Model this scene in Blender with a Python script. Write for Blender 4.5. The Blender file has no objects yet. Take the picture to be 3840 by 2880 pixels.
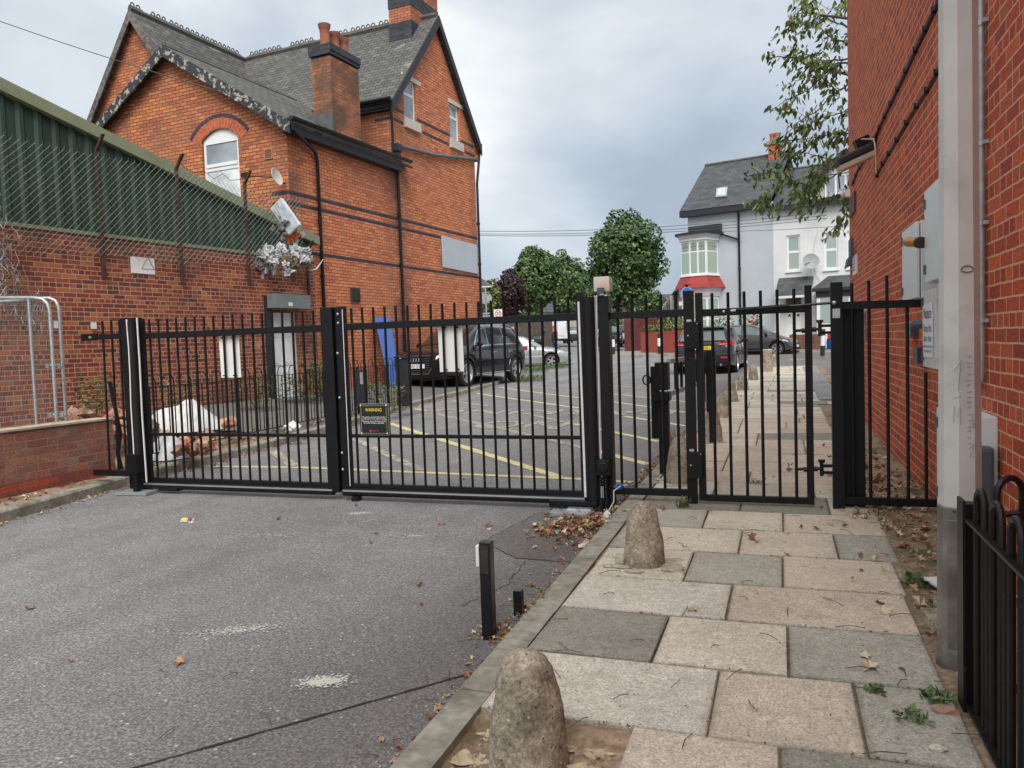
import bpy, bmesh, math, random
from mathutils import Vector, Matrix, noise, geometry
rad=math.radians; PI=math.pi
S=bpy.context.scene; COL=S.collection
# ------------------------------------------------------------------ camera (surveyed from the photograph)
CZ=1.38
FL=2900.; YAW=rad(19.2); PIT=math.atan(150/2900.); ROL=rad(1.95)
FW=Vector((-math.sin(YAW)*math.cos(PIT),math.cos(YAW)*math.cos(PIT),-math.sin(PIT)))
_r=Vector((math.cos(YAW),math.sin(YAW),0)); _u=_r.cross(FW)
RT=math.cos(ROL)*_r-math.sin(ROL)*_u; UP=math.cos(ROL)*_u+math.sin(ROL)*_r
cam=bpy.data.objects.new('camera',bpy.data.cameras.new('camera')); COL.objects.link(cam)
cam.data.sensor_width=36; cam.data.lens=36*FL/3840; cam.data.clip_start=.05; cam.data.clip_end=3000
m=Matrix.Identity(4)
for i in range(3): m[i][0]=RT[i]; m[i][1]=UP[i]; m[i][2]=-FW[i]
m[2][3]=CZ
cam.matrix_world=m; S.camera=cam
# ------------------------------------------------------------------ sky, sun, exposure
SUN_EL,SUN_AZ=rad(50),rad(160)      # azimuth as heading from +Y towards +X
W=bpy.data.worlds.new('World'); S.world=W; W.use_nodes=True
nt=W.node_tree; nt.nodes.clear()
def wn(t,**k):
    n=nt.nodes.new(t)
    for a,b in k.items(): setattr(n,a,b)
    return n
L=nt.links.new
sky=wn('ShaderNodeTexSky',sky_type='NISHITA',sun_disc=False,sun_elevation=SUN_EL,sun_rotation=SUN_AZ)
tc=wn('ShaderNodeTexCoord')
mp=wn('ShaderNodeMapping'); mp.inputs['Scale'].default_value=(1.6,1.6,3.0); mp.inputs['Location'].default_value=(.3,.1,.25)
L(tc.outputs['Generated'],mp.inputs[0])
n1=wn('ShaderNodeTexNoise'); n1.inputs['Scale'].default_value=1.15; n1.inputs['Detail'].default_value=7; n1.inputs['Roughness'].default_value=.48; n1.inputs['Distortion'].default_value=.25
L(mp.outputs[0],n1.inputs[0])
sx=wn('ShaderNodeSeparateXYZ'); L(tc.outputs['Generated'],sx.inputs[0])
# cloud brightness: brighter overhead and towards the right, slate blue low down
g1=wn('ShaderNodeMapRange'); g1.inputs[1].default_value=.13; g1.inputs[2].default_value=.46; g1.inputs[3].default_value=.0; g1.inputs[4].default_value=.34; L(sx.outputs['Z'],g1.inputs[0])
g2=wn('ShaderNodeMath',operation='ABSOLUTE'); L(sx.outputs['Z'],g2.inputs[0])
nc=wn('ShaderNodeMath',operation='MULTIPLY_ADD'); nc.inputs[1].default_value=1.9; nc.inputs[2].default_value=-.56; L(n1.outputs[0],nc.inputs[0])
ad=wn('ShaderNodeMath',operation='ADD'); L(nc.outputs[0],ad.inputs[0]); L(g1.outputs[0],ad.inputs[1])
g3=wn('ShaderNodeMapRange'); g3.inputs[1].default_value=0; g3.inputs[2].default_value=.085; g3.inputs[3].default_value=.13; g3.inputs[4].default_value=0; L(g2.outputs[0],g3.inputs[0])
ad2=wn('ShaderNodeMath',operation='ADD'); L(ad.outputs[0],ad2.inputs[0]); L(g3.outputs[0],ad2.inputs[1])
# added brightness in the sky behind the camera, to light the walls ahead
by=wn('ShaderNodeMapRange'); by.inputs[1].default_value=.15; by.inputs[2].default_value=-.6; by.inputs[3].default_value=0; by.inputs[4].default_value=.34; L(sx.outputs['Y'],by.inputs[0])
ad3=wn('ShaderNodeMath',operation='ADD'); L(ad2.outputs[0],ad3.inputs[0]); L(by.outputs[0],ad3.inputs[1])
cr=wn('ShaderNodeValToRGB'); e=cr.color_ramp
e.elements[0].position=.42; e.elements[0].color=(.38,.45,.55,1); e.elements[1].position=.92; e.elements[1].color=(1.0,1.02,1.02,1)
q=e.elements.new(.56); q.color=(.53,.605,.70,1); q=e.elements.new(.70); q.color=(.68,.745,.81,1)
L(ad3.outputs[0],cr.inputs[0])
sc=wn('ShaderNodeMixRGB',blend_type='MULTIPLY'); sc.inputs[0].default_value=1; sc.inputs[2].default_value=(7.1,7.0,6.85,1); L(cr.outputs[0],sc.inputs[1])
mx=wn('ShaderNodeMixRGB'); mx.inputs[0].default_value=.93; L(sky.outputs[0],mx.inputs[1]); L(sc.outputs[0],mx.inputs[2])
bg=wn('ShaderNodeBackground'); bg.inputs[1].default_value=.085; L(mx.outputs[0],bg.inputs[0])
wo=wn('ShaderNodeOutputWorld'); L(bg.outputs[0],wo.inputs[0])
sun=bpy.data.objects.new('sun',bpy.data.lights.new('sun','SUN')); COL.objects.link(sun)
sun.data.energy=1.8; sun.data.angle=rad(35); sun.data.color=(1,.97,.92)
sd=Vector((math.sin(SUN_AZ)*math.cos(SUN_EL),math.cos(SUN_AZ)*math.cos(SUN_EL),math.sin(SUN_EL)))
sun.rotation_euler=sd.to_track_quat('Z','Y').to_euler()
S.view_settings.view_transform='Standard'; S.view_settings.look='None'; S.view_settings.gamma=1; S.view_settings.exposure=.88
S.cycles.use_denoising=True
# ------------------------------------------------------------------ surveying helpers: photo measurement -> real place
def ray(x,y): return FW+(x-1920)/FL*RT+(1440-y)/FL*UP
def zg(y):
    if y<4: return 0.
    if y<18: return .008*(y-4)
    if y<45: return .112+.018*(y-18)
    if y<90: return .598+.014*(y-45)
    return 1.228+.002*(y-90)
def G(x,y,dz=0.):
    d=ray(x,y); lo,hi=.5,300.
    for _ in range(50):
        mm=(lo+hi)/2
        if CZ+d[2]*mm>zg(d[1]*mm)+dz: lo=mm
        else: hi=mm
    return Vector((0,0,CZ))+d*lo
def D(x,y,t): return Vector((0,0,CZ))+ray(x,y)*t
class Fr:
    """upright frame: origin o, axis a = heading (deg from +Y to +X); n = 90 deg clockwise of a"""
    def __init__(s,o,h):
        s.o=Vector((o[0],o[1],0)); h=rad(h); s.h=h
        s.a=Vector((math.sin(h),math.cos(h),0)); s.n=Vector((math.cos(h),-math.sin(h),0))
    def P(s,a,z,n=0.): return s.o+s.a*a+s.n*n+Vector((0,0,z))
    def px(s,x,y,n=0.):
        d=ray(x,y); q=s.o+s.n*n
        t=s.n.dot(q)/s.n.dot(d); w=d*t+Vector((0,0,CZ)); return ((w-q).dot(s.a),w.z)
def T(k,x,y,s=2.304):
    o={'t1':(0,0),'t2':(960,0),'t3':(1920,0),'t4':(2880,0),'t5':(0,720),'t6':(960,720),'t7':(1920,720),'t8':(2880,720),'a0':(0,1440),'a1':(960,1440),'a2':(1920,1440),'a3':(2880,1440),'b0':(0,2160),'b1':(960,2160),'b2':(1920,2160),'b3':(2880,2160)}[k]
    return (o[0]+x/s,o[1]+y/s)
# ------------------------------------------------------------------ mesh builder
class MB:
    def __init__(s): s.v=[]; s.f=[]; s.col=None
    def add(s,pts,faces):
        o=len(s.v); s.v+= [Vector(p) for p in pts]; s.f+=[tuple(o+i for i in f) for f in faces]; return s
    def poly(s,pts): return s.add(pts,[tuple(range(len(pts)))])
    def box(s,c,sz,ang=0,mat=None):
        hx,hy,hz=sz[0]/2,sz[1]/2,sz[2]/2; R=Matrix.Rotation(ang,3,'Z') if mat is None else mat
        p=[Vector(c)+R@Vector((i*hx,j*hy,k*hz)) for i in(-1,1) for j in(-1,1) for k in(-1,1)]
        return s.add(p,[(0,1,3,2),(4,6,7,5),(0,4,5,1),(2,3,7,6),(0,2,6,4),(1,5,7,3)])
    def bx(s,x0,x1,y0,y1,z0,z1): return s.box(((x0+x1)/2,(y0+y1)/2,(z0+z1)/2),(x1-x0,y1-y0,z1-z0))
    def fbox(s,fr,a0,a1,n0,n1,z0,z1):
        p=[fr.P(a,z,n) for a in(a0,a1) for n in(n0,n1) for z in(z0,z1)]
        return s.add(p,[(0,1,3,2),(4,6,7,5),(0,4,5,1),(2,3,7,6),(0,2,6,4),(1,5,7,3)])
    def prism(s,pts,vec):
        n=len(pts); vec=Vector(vec); a=[Vector(p) for p in pts]; b=[p+vec for p in a]
        return s.add(a+b,[tuple(range(n-1,-1,-1)),tuple(range(n,2*n))]+[(i,(i+1)%n,n+(i+1)%n,n+i) for i in range(n)])
    def tube(s,pts,r,n=8,caps=True,closed=False):
        pts=[Vector(p) for p in pts]; m_=len(pts); rr=r if isinstance(r,(list,tuple)) else [r]*m_
        ring=[]; up=None
        for i,p in enumerate(pts):
            if closed: t=(pts[(i+1)%m_]-pts[i-1])
            else: t=(pts[min(i+1,m_-1)]-pts[max(i-1,0)])
            t.normalize()
            if up is None or abs(up.dot(t))>.99: up=Vector((0,0,1)) if abs(t.z)<.9 else Vector((1,0,0))
            a=t.cross(up).normalized(); b=a.cross(t).normalized(); up=b
            ring.append([p+a*math.cos(2*PI*k/n)*rr[i]+b*math.sin(2*PI*k/n)*rr[i] for k in range(n)])
        o=len(s.v)
        for q in ring: s.v+=q
        for i in range(m_ if closed else m_-1):
            j=(i+1)%m_
            for k in range(n): s.f.append((o+i*n+k,o+i*n+(k+1)%n,o+j*n+(k+1)%n,o+j*n+k))
        if caps and not closed:
            s.f.append(tuple(o+k for k in range(n-1,-1,-1))); s.f.append(tuple(o+(m_-1)*n+k for k in range(n)))
        return s
    def lathe(s,c,prof,n=20,axis=None,squash=1.,caps=True):
        c=Vector(c); R=Matrix.Identity(3) if axis is None else Vector((0,0,1)).rotation_difference(Vector(axis)).to_matrix()
        o=len(s.v)
        for r,z in prof:
            for k in range(n): s.v.append(c+R@Vector((r*math.cos(2*PI*k/n),r*squash*math.sin(2*PI*k/n),z)))
        for i in range(len(prof)-1):
            for k in range(n): s.f.append((o+i*n+k,o+i*n+(k+1)%n,o+(i+1)*n+(k+1)%n,o+(i+1)*n+k))
        if not caps: return s
        if prof[-1][0]>1e-4: s.f.append(tuple(o+(len(prof)-1)*n+k for k in range(n)))
        if prof[0][0]>1e-4: s.f.append(tuple(o+k for k in range(n-1,-1,-1)))
        return s
    def blob(s,c,r,seed=0,amp=.25,sub=2,sc=(1,1,1),freq=1.5):
        bm=bmesh.new(); bmesh.ops.create_icosphere(bm,subdivisions=sub,radius=1)
        bm.verts.ensure_lookup_table(); o=len(s.v)
        for v in bm.verts:
            k=1+amp*noise.noise(v.co*freq+Vector((seed*7.1,seed*3.3,seed)))*2
            s.v.append(Vector(c)+Vector((v.co.x*sc[0],v.co.y*sc[1],v.co.z*sc[2]))*r*k)
        s.f+=[tuple(o+v.index for v in f.verts) for f in bm.faces]; bm.free(); return s
    def holes(s,outer,holes,depth):
        """planar wall: outer 3D polygon with 3D polygon holes, reveals pushed along depth vector"""
        allp=[Vector(p) for p in outer]; 
        for h in holes: allp+=[Vector(p) for p in h]
        tri=geometry.tessellate_polygon([[Vector(p) for p in outer]]+[[Vector(p) for p in h] for h in holes])
        s.add(allp,[tuple(t) for t in tri])
        for h in holes:
            n=len(h); a=[Vector(p) for p in h]; b=[p+Vector(depth) for p in a]
            s.add(a+b,[(i,(i+1)%n,n+(i+1)%n,n+i) for i in range(n)])
        return s
    def build(s,name,mat,parent=None,smooth=False,local=False,bevel=0,flip=False,fixn=True,uvs=1.):
        me=bpy.data.meshes.new(name); me.from_pydata([tuple(v) for v in s.v],[],s.f)
        bm=bmesh.new(); bm.from_mesh(me)
        if fixn: bmesh.ops.recalc_face_normals(bm,faces=bm.faces)
        if bevel: bmesh.ops.bevel(bm,geom=[e for e in bm.edges if len(e.link_faces)==2 and e.calc_face_angle(0)>.6],offset=bevel,segments=2,affect='EDGES',clamp_overlap=True,profile=.6)
        uv=bm.loops.layers.uv.new('UVMap'); Z=Vector((0,0,1))
        for f in bm.faces:
            nn=f.normal
            if nn.length<.5: continue
            if abs(nn.z)>.97: t=Vector((1,0,0)); b=Vector((0,1,0))
            else: t=Z.cross(nn).normalized(); b=nn.cross(t)
            if smooth: f.smooth=True
            for l in f.loops: l[uv].uv=(l.vert.co.dot(t)*uvs,l.vert.co.dot(b)*uvs)
        bm.to_mesh(me); bm.free(); me.materials.append(mat)
        if smooth:
            try: me.set_sharp_from_angle(angle=rad(42))
            except Exception: pass
        o=bpy.data.objects.new(name,me); COL.objects.link(o)
        if parent is not None:
            o.parent=parent
            if not local: o.matrix_parent_inverse=wm(parent).inverted()
        return o
def wm(o):
    b=Matrix.Translation(o.location)@o.rotation_euler.to_matrix().to_4x4()
    return wm(o.parent)@o.matrix_parent_inverse@b if o.parent else b
def tag(o,label,cat,group=None):
    o['label']=label; o['category']=cat
    if group: o['group']=group
    return o
def struct(o,kind='structure'): o['kind']=kind; return o
def thing(name,label,cat,loc=(0,0,0),rz=0,group=None):
    o=bpy.data.objects.new(name,None); COL.objects.link(o); o.location=loc; o.rotation_euler=(0,0,rz); o.empty_display_size=.2
    return tag(o,label,cat,group)
KIDS={}
def copy_tree(o,parent=None):
    c=o.copy(); COL.objects.link(c)
    if parent is not None: c.parent=parent
    for ch in [x for x in bpy.data.objects if x.parent==o]: copy_tree(ch,c)
    return c
# ------------------------------------------------------------------ materials
def newm(name):
    m_=bpy.data.materials.new(name); m_.use_nodes=True; t=m_.node_tree; b=t.nodes['Principled BSDF']; return m_,t,b
def nd(t,ty,**k):
    n=t.nodes.new(ty)
    for a,b in k.items():
        if a in n.inputs: n.inputs[a].default_value=b
        else: setattr(n,a,b)
    return n
def c4(c): return (c[0],c[1],c[2],1)
def mixc(t,f,a,b,mode='MIX'):
    n=t.nodes.new('ShaderNodeMixRGB'); n.blend_type=mode
    for i,x in enumerate((f,a,b)):
        if hasattr(x,'links') or hasattr(x,'node'): t.links.new(x,n.inputs[i])
        else: n.inputs[i].default_value=x if i==0 else c4(x)
    return n.outputs[0]
def noi(t,vec,scale,detail=4,rough=.55,dist=0):
    n=nd(t,'ShaderNodeTexNoise'); n.inputs['Scale'].default_value=scale; n.inputs['Detail'].default_value=detail; n.inputs['Roughness'].default_value=rough; n.inputs['Distortion'].default_value=dist
    t.links.new(vec,n.inputs['Vector']); return n.outputs['Fac']
def ramp(t,fac,els,interp='LINEAR'):
    n=t.nodes.new('ShaderNodeValToRGB'); r=n.color_ramp; r.interpolation=interp
    while len(r.elements)<len(els): r.elements.new(.5)
    for e_,(p,c) in zip(r.elements,els): e_.position=p; e_.color=c4(c) if isinstance(c,(tuple,list)) else (c,c,c,1)
    t.links.new(fac,n.inputs[0]); return n.outputs[0]
def mth(t,op,a,b=0.,c=None,clamp=False):
    n=t.nodes.new('ShaderNodeMath'); n.operation=op; n.use_clamp=clamp
    for i,x in enumerate((a,b) if c is None else (a,b,c)):
        if hasattr(x,'node'): t.links.new(x,n.inputs[i])
        else: n.inputs[i].default_value=x
    return n.outputs[0]
def bump(t,b,h,strength=.3,dist=.01):
    n=t.nodes.new('ShaderNodeBump'); n.inputs['Strength'].default_value=strength; n.inputs['Distance'].default_value=dist
    t.links.new(h,n.inputs['Height']); t.links.new(n.outputs[0],b.inputs['Normal'])
MATS={}
def simple(name,col,rough=.5,metal=0.,var=.12,sc=6,bmp=0.,bsc=80,spec=.5,dirt=None,dirt_sc=2.,dirt_lo=.5,dirt_hi=.75,coat=0,emit=None):
    if name in MATS: return MATS[name]
    m_,t,b=newm(name); g=nd(t,'ShaderNodeTexCoord').outputs['Object']
    f=noi(t,g,sc,5)
    c=mixc(t,ramp(t,f,[(.3,0.),(.7,1.)]),tuple(max(0,x*(1-var)) for x in col),tuple(min(1,x*(1+var)) for x in col))
    if dirt is not None:
        d=ramp(t,noi(t,g,dirt_sc,6,.65),[(dirt_lo,0.),(dirt_hi,1.)]); c=mixc(t,d,c,dirt)
    t.links.new(c,b.inputs['Base Color']); b.inputs['Roughness'].default_value=rough; b.inputs['Metallic'].default_value=metal
    b.inputs['Specular IOR Level'].default_value=spec
    if coat: b.inputs['Coat Weight'].default_value=coat; b.inputs['Coat Roughness'].default_value=.05
    if bmp: bump(t,b,noi(t,g,bsc,3),bmp,.004)
    if emit: b.inputs['Emission Color'].default_value=c4(emit[0]); b.inputs['Emission Strength'].default_value=emit[1]
    MATS[name]=m_; return m_
def brick(name,pal,mortar,bw=.225,rh=.075,ms=.010,off=.5,sq=1.,sqf=2,stain=(.02,.015,.012),stain_amt=.5,stain_sc=.6,bmp=.5,lo=.5,hi=.8,efflo=0,special=None,fine=.35,rough=.9,ofq=2):
    m_,t,b=newm(name); uv=nd(t,'ShaderNodeUVMap').outputs[0]; g=nd(t,'ShaderNodeTexCoord').outputs['Object']
    wob=nd(t,'ShaderNodeTexNoise'); wob.inputs['Scale'].default_value=9; t.links.new(uv,wob.inputs['Vector'])
    v1=t.nodes.new('ShaderNodeVectorMath'); v1.operation='SUBTRACT'; v1.inputs[1].default_value=(.5,.5,.5); t.links.new(wob.outputs['Color'],v1.inputs[0])
    v2=t.nodes.new('ShaderNodeVectorMath'); v2.operation='SCALE'; v2.inputs['Scale'].default_value=.012; t.links.new(v1.outputs[0],v2.inputs[0])
    v3=t.nodes.new('ShaderNodeVectorMath'); v3.operation='ADD'; t.links.new(uv,v3.inputs[0]); t.links.new(v2.outputs[0],v3.inputs[1])
    bt=t.nodes.new('ShaderNodeTexBrick'); bt.offset=off; bt.squash=sq; bt.squash_frequency=sqf; bt.offset_frequency=ofq
    for k,x in dict(Scale=1.,**{'Mortar Size':ms/2,'Mortar Smooth':.25,'Bias':0.,'Brick Width':bw,'Row Height':rh}).items(): bt.inputs[k].default_value=x
    bt.inputs['Color1'].default_value=(0,0,0,1); bt.inputs['Color2'].default_value=(1,1,1,1); bt.inputs['Mortar'].default_value=(.5,.5,.5,1)
    t.links.new(v3.outputs[0],bt.inputs['Vector'])
    n_=len(pal); col=ramp(t,bt.outputs['Color'],[((i+.5)/n_,c) for i,c in enumerate(pal)])
    fn=noi(t,uv,38,4,.7)
    col=mixc(t,fine,col,mixc(t,ramp(t,fn,[(.3,.45),(.7,1.5)]),col,col,'MULTIPLY') if 0 else mixc(t,1.,col,ramp(t,fn,[(.3,.5),(.72,1.35)]),'MULTIPLY'))
    mort=mixc(t,noi(t,uv,14,3),tuple(x*.75 for x in mortar),tuple(min(1,x*1.2) for x in mortar))
    fac=bt.outputs['Fac']
    col=mixc(t,fac,col,mort)
    st=ramp(t,noi(t,g,stain_sc,7,.62,.3),[(lo,0.),(hi,1.)])
    st=mth(t,'MULTIPLY',st,stain_amt); col=mixc(t,st,col,stain)
    if efflo: col=mixc(t,mth(t,'MULTIPLY',ramp(t,noi(t,g,1.7,8,.72,.4),[(.60,0.),(.75,1.)]),efflo),col,(.5,.45,.43))
    if special: col=special(t,col,uv,g)
    t.links.new(col,b.inputs['Base Color']); b.inputs['Roughness'].default_value=rough; b.inputs['Specular IOR Level'].default_value=.25
    h=mth(t,'SUBTRACT',mth(t,'MULTIPLY',fn,.35),fac); bump(t,b,h,bmp,.012)
    return m_
# ------------------------------------------------------------------ specific materials
def asphalt(name,base,chip=.55,tint=None,scale=1.):
    m_,t,b=newm(name); g=nd(t,'ShaderNodeTexCoord').outputs['Object']
    big=noi(t,g,.55,6,.6); mid=noi(t,g,3.1,5,.6); fine=noi(t,g,62*scale,4,.75)
    vo=t.nodes.new('ShaderNodeTexVoronoi'); vo.inputs['Scale'].default_value=85*scale; t.links.new(g,vo.inputs['Vector'])
    c=mixc(t,ramp(t,big,[(.3,0.),(.7,1.)]),tuple(x*.86 for x in base),tuple(x*1.14 for x in base))
    c=mixc(t,1.,c,ramp(t,mid,[(.25,.86),(.75,1.12)]),'MULTIPLY')
    st_=t.nodes.new('ShaderNodeMapping'); st_.inputs['Scale'].default_value=(1.9,.16,1); t.links.new(g,st_.inputs[0])
    c=mixc(t,1.,c,ramp(t,noi(t,st_.outputs[0],1.,4,.5),[(.30,.88),(.70,1.10)]),'MULTIPLY')       # wheel-worn lanes
    oil=ramp(t,noi(t,g,1.15,4,.55,.6),[(.66,0.),(.74,1.)]); c=mixc(t,mth(t,'MULTIPLY',oil,.15),c,(.09,.085,.08))
    c=mixc(t,1.,c,ramp(t,fine,[(.30,.5),(.70,1.42)]),'MULTIPLY')
    c=mixc(t,1.,c,ramp(t,vo.outputs['Distance'],[(.1,1.18),(.65,.62)]),'MULTIPLY')
    v2=t.nodes.new('ShaderNodeTexVoronoi'); v2.inputs['Scale'].default_value=26; t.links.new(g,v2.inputs['Vector'])
    sel=t.nodes.new('ShaderNodeSeparateXYZ'); t.links.new(v2.outputs['Color'],sel.inputs[0])
    sp=mth(t,'MULTIPLY',ramp(t,v2.outputs['Distance'],[(.14,1.),(.2,0.)]),mth(t,'GREATER_THAN',sel.outputs[0],.84))
    c=mixc(t,mth(t,'MULTIPLY',sp,chip),c,(.75,.74,.70))
    sep=t.nodes.new('ShaderNodeSeparateXYZ'); t.links.new(g,sep.inputs[0])
    # silt and dirt gathered along the right kerb
    x=mth(t,'ADD',sep.outputs[0],mth(t,'MULTIPLY',mth(t,'SUBTRACT',mid,.5),.9))
    gut=ramp(t,mth(t,'MULTIPLY_ADD',x,.7,1.82),[(.25,0.),(.9,1.)])
    gut=mth(t,'MULTIPLY',gut,.45)
    c=mixc(t,gut,c,(.085,.072,.062))
    if tint: c=mixc(t,ramp(t,noi(t,g,1.3,7,.65),[(.45,0.),(.7,.8)]),c,tint)
    t.links.new(c,b.inputs['Base Color']); b.inputs['Roughness'].default_value=.93; b.inputs['Specular IOR Level'].default_value=.2
    bump(t,b,mth(t,'SUBTRACT',fine,vo.outputs['Distance']),.55,.006)
    return m_
m_road=asphalt('asphalt',(.295,.293,.297),.6)
m_pave_asph=asphalt('pavement asphalt',(.20,.195,.19),.5,(.14,.14,.10))
def slab_mat():
    m_,t,b=newm('concrete slabs'); g=nd(t,'ShaderNodeTexCoord').outputs['Object']
    a=t.nodes.new('ShaderNodeAttribute'); a.attribute_name='slab'
    f=noi(t,g,105,4,.75); f2=noi(t,g,22,5,.65); f3=noi(t,g,2.2,6,.6)
    c=mixc(t,1.,a.outputs['Color'],ramp(t,f,[(.32,.55),(.68,1.42)]),'MULTIPLY')
    c=mixc(t,1.,c,ramp(t,f2,[(.3,.84),(.7,1.14)]),'MULTIPLY')
    c=mixc(t,1.,c,ramp(t,f3,[(.3,.86),(.7,1.12)]),'MULTIPLY')
    v=t.nodes.new('ShaderNodeTexVoronoi'); v.inputs['Scale'].default_value=17; t.links.new(g,v.inputs['Vector'])
    se=t.nodes.new('ShaderNodeSeparateXYZ'); t.links.new(v.outputs['Color'],se.inputs[0])
    sp=mth(t,'MULTIPLY',ramp(t,v.outputs['Distance'],[(.07,1.),(.12,0.)]),mth(t,'GREATER_THAN',se.outputs[0],.82))
    c=mixc(t,mth(t,'MULTIPLY',sp,.6),c,(.55,.52,.45))
    sp2=mth(t,'MULTIPLY',ramp(t,v.outputs['Distance'],[(.05,1.),(.1,0.)]),mth(t,'LESS_THAN',se.outputs[0],.12))
    c=mixc(t,mth(t,'MULTIPLY',sp2,.8),c,(.04,.035,.03))
    d=ramp(t,noi(t,g,4.5,8,.7,.4),[(.56,0.),(.72,1.)]); c=mixc(t,mth(t,'MULTIPLY',d,.35),c,(.12,.115,.085))
    t.links.new(c,b.inputs['Base Color']); b.inputs['Roughness'].default_value=.88; b.inputs['Specular IOR Level'].default_value=.25
    bump(t,b,mth(t,'ADD',f,f2),.35,.004); return m_
m_slab=slab_mat()
m_kerb=simple('kerb stone',(.31,.295,.25),.9,var=.3,sc=22,bmp=.6,bsc=110,dirt=(.14,.14,.10),dirt_sc=5,dirt_lo=.45,dirt_hi=.7)
m_dirt=simple('soil',(.30,.215,.145),1,var=.45,sc=30,bmp=.9,bsc=60,dirt=(.09,.085,.04),dirt_sc=3,dirt_lo=.45,dirt_hi=.65)
def concrete():
    m_,t,b=newm('weathered concrete'); g=nd(t,'ShaderNodeTexCoord').outputs['Object']
    f=noi(t,g,75,4,.75); f2=noi(t,g,16,6,.7,.3); f3=noi(t,g,4.5,6,.65,.4)
    c=mixc(t,ramp(t,f3,[(.4,0.),(.62,1.)]),(.43,.37,.29),(.24,.215,.165))
    c=mixc(t,1.,c,ramp(t,f,[(.3,.5),(.7,1.5)]),'MULTIPLY'); c=mixc(t,1.,c,ramp(t,f2,[(.35,.6),(.65,1.3)]),'MULTIPLY')
    v=t.nodes.new('ShaderNodeTexVoronoi'); v.inputs['Scale'].default_value=48; t.links.new(g,v.inputs['Vector'])
    se=t.nodes.new('ShaderNodeSeparateXYZ'); t.links.new(v.outputs['Color'],se.inputs[0])
    c=mixc(t,mth(t,'MULTIPLY',ramp(t,v.outputs['Distance'],[(.12,1.),(.22,0.)]),mth(t,'GREATER_THAN',se.outputs[0],.74)),c,(.07,.06,.045))
    c=mixc(t,mth(t,'MULTIPLY',ramp(t,v.outputs['Distance'],[(.15,.8),(.3,0.)]),mth(t,'LESS_THAN',se.outputs[0],.12)),c,(.60,.56,.48))
    t.links.new(c,b.inputs['Base Color']); b.inputs['Roughness'].default_value=.95; b.inputs['Specular IOR Level'].default_value=.2
    bump(t,b,mth(t,'ADD',f,mth(t,'MULTIPLY',f2,1.5)),.9,.006); return m_
m_sett=brick('granite setts',[(.30,.30,.31),(.24,.24,.25),(.36,.35,.34)],(.20,.16,.11),.16,.11,.012,bmp=.6)
m_conc=concrete()
m_house=brick('orange brick',[(.34,.10,.055),(.50,.165,.075),(.43,.135,.065),(.56,.20,.09),(.28,.085,.05),(.47,.15,.07),(.60,.22,.085)],(.17,.11,.085),.235,.083,.012,stain=(.13,.07,.05),stain_amt=.55,stain_sc=.55,lo=.46,hi=.66,fine=.8)
m_blueb=brick('blue engineering brick',[(.045,.05,.062),(.065,.07,.085),(.035,.04,.05)],(.03,.028,.028),.235,.083,.008,stain_amt=.1,rough=.55)
m_ware=brick('old red brick',[(.27,.06,.042),(.17,.05,.042),(.34,.09,.05),(.23,.055,.042),(.44,.17,.07),(.14,.055,.045)],(.50,.31,.21),.225,.077,.014,sq=.5,sqf=3,stain=(.06,.045,.045),stain_amt=.7,stain_sc=.5,lo=.5,hi=.7,efflo=.5,fine=.8)
m_right=brick('deep red brick',[(.46,.085,.042),(.31,.062,.043),(.54,.095,.040),(.37,.068,.042),(.46,.11,.055),(.60,.12,.045)],(.66,.36,.235),.225,.0765,.012,sq=.5,sqf=3,stain_amt=.12,fine=.85,bmp=.6)
m_low=brick('low wall brick',[(.34,.13,.095),(.24,.10,.085),(.46,.22,.12),(.29,.135,.11),(.38,.16,.10),(.31,.20,.16)],(.32,.23,.17),.225,.077,.014,stain_amt=.45,stain=(.11,.085,.08),stain_sc=2.5,lo=.45,hi=.65,fine=.9,efflo=.3,bmp=.9)
m_lowr=brick('low wall footing brick',[(.46,.10,.055),(.38,.085,.055),(.28,.08,.06)],(.18,.12,.10),.225,.077,.014,stain_amt=.3,fine=.9,bmp=.9)
m_chim=brick('sooty brick',[(.48,.18,.10),(.36,.14,.085),(.56,.22,.11),(.28,.12,.08)],(.12,.08,.06),.235,.083,.014,stain=(.10,.075,.055),stain_amt=.8,stain_sc=1.2,lo=.42,hi=.62,fine=.9)
m_slate=brick('mossy slate',[(.13,.13,.125),(.085,.088,.088),(.165,.165,.155),(.11,.11,.105)],(.02,.02,.02),.30,.16,.022,stain=(.12,.115,.075),stain_amt=.5,stain_sc=1.6,lo=.54,hi=.70,fine=.9,rough=.8,efflo=.45)
m_slate2=brick('grey slate',[(.075,.08,.088),(.095,.10,.108),(.06,.065,.072)],(.022,.022,.024),.40,.26,.012,stain_amt=.1,fine=.5,rough=.65)
m_redtile=brick('painted red tiles',[(.36,.055,.05),(.30,.05,.045)],(.2,.03,.03),1.4,.14,.01,stain_amt=.1,fine=.3,rough=.6)
m_black=simple('black powder coat',(.006,.007,.009),.45,var=.3,sc=8,dirt=(.03,.029,.027),dirt_sc=14,dirt_lo=.64,dirt_hi=.82,bmp=.05,bsc=200,spec=.28)
m_blackg=simple('glossy black paint',(.008,.009,.011),.25,var=.3,sc=8)
m_iron=simple('black iron paint',(.008,.008,.009),.4,var=.4,sc=20,bmp=.25,bsc=120,dirt=(.04,.034,.028),dirt_sc=16,dirt_lo=.62,dirt_hi=.77,spec=.35)
m_rubber=simple('rubber',(.009,.009,.010),.55,var=.2,spec=.3)
m_alu=simple('aluminium',(.62,.63,.65),.38,.85,var=.06)
m_white=simple('white plastic strip',(.74,.75,.76),.45,var=.06,sc=3,dirt=(.45,.43,.38),dirt_sc=4,dirt_lo=.6,dirt_hi=.8)
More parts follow.
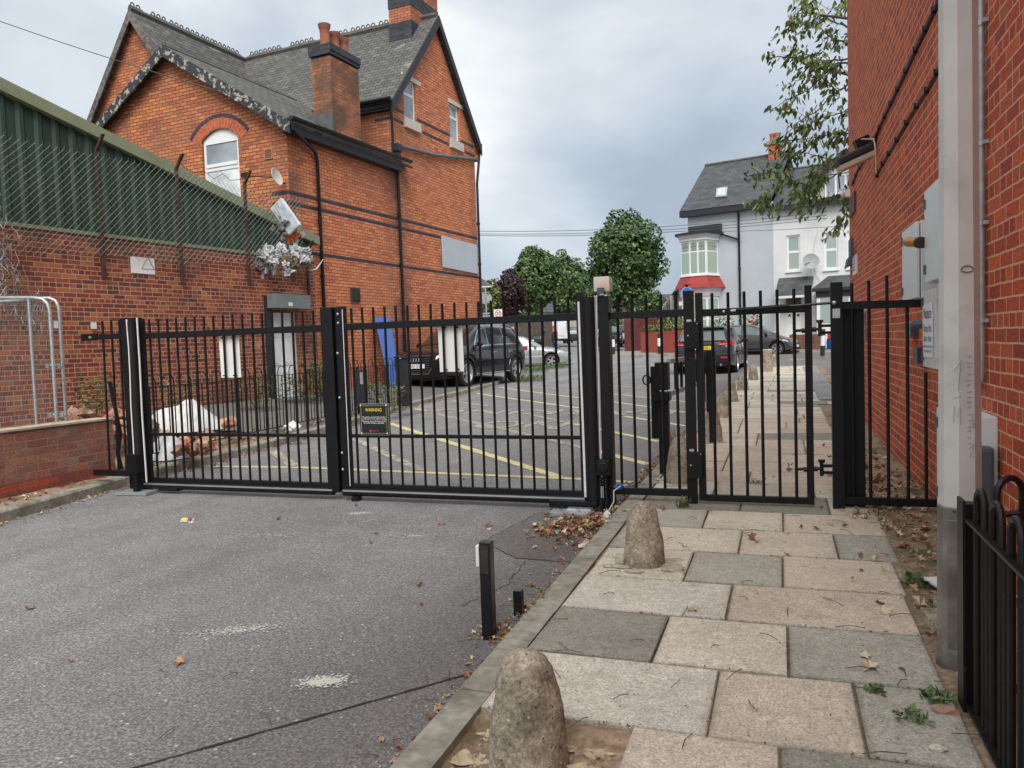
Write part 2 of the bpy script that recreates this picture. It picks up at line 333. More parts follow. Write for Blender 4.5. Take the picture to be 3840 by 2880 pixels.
m_sheet=simple('white sheet',(.80,.80,.78),.5,var=.05,sc=2,dirt=(.58,.56,.50),dirt_sc=2.5,dirt_lo=.55,dirt_hi=.8)
m_galv=simple('galvanised steel',(.42,.46,.48),.45,.55,var=.18,sc=25)
m_galvd=simple('weathered lamp post paint',(.60,.60,.585),.7,.1,var=.10,sc=3.5,dirt=(.46,.45,.42),dirt_sc=5,dirt_lo=.52,dirt_hi=.75,bmp=.1,bsc=90)
m_bare=simple('scuffed bare steel',(.30,.29,.28),.5,.7,var=.35,sc=5,dirt=(.16,.14,.12),dirt_sc=4,dirt_lo=.45,dirt_hi=.65)
m_green=simple('dark green cladding',(.016,.045,.028),.5,var=.25,sc=1.3,dirt=(.03,.058,.042),dirt_sc=.8)
m_olive=simple('olive trim',(.23,.26,.16),.5,var=.08,sc=2,dirt=(.15,.17,.10),dirt_sc=2)
m_rust=simple('rusty angle iron',(.055,.03,.024),.9,var=.5,sc=9)
m_wire=simple('fence wire',(.26,.29,.28),.5,.5,var=.2)
m_upvc=simple('white window frame',(.78,.79,.80),.35,var=.04)
m_render=simple('white render',(.68,.69,.70),.9,var=.05,sc=.8,dirt=(.50,.53,.55),dirt_sc=.5,dirt_lo=.5,dirt_hi=.8,bmp=.1)
m_renderb=simple('pale blue grey render',(.44,.48,.52),.9,var=.05,sc=.8,dirt=(.39,.43,.47),dirt_sc=.5,dirt_lo=.5,dirt_hi=.8,bmp=.1)
m_cream=simple('cream render',(.55,.52,.46),.9,var=.08,sc=2)
m_blackw=simple('black painted timber',(.018,.019,.024),.5,var=.3)
m_barge=simple('peeling barge board',(.03,.035,.045),.8,var=.3,sc=5,dirt=(.40,.35,.29),dirt_sc=7,dirt_lo=.53,dirt_hi=.57)
m_bargeg=simple('weathered grey board',(.16,.15,.14),.9,var=.3,sc=10,dirt=(.07,.06,.055),dirt_sc=7,dirt_lo=.45,dirt_hi=.6)
m_stone=simple('pale stone',(.55,.52,.45),.8,var=.08)
m_lintel=simple('zinc flashing',(.20,.24,.235),.5,.2,var=.25,sc=3,dirt=(.10,.11,.10),dirt_sc=3)
m_terra=simple('terracotta',(.34,.115,.07),.8,var=.3,sc=3,dirt=(.14,.07,.05),dirt_sc=4)
m_cab=simple('pale blue grey cabinet',(.66,.72,.74),.4,var=.03,dirt=(.45,.5,.5),dirt_sc=3,dirt_lo=.6,dirt_hi=.8)
m_cabw=simple('rust streaked white cabinet',(.60,.62,.60),.5,var=.05,dirt=(.35,.22,.13),dirt_sc=5,dirt_lo=.6,dirt_hi=.75)
m_grey=simple('dark grey plastic',(.07,.085,.10),.5,var=.1)
m_paper=simple('torn paper',(.72,.73,.76),.8,var=.05)
m_ink=simple('blue black ink',(.06,.06,.11),.8)
m_amber=simple('amber lens',(.42,.17,.02),.25,var=.2,sc=12)
m_trunk=simple('mottled bark',(.17,.14,.11),.95,var=.4,sc=3,bmp=.6,bsc=12,dirt=(.33,.29,.22),dirt_sc=2.2,dirt_lo=.5,dirt_hi=.56)
m_twig=simple('thin branch',(.10,.08,.07),.9,var=.3)
m_yel=simple('worn yellow road paint',(.62,.56,.29),.85,var=.15,sc=9,dirt=(.36,.34,.25),dirt_sc=11,dirt_lo=.5,dirt_hi=.66,bmp=.3,bsc=120)
m_yelf=simple('faded yellow road paint',(.47,.44,.31),.9,var=.15,sc=9,dirt=(.2,.19,.17),dirt_sc=12,dirt_lo=.42,dirt_hi=.58,bmp=.3,bsc=120)
m_wpaint=simple('white road paint',(.60,.60,.58),.85,var=.1,dirt=(.2,.2,.2),dirt_sc=14,dirt_lo=.5,dirt_hi=.65)
m_splash=simple('white paint splash',(.55,.55,.50),.9,var=.1)
m_tyre=simple('tyre rubber',(.015,.015,.016),.8,var=.2)
m_alloy=simple('alloy wheel',(.55,.56,.58),.3,.7,var=.05)
m_chrome=simple('chrome',(.75,.76,.78),.12,1,var=.02)
m_redl=simple('red tail lens',(.50,.012,.02),.15,var=.1,coat=1)
m_headl=simple('headlamp lens',(.55,.58,.60),.12,.3,var=.2,sc=20,coat=1)
m_ltext=simple('black lettering',(.01,.01,.01),.5,var=0)
m_wtext=simple('white lettering',(.8,.8,.8),.5,var=0)
m_ytext=simple('yellow lettering',(.75,.68,.03),.5,var=0)
m_rtext=simple('red lettering',(.65,.03,.03),.5,var=0)
m_yplate=simple('yellow number plate',(.75,.55,.03),.4,var=0)
m_wplate=simple('white number plate',(.8,.8,.78),.4,var=0)
m_bluesign=simple('blue sign face',(.02,.16,.55),.4,var=.03)
m_blueb_=simple('blue painted board',(.075,.17,.50),.45,var=.08,sc=2,dirt=(.05,.11,.36),dirt_sc=2)
m_glassd=None
def glass(name,col,rough=.06,spec=.9):
    m_,t,b=newm(name); g=nd(t,'ShaderNodeTexCoord').outputs['Object']
    c=mixc(t,ramp(t,noi(t,g,1.3,3),[(.35,0.),(.65,1.)]),tuple(x*.6 for x in col),tuple(x*1.3 for x in col))
    t.links.new(c,b.inputs['Base Color']); b.inputs['Roughness'].default_value=rough; b.inputs['Specular IOR Level'].default_value=spec; b.inputs['Coat Weight'].default_value=.6; b.inputs['Coat Roughness'].default_value=.03
    return m_
m_glassd=glass('dark car glass',(.02,.025,.028))
m_glassc=glass('greenish car glass',(.10,.14,.14))
m_glassw=glass('house window glass with blind',(.30,.34,.38))
m_glasswh=glass('window with white nets',(.62,.66,.68))
m_dwin=glass('dark window',(.03,.035,.035))
def curtain(name,a,bb,sc):
    m_,t,b=newm(name); g=nd(t,'ShaderNodeUVMap').outputs[0]
    w=t.nodes.new('ShaderNodeTexWave'); w.inputs['Scale'].default_value=sc; w.inputs['Distortion'].default_value=2.5; w.inputs['Detail'].default_value=2; t.links.new(g,w.inputs[0])
    c=mixc(t,w.outputs['Fac'],a,bb); t.links.new(c,b.inputs['Base Color']); b.inputs['Roughness'].default_value=.15; b.inputs['Coat Weight'].default_value=.7; return m_
m_blind=curtain('vertical blinds behind glass',(.27,.36,.30),(.36,.45,.38),4)
m_net=curtain('patterned net curtain',(.26,.35,.34),(.40,.48,.46),7.)
def paint(name,col,flake=.2,rough=.22,dirt=None):
    m_=simple(name,col,rough,flake*.5,var=.05,sc=2,dirt=dirt,dirt_sc=3,dirt_lo=.5,dirt_hi=.75,coat=.6,spec=.3); return m_
p_black=paint('black car paint',(.010,.011,.016)); p_blackb=paint('blue black car paint',(.012,.015,.022))
p_silver=paint('dull silver car paint',(.33,.36,.35),.5,.35,(.25,.27,.24)); p_dgrey=paint('dark grey car paint',(.055,.055,.06),.5)
p_blue=paint('blue car paint',(.01,.07,.33),.2); p_white=paint('white van paint',(.68,.71,.75),0,.3); p_lgrey=paint('pale grey car paint',(.36,.38,.40),.5)
def leafm(name,cols,sheen=.4):
    m_,t,b=newm(name); g=nd(t,'ShaderNodeTexCoord').outputs['Object']
    a=t.nodes.new('ShaderNodeAttribute'); a.attribute_name='slab'
    sp=t.nodes.new('ShaderNodeSeparateXYZ'); t.links.new(a.outputs['Color'],sp.inputs[0])
    c=ramp(t,sp.outputs[0],[((i+.5)/len(cols),x) for i,x in enumerate(cols)])
    t.links.new(c,b.inputs['Base Color']); b.inputs['Roughness'].default_value=.5; b.inputs['Specular IOR Level'].default_value=.35
    return m_
m_leaf=leafm('plane tree leaf',[(.03,.062,.02),(.055,.11,.03),(.10,.175,.05),(.18,.26,.10)])
m_leaf2=leafm('cherry leaf',[(.06,.10,.03),(.10,.16,.04),(.17,.23,.06),(.26,.29,.12)])
m_plum=leafm('purple plum leaf',[(.022,.012,.016),(.040,.018,.024),(.065,.028,.032),(.05,.03,.03)])
m_bush=leafm('yellow green leaf',[(.05,.08,.02),(.09,.13,.03),(.16,.18,.06),(.22,.22,.09)])
m_weed=leafm('weed leaf',[(.04,.08,.02),(.07,.14,.03),(.11,.19,.05),(.16,.20,.08)])
m_dead=leafm('fallen leaf',[(.14,.06,.03),(.30,.14,.06),(.42,.25,.12),(.20,.09,.05),(.50,.34,.20),(.26,.08,.06),(.52,.45,.30),(.60,.52,.38)])
# ------------------------------------------------------------------ colour attribute helper
def paintfaces(o,cols):
    me=o.data; at=me.color_attributes.new('slab','FLOAT_COLOR','CORNER'); k=0
    for p in me.polygons:
        c=cols[p.index]
        for j in range(len(p.vertices)):
            q=c[j] if isinstance(c,list) else c; at.data[k].color=(q[0],q[1],q[2],1); k+=1
# ================================================================== GROUND
random.seed(7)
ys=[-30,-10,-4,0]+[i*.5 for i in range(1,96)]+[50,55,60,65,70,75,80,85,90,100,120,150,200,300,450,700]
xs=[-500,-200,-90,-50,-30,-20,-14,-10,-7,-4,-1.2,1,4,10,20,40,90,200,500]
def sheet(xs,ys,fz):
    b=MB(); nx=len(xs)
    for y in ys:
        for x in xs: b.v.append(Vector((x,y,fz(x,y))))
    for j in range(len(ys)-1):
        for i in range(nx-1): b.f.append((j*nx+i,j*nx+i+1,(j+1)*nx+i+1,(j+1)*nx+i))
    return b
struct(sheet(xs,ys,lambda x,y:zg(y)).build('road',m_road,fixn=False))
# --- right kerb and pavement
def kz(y): return zg(y)+.08
def pvz(x,y): return zg(y)+.08
kb=MB(); y=-1.
random.seed(3)
def kerbx(y): return -1.17-.03*min(max((y-2)/3,0),1)+(.028*max(0,y-17) if y>17 else 0)
while y<27:
    ln=.91; y1=y+ln-.012; w=.135
    a0,a1=kerbx(y),kerbx(y1); dz=random.uniform(-.003,.004)
    z0,z1=kz(y)+dz,kz(y1)+dz
    kb.add([(a0+.012,y,z0),(a0+w,y,z0),(a0+w,y,z0-.2),(a0-.006,y,z0-.2),(a0-.006,y,z0-.014),
            (a1+.012,y1,z1),(a1+w,y1,z1),(a1+w,y1,z1-.2),(a1-.006,y1,z1-.2),(a1-.006,y1,z1-.014)],
           [(0,1,2,3,4),(9,8,7,6,5),(0,5,6,1),(1,6,7,2),(3,8,9,4),(4,9,5,0)])
    y+=ln
struct(kb.build('kerb',m_kerb))
BE=(.57,.515,.42); BP=(.55,.475,.385); GY=(.41,.39,.33); DG=(.275,.27,.225); LB=(.60,.56,.49)
rows=[1.43,1.97,2.52,3.06,3.61,4.15,4.73,5.305,5.855,6.42]
lay={1:[(-.49,-.02,BP),(-.02,.55,DG)],2:[(-1.045,-.245,LB),(-.245,.235,BP),(.235,.56,GY)],3:[(-1.045,-.512,DG),(-.512,.012,BE),(.012,.55,GY)],
     4:[(-1.045,-.255,LB),(-.255,.555,BP)],5:[(-1.045,-.512,BE),(-.512,-.005,GY),(-.005,.575,BP)],6:[(-1.045,-.82,GY),(-.82,-.255,BE),(-.255,.3,BP),(.3,.62,GY)],
     7:[(-1.045,-.52,GY),(-.52,.0,BE),(.0,.62,BP)],8:[(-1.045,-.3,DG),(-.3,.32,DG),(.32,.62,BP)],0:[(-1.045,-.3,BE),(-.3,.3,BP),(.3,.55,BE)]}
sl=MB(); scol=[]
def slab(x0,x1,y0,y1,c):
    g_=.0045; z=[pvz(x0,yy)+random.uniform(-.0035,.004) for yy in (y0,y0,y1,y1)]
    x0+=g_;x1-=g_;y0+=g_;y1-=g_; e=.004
    P=[(x0+e,y0+e,z[0]),(x1-e,y0+e,z[1]),(x1-e,y1-e,z[2]),(x0+e,y1-e,z[3]),(x0,y0,z[0]-e),(x1,y0,z[1]-e),(x1,y1,z[2]-e),(x0,y1,z[3]-e),(x0,y0,z[0]-.05),(x1,y0,z[1]-.05),(x1,y1,z[2]-.05),(x0,y1,z[3]-.05)]
    # worn, dirty margin round each slab: inner panel plus a border ring
    m1,m2=random.uniform(.015,.04),random.uniform(.012,.03); I=[(x0+m1,y0+m2),(x1-m1,y0+m2),(x1-m1,y1-m2),(x0+m1,y1-m2)]
    def zz(x,y): u=(x-x0)/(x1-x0); v=(y-y0)/(y1-y0); return (z[0]*(1-u)+z[1]*u)*(1-v)+(z[3]*(1-u)+z[2]*u)*v
    jj=lambda: random.uniform(-.002,.002)
    P=[(p[0]+jj(),p[1]+jj(),p[2]) if i<8 else p for i,p in enumerate(P)]
    P+=[(a,b_,zz(a,b_)+.0006) for a,b_ in I]
    dk=[tuple(v*kk for v in c) for kk in [random.uniform(.70,.95) for _ in range(4)]]
    sl.add([tuple(p) for p in P],[(12,13,14,15),(0,1,13,12),(1,2,14,13),(2,3,15,14),(3,0,12,15)]); scol.append(c)
    for i in range(4): j=(i+1)%4; scol.append([dk[i],dk[j],c,c])
    o_=len(sl.v)-16; sl.f+=[tuple(o_+k for k in f) for f in [(0,4,5,1),(1,5,6,2),(2,6,7,3),(3,7,4,0),(4,8,9,5),(5,9,10,6),(6,10,11,7),(7,11,8,4)]]
    scol.extend([tuple(v*.7 for v in c)]*8)
for r_,L_ in lay.items():
    for a,b_,c in L_:
        k=random.uniform(.93,1.07); slab(a,b_,rows[r_],rows[r_+1],tuple(v*k for v in c))
y=6.42; r_=9
while y<26.5:
    h=random.choice([.55,.56,.6]); edge=.62 if y<14 else (1.0+.0*y); x=kerbx(y)+.14
    if y<8.5: edge=.66
    first=True
    while x<edge-.1:
        w=random.choice([.52,.78,.78,.6]) if not first else random.choice([.3,.52,.78]); first=False
        x1=min(x+w,edge)
        if edge-x1<.2: x1=edge
        c=random.choice([BE,BE,BP,BP,BP,LB]) if random.random()>.09 else random.choice([GY,DG])
        k=random.uniform(.9,1.08); slab(x,x1,y,y+h,tuple(v*k for v in c)); x=x1
    y+=h
o=sl.build('pavement',m_slab,fixn=False); paintfaces(o,scol); struct(o)
# soil bed under and beside the slabs (gaps, planting hole, strip against the wall)
def rough(x,y): return .012*noise.noise(Vector((x*6,y*6,0)))+.006*noise.noise(Vector((x*23,y*23,1)))
fx=[-1.06+.05*i for i in range(47)]; fy=[-.5+.05*i for i in range(60)]+[2.5+.1*i for i in range(60)]+[8.5+.3*i for i in range(63)]
def bedz(x,y):
    z=zg(y)+.062+rough(x,y)*.5
    if -1.05<x<-.5 and 1.97<y<2.5: z=zg(y)+.030+rough(x,y)
    if x>.58 and y<14: z=zg(y)+.074+rough(x,y)*.9
    if x<-.45 and -1.1<y<1.97: z=zg(y)+.05
    return z
struct(sheet(fx,fy,bedz).build('soil',m_dirt,smooth=True,fixn=False))
# setts strip against the right wall far up the street
b=sheet([.66,.85,1.06],[15+.5*i for i in range(23)],lambda x,y:zg(y)+.10)
struct(b.build('setts',m_sett,fixn=False))
# cut-out patch in the tarmac below the drive post
b=MB(); pp_=[(-1.98,4.95),(-1.62,4.62),(-1.24,4.60),(-1.24,5.95),(-1.86,5.9)]; b.poly([(x,y,zg(y)+.0035) for x,y in pp_]); struct(b.build('road_patch',asphalt('patch asphalt',(.235,.225,.215),.5),fixn=False))
def crack(pts,w_=.004):
    b=MB(); random.seed(len(pts)); n=0
    for (xa,ya),(xb,yb) in zip(pts,pts[1:]):
        L_=math.hypot(xb-xa,yb-ya); k=max(2,int(L_/.03)); d=Vector((yb-ya,xa-xb,0))/L_; base=len(b.v)
        for i in range(k+1):
            t=i/k; p=Vector((xa+(xb-xa)*t,ya+(yb-ya)*t,0))+d*noise.noise(Vector((t*9+xa,ya,0)))*.02; q=w_*random.uniform(.3,1)
            for s_ in (1,-1): b.v.append(Vector((p.x+d.x*q*s_,p.y+d.y*q*s_,zg(p.y)+.0048)))
        b.f+=[(base+2*i,base+2*i+1,base+2*i+3,base+2*i+2) for i in range(k)]
    struct(b.build('road_crack',simple('dark crack',(.03,.027,.024),1),fixn=False))
crack([(-1.98,4.95),(-1.62,4.62),(-1.24,4.60)]); crack([(-1.98,4.95),(-1.86,5.9)]); crack([(-1.55,4.6),(-1.5,4.1),(-1.62,3.7)],.003); crack([(-1.5,4.15),(-1.24,4.05)],.0025)
# --- left kerb, verge and pavement
LK=[(-5.9,-3),(-6.12,2),(-6.28,4.72),(-6.55,6.38),(-6.64,6.95),(-6.72,8.7),(-6.98,11.),(-7.33,13.6),(-7.6,15.5),(-7.78,18),(-7.95,21.5),(-8.6,24),(-10.5,26.),(-14,27.2),(-30,28.5)]
def lkx(y):
    for (xa,ya),(xb,yb) in zip(LK,LK[1:]):
        if ya<=y<=yb: return xa+(xb-xa)*(y-ya)/(yb-ya)
    return LK[-1][0] if y>0 else LK[0][0]
def lvz(x,y):
    d=lkx(y)-x
    if y<6.5: return zg(y)+.10+.012*max(d,0)
    k=min((y-6.5)/3,1)
    return zg(y)+.10+(.012*(1-k)+.062*k)*min(max(d,0),3.6)
kb=MB(); w=.13
pts=[Vector((a,b_,0)) for a,b_ in LK]; fine=[]
for a,b_ in zip(pts,pts[1:]):
    n=max(1,int((b_-a).length/.9))
    for i in range(n): fine.append(a.lerp(b_,i/n))
fine.append(pts[-1])
for a,b_ in zip(fine,fine[1:]):
    d=(b_-a).normalized(); nrm=Vector((-d.y,d.x,0)); b2=b_-d*.012
    q=[]
    for p in (a,b2):
        z=zg(p.y)+.105
        q+=[p+nrm*0.015+Vector((0,0,z)),p+nrm*w+Vector((0,0,z)),p+nrm*w+Vector((0,0,z-.25)),p+Vector((0,0,z-.25)),p+Vector((0,0,z-.018))]
    kb.add(q,[(0,1,2,3,4),(9,8,7,6,5),(0,5,6,1),(1,6,7,2),(3,8,9,4),(4,9,5,0)])
struct(kb.build('kerb',m_kerb))
def lsheet(y0,y1,st,mat,name,off=.13,wid=14,nx=24,rg=0):
    b=MB(); ys_=[y0+st*i for i in range(int((y1-y0)/st)+1)]
    for yy in ys_:
        for i in range(nx+1):
            x=lkx(yy)-off-wid*(i/nx)**1.6; b.v.append(Vector((x,yy,lvz(x,yy)+rg*rough(x,yy))))
    for j in range(len(ys_)-1):
        for i in range(nx): b.f.append((j*(nx+1)+i+1,j*(nx+1)+i,(j+1)*(nx+1)+i,(j+1)*(nx+1)+i+1))
    return struct(b.build(name,mat,fixn=False,smooth=True))
lsheet(-3,9.6,.1,m_dirt,'verge',rg=1.2,nx=60)
lsheet(9.6,27.2,.4,m_pave_asph,'pavement')
# far kerb and pavement across the side road
def fbase(y): return zg(y)+.10
b=MB()
for x0,x1 in [(-9.0,40)]:
    b=sheet([x0+(x1-x0)*i/20 for i in range(21)],[39.4+.8*i for i in range(16)],lambda x,y:zg(y)+.11)
far=b.build('pavement',simple('far pavement',(.25,.23,.21),.9,var=.2,sc=1.5,bmp=.1),fixn=False); struct(far)
kb=MB()
for i in range(54):
    x=-9.0+i*.91; kb.box((x+.45,39.33,zg(39.3)+.02),(.9,.15,.20))
struct(kb.build('kerb',m_kerb))
# ------------------------------------------------------------------ yellow box lines
def line(a,b_,w,mat,name='road_marking',z=.004,off=0.):
    A=G(*a);B=G(*b_); d=(B-A); d.z=0; L_=d.length; d.normalize(); n=Vector((-d.y,d.x,0))*w*.58; m_=MB(); k=max(1,int(L_/.25)); random.seed(int(a[0]))
    for i in range(k+1):
        p=A.lerp(B,i/k)
        for sgn in (1,-1):
            q=p+n*sgn*(1+random.uniform(-.08,.08)); m_.v.append(Vector((q.x,q.y,zg(q.y)+z+off)))
    for i in range(k): m_.f.append((2*i,2*i+1,2*i+3,2*i+2))
    return struct(m_.build(name,mat,fixn=False))
line((803,1750),(1108,1753),.085,m_yel); line((1108,1753),(2190,1798),.085,m_yel,off=.0006); line((2190,1798),(2372,1809),.085,m_yel)
line((1016,1687),(1107,1752),.12,m_yelf,off=.002)
line((1329,1648),(1580,1764),.11,m_yelf,off=.002)
line((1459,1588),(2098,1791),.105,m_yel,off=.002)
line((1641,1553),(2180,1676),.10,m_yelf,off=.0);line((2180,1676),(2432,1742),.10,m_yel)
line((1989,1555),(2154,1590),.09,m_yelf);line((2154,1590),(2469,1656),.09,m_yel)
line((2341,1561),(2571,1598),.09,m_yel)
line((1690,1502),(1835,1524),.09,m_yelf);line((1788,1475),(2172,1531),.09,m_yel);line((2300,1549),(2345,1556),.09,m_yelf)
line((1874,1453),(2172,1492),.08,m_yel);line((2300,1507),(2571,1547),.08,m_yel)
line((1556,1534),(1600,1540),.1,m_yel)
line((1920,1440),(2172,1468),.07,m_yelf);line((2297,1477),(2571,1507),.07,m_yel);line((2297,1446),(2571,1470),.06,m_yelf);line((2100,1428),(2560,1452),.05,m_yelf)
def wtext(txt,size,mat,M,name='lettering',parent=None,sx=1.,sy=1.,ext=.0,align='CENTER',zfun=None,bold=.0,local=False):
    bold=min(bold,.012)*size if size<1 else bold
    cu=bpy.data.curves.new(name,'FONT'); cu.body=txt; cu.size=size; cu.align_x=align; cu.align_y='CENTER'; cu.extrude=ext; cu.offset=bold; cu.resolution_u=4
    ob=bpy.data.objects.new(name,cu); COL.objects.link(ob); bpy.context.view_layer.update()
    me=bpy.data.meshes.new_from_object(ob); bpy.data.objects.remove(ob); bpy.data.curves.remove(cu)
    for v in me.vertices:
        p=M@Vector((v.co.x*sx,v.co.y*sy,v.co.z)); v.co=p
        if zfun: v.co.z=zfun(p)
    me.materials.clear(); me.materials.append(mat); me.name=name
    o=bpy.data.objects.new(name,me); COL.objects.link(o)
    if parent is not None:
        o.parent=parent
        if not local: o.matrix_parent_inverse=wm(parent).inverted()
    return o
def roadtext(txt,c,w,h,mat):
    M=Matrix.Translation((c[0],c[1],0))@Matrix.Rotation(PI-rad(4),4,'Z')
    o=wtext(txt,1,mat,M,'road_marking',sx=1,sy=1,zfun=None,bold=.012)
    xs_=[v.co.x for v in o.data.vertices]; ys2=[v.co.y for v in o.data.vertices]
    W_=max(xs_)-min(xs_); H_=max(ys2)-min(ys2); cx=(max(xs_)+min(xs_))/2; cy=(max(ys2)+min(ys2))/2
    for v in o.data.vertices:
        x=c[0]+(v.co.x-cx)*w/W_; y=c[1]+(v.co.y-cy)*h/H_; v.co=(x,y,zg(y)+.0065)
    return struct(o)
g1_=G(1800,1590);g2_=G(2120,1600);roadtext('NO',((g1_.x+g2_.x)/2,(g1_.y+g2_.y)/2),(g2_.x-g1_.x)*1.0,1.15,m_yelf)
g1_=G(1620,1540);g2_=G(2520,1562);roadtext('PARKING',((g1_.x+g2_.x)/2,(g1_.y+g2_.y)/2+.2),(g2_.x-g1_.x)*1.0,1.15,m_yelf)
for a,b_ in [((2060,1357),(2190,1357)),((2296,1360),(2340,1360)),((2363,1360),(2402,1360)),((2690,1352),(2740,1350)),((2960,1350),(3020,1346)),((2000,1356),(2040,1357))]: line(a,b_,.12,m_wpaint)
# crack line and patched strip in the near road, paint splashes
b=MB(); A=Vector((-2.35,1.62));B=Vector((-1.2,3.0)); n=40; random.seed(4)
for i in range(n+1):
    p=A.lerp(B,i/n); d=(B-A).normalized(); q=Vector((-d.y,d.x)); k=.006*random.uniform(.5,1.3); o_=.006*noise.noise(Vector((i*.6,0,0)))
    for s_ in (1,-1): b.v.append(Vector((p.x+q.x*(o_+s_*k),p.y+q.y*(o_+s_*k),zg(p.y)+.004)))
for i in range(n): b.f.append((2*i,2*i+1,2*i+3,2*i+2))
struct(b.build('road_crack',simple('dark crack',(.02,.018,.016),1),fixn=False))
def splash(c,w,h,ang,n,sd,dens=1.):
    random.seed(sd); b=MB(); 
    for i in range(int(n)):
        r=random.gauss(0,.36); q=random.gauss(0,.36)
        x=c[0]+r*w*math.cos(ang)-q*h*math.sin(ang); y=c[1]+r*w*math.sin(ang)+q*h*math.cos(ang); s_=random.uniform(.0025,.007)
        k=random.randint(4,6); b.poly([(x+s_*math.cos(2*PI*j/k+i)*random.uniform(.6,1.6),y+s_*math.sin(2*PI*j/k+i)*random.uniform(.5,1),zg(y)+.0045+i*1e-7) for j in range(k)])
    return struct(b.build('paint_splash',m_splash,fixn=False))
g_=G(1218,2557);splash(g_,.13,.07,.4,650,1)
g_=G(885,2365);splash(g_,.30,.09,.5,420,2)
g_=G(1350,1927);splash(g_,.16,.09,.3,300,3)
g_=G(1555,2012);splash(g_,.25,.08,.2,160,4)
g_=G(1000,2010);splash(g_,.6,.10,.25,200,5)
# ================================================================== BUILDINGS
def framewin(fr,a0,a1,z0,z1,parent,n0=-.08,mulls=(),trans=(),pm=None,fw=.055,name='window',arch=0,fm=None,dep=.05):
    """window frame (part) with pane sub-parts; n0 = recess (towards inside is negative n if outside is +n)"""
    pm=pm or m_glassw; fm=fm or m_upvc; b=MB(); sg=1 if n0<=0 else 1
    b.fbox(fr,a0,a0+fw,n0-dep,n0,z0,z1); b.fbox(fr,a1-fw,a1,n0-dep,n0,z0,z1)
    b.fbox(fr,a0+fw,a1-fw,n0-dep,n0,z0,z0+fw); b.fbox(fr,a0+fw,a1-fw,n0-dep,n0,z1-fw,z1)
    for mpos in mulls: b.fbox(fr,mpos-fw*.6,mpos+fw*.6,n0-dep,n0-.003,z0+fw,z1-fw)
    for tz in trans: b.fbox(fr,a0+fw,a1-fw,n0-dep,n0-.004,tz-fw*.7,tz+fw*.7)
    f=b.build(name,fm,parent)
    xs_=[a0+fw]+[v for mpos in mulls for v in (mpos-fw*.6,mpos+fw*.6)]+[a1-fw]; zs_=[z0+fw]+[v for tz in trans for v in (tz-fw*.7,tz+fw*.7)]+[z1-fw]
    for i in range(0,len(xs_),2):
        for j in range(0,len(zs_),2):
            p=MB(); p.fbox(fr,xs_[i],xs_[i+1],n0-dep*.6,n0-dep*.4,zs_[j],zs_[j+1]); p.build('pane',pm[j//2] if isinstance(pm,(list,tuple)) else pm,f)
    return f
def pipe(pts,r,mat,parent,name='drainpipe',clips=True):
    b=MB(); b.tube(pts,r,10)
    for a,c in zip(pts,pts[1:]):
        a=Vector(a);c=Vector(c); L_=(c-a).length
        if clips and L_>1.5:
            for i in range(1,int(L_/1.4)+1):
                q=a.lerp(c,i*1.4/L_); d=(c-a).normalized(); b.tube([q-d*.04,q+d*.04],r*1.3,10)
    return b.build(name,mat,parent,smooth=True)
# ------------------------------------------------------------------ the orange brick corner house
HO=D(1110,1265,18.2); H=Fr(HO,4.8)          # along the street: a; n is towards the street (right)
HG=Fr(HO,4.8-90)                            # along its gable front: a to the left; n towards the camera? -> n = street dir
# HG: n=90deg clockwise of heading -85.2 -> heading 4.8 (away from camera). outside is -n
house=thing('brick_house','old orange brick corner house with steep slate gables and blue brick bands','house',(HO.x,HO.y,0))
def stain_house(t,col,uv,g):
    # soot and damp runs beside the two rainwater pipes and the corner (real staining on the wall)
    v=t.nodes.new('ShaderNodeVectorMath'); v.operation='SUBTRACT'; v.inputs[1].default_value=(HO.x,HO.y,0); t.links.new(g,v.inputs[0])
    d=t.nodes.new('ShaderNodeVectorMath'); d.operation='DOT_PRODUCT'; d.inputs[1].default_value=tuple(H.a); t.links.new(v.outputs[0],d.inputs[0])
    n_=noi(t,g,.9,6,.6)
    for c,w,amt,colr in [(4.75,.95,.85,(.11,.07,.06)),(.15,.55,.8,(.12,.07,.055)),(9.6,.35,.5,(.14,.08,.06))]:
        x=mth(t,'ABSOLUTE',mth(t,'SUBTRACT',d.outputs['Value'],c)); x=mth(t,'SUBTRACT',1.,mth(t,'DIVIDE',x,w),clamp=True)
        x=mth(t,'MULTIPLY',mth(t,'MULTIPLY',x,ramp(t,n_,[(.38,.1),(.6,1.)])),amt); col=mixc(t,x,col,colr)
    n2=noi(t,g,3.1,7,.7)
    x=mth(t,'ABSOLUTE',mth(t,'SUBTRACT',d.outputs['Value'],4.2)); x=mth(t,'SUBTRACT',1.,mth(t,'DIVIDE',x,.9),clamp=True)
    col=mixc(t,mth(t,'MULTIPLY',mth(t,'MULTIPLY',x,ramp(t,n2,[(.58,0.),(.66,1.)])),.4),col,(.42,.33,.30))
    return col
m_house2=brick('orange brick side wall',[(.62,.20,.10),(.74,.27,.135),(.67,.225,.11),(.80,.33,.18),(.46,.16,.095),(.70,.24,.12),(.80,.29,.12)],(.15,.06,.04),.235,.083,.016,stain=(.34,.17,.11),stain_amt=.4,stain_sc=.6,lo=.48,hi=.66,fine=.8,special=stain_house)
m_house=brick('orange brick gable',[(.44,.145,.08),(.58,.20,.095),(.50,.16,.08),(.62,.24,.115),(.34,.115,.07),(.68,.25,.085)],(.10,.055,.04),.235,.083,.018,stain=(.20,.11,.085),stain_amt=.45,stain_sc=.8,lo=.46,hi=.64,fine=.85)
EA=6.75; LB_=9.85; zb=-.2
Bu0,Bu1,Bap=4.57,LB_,7.3; Bze,Bza=8.50,11.62
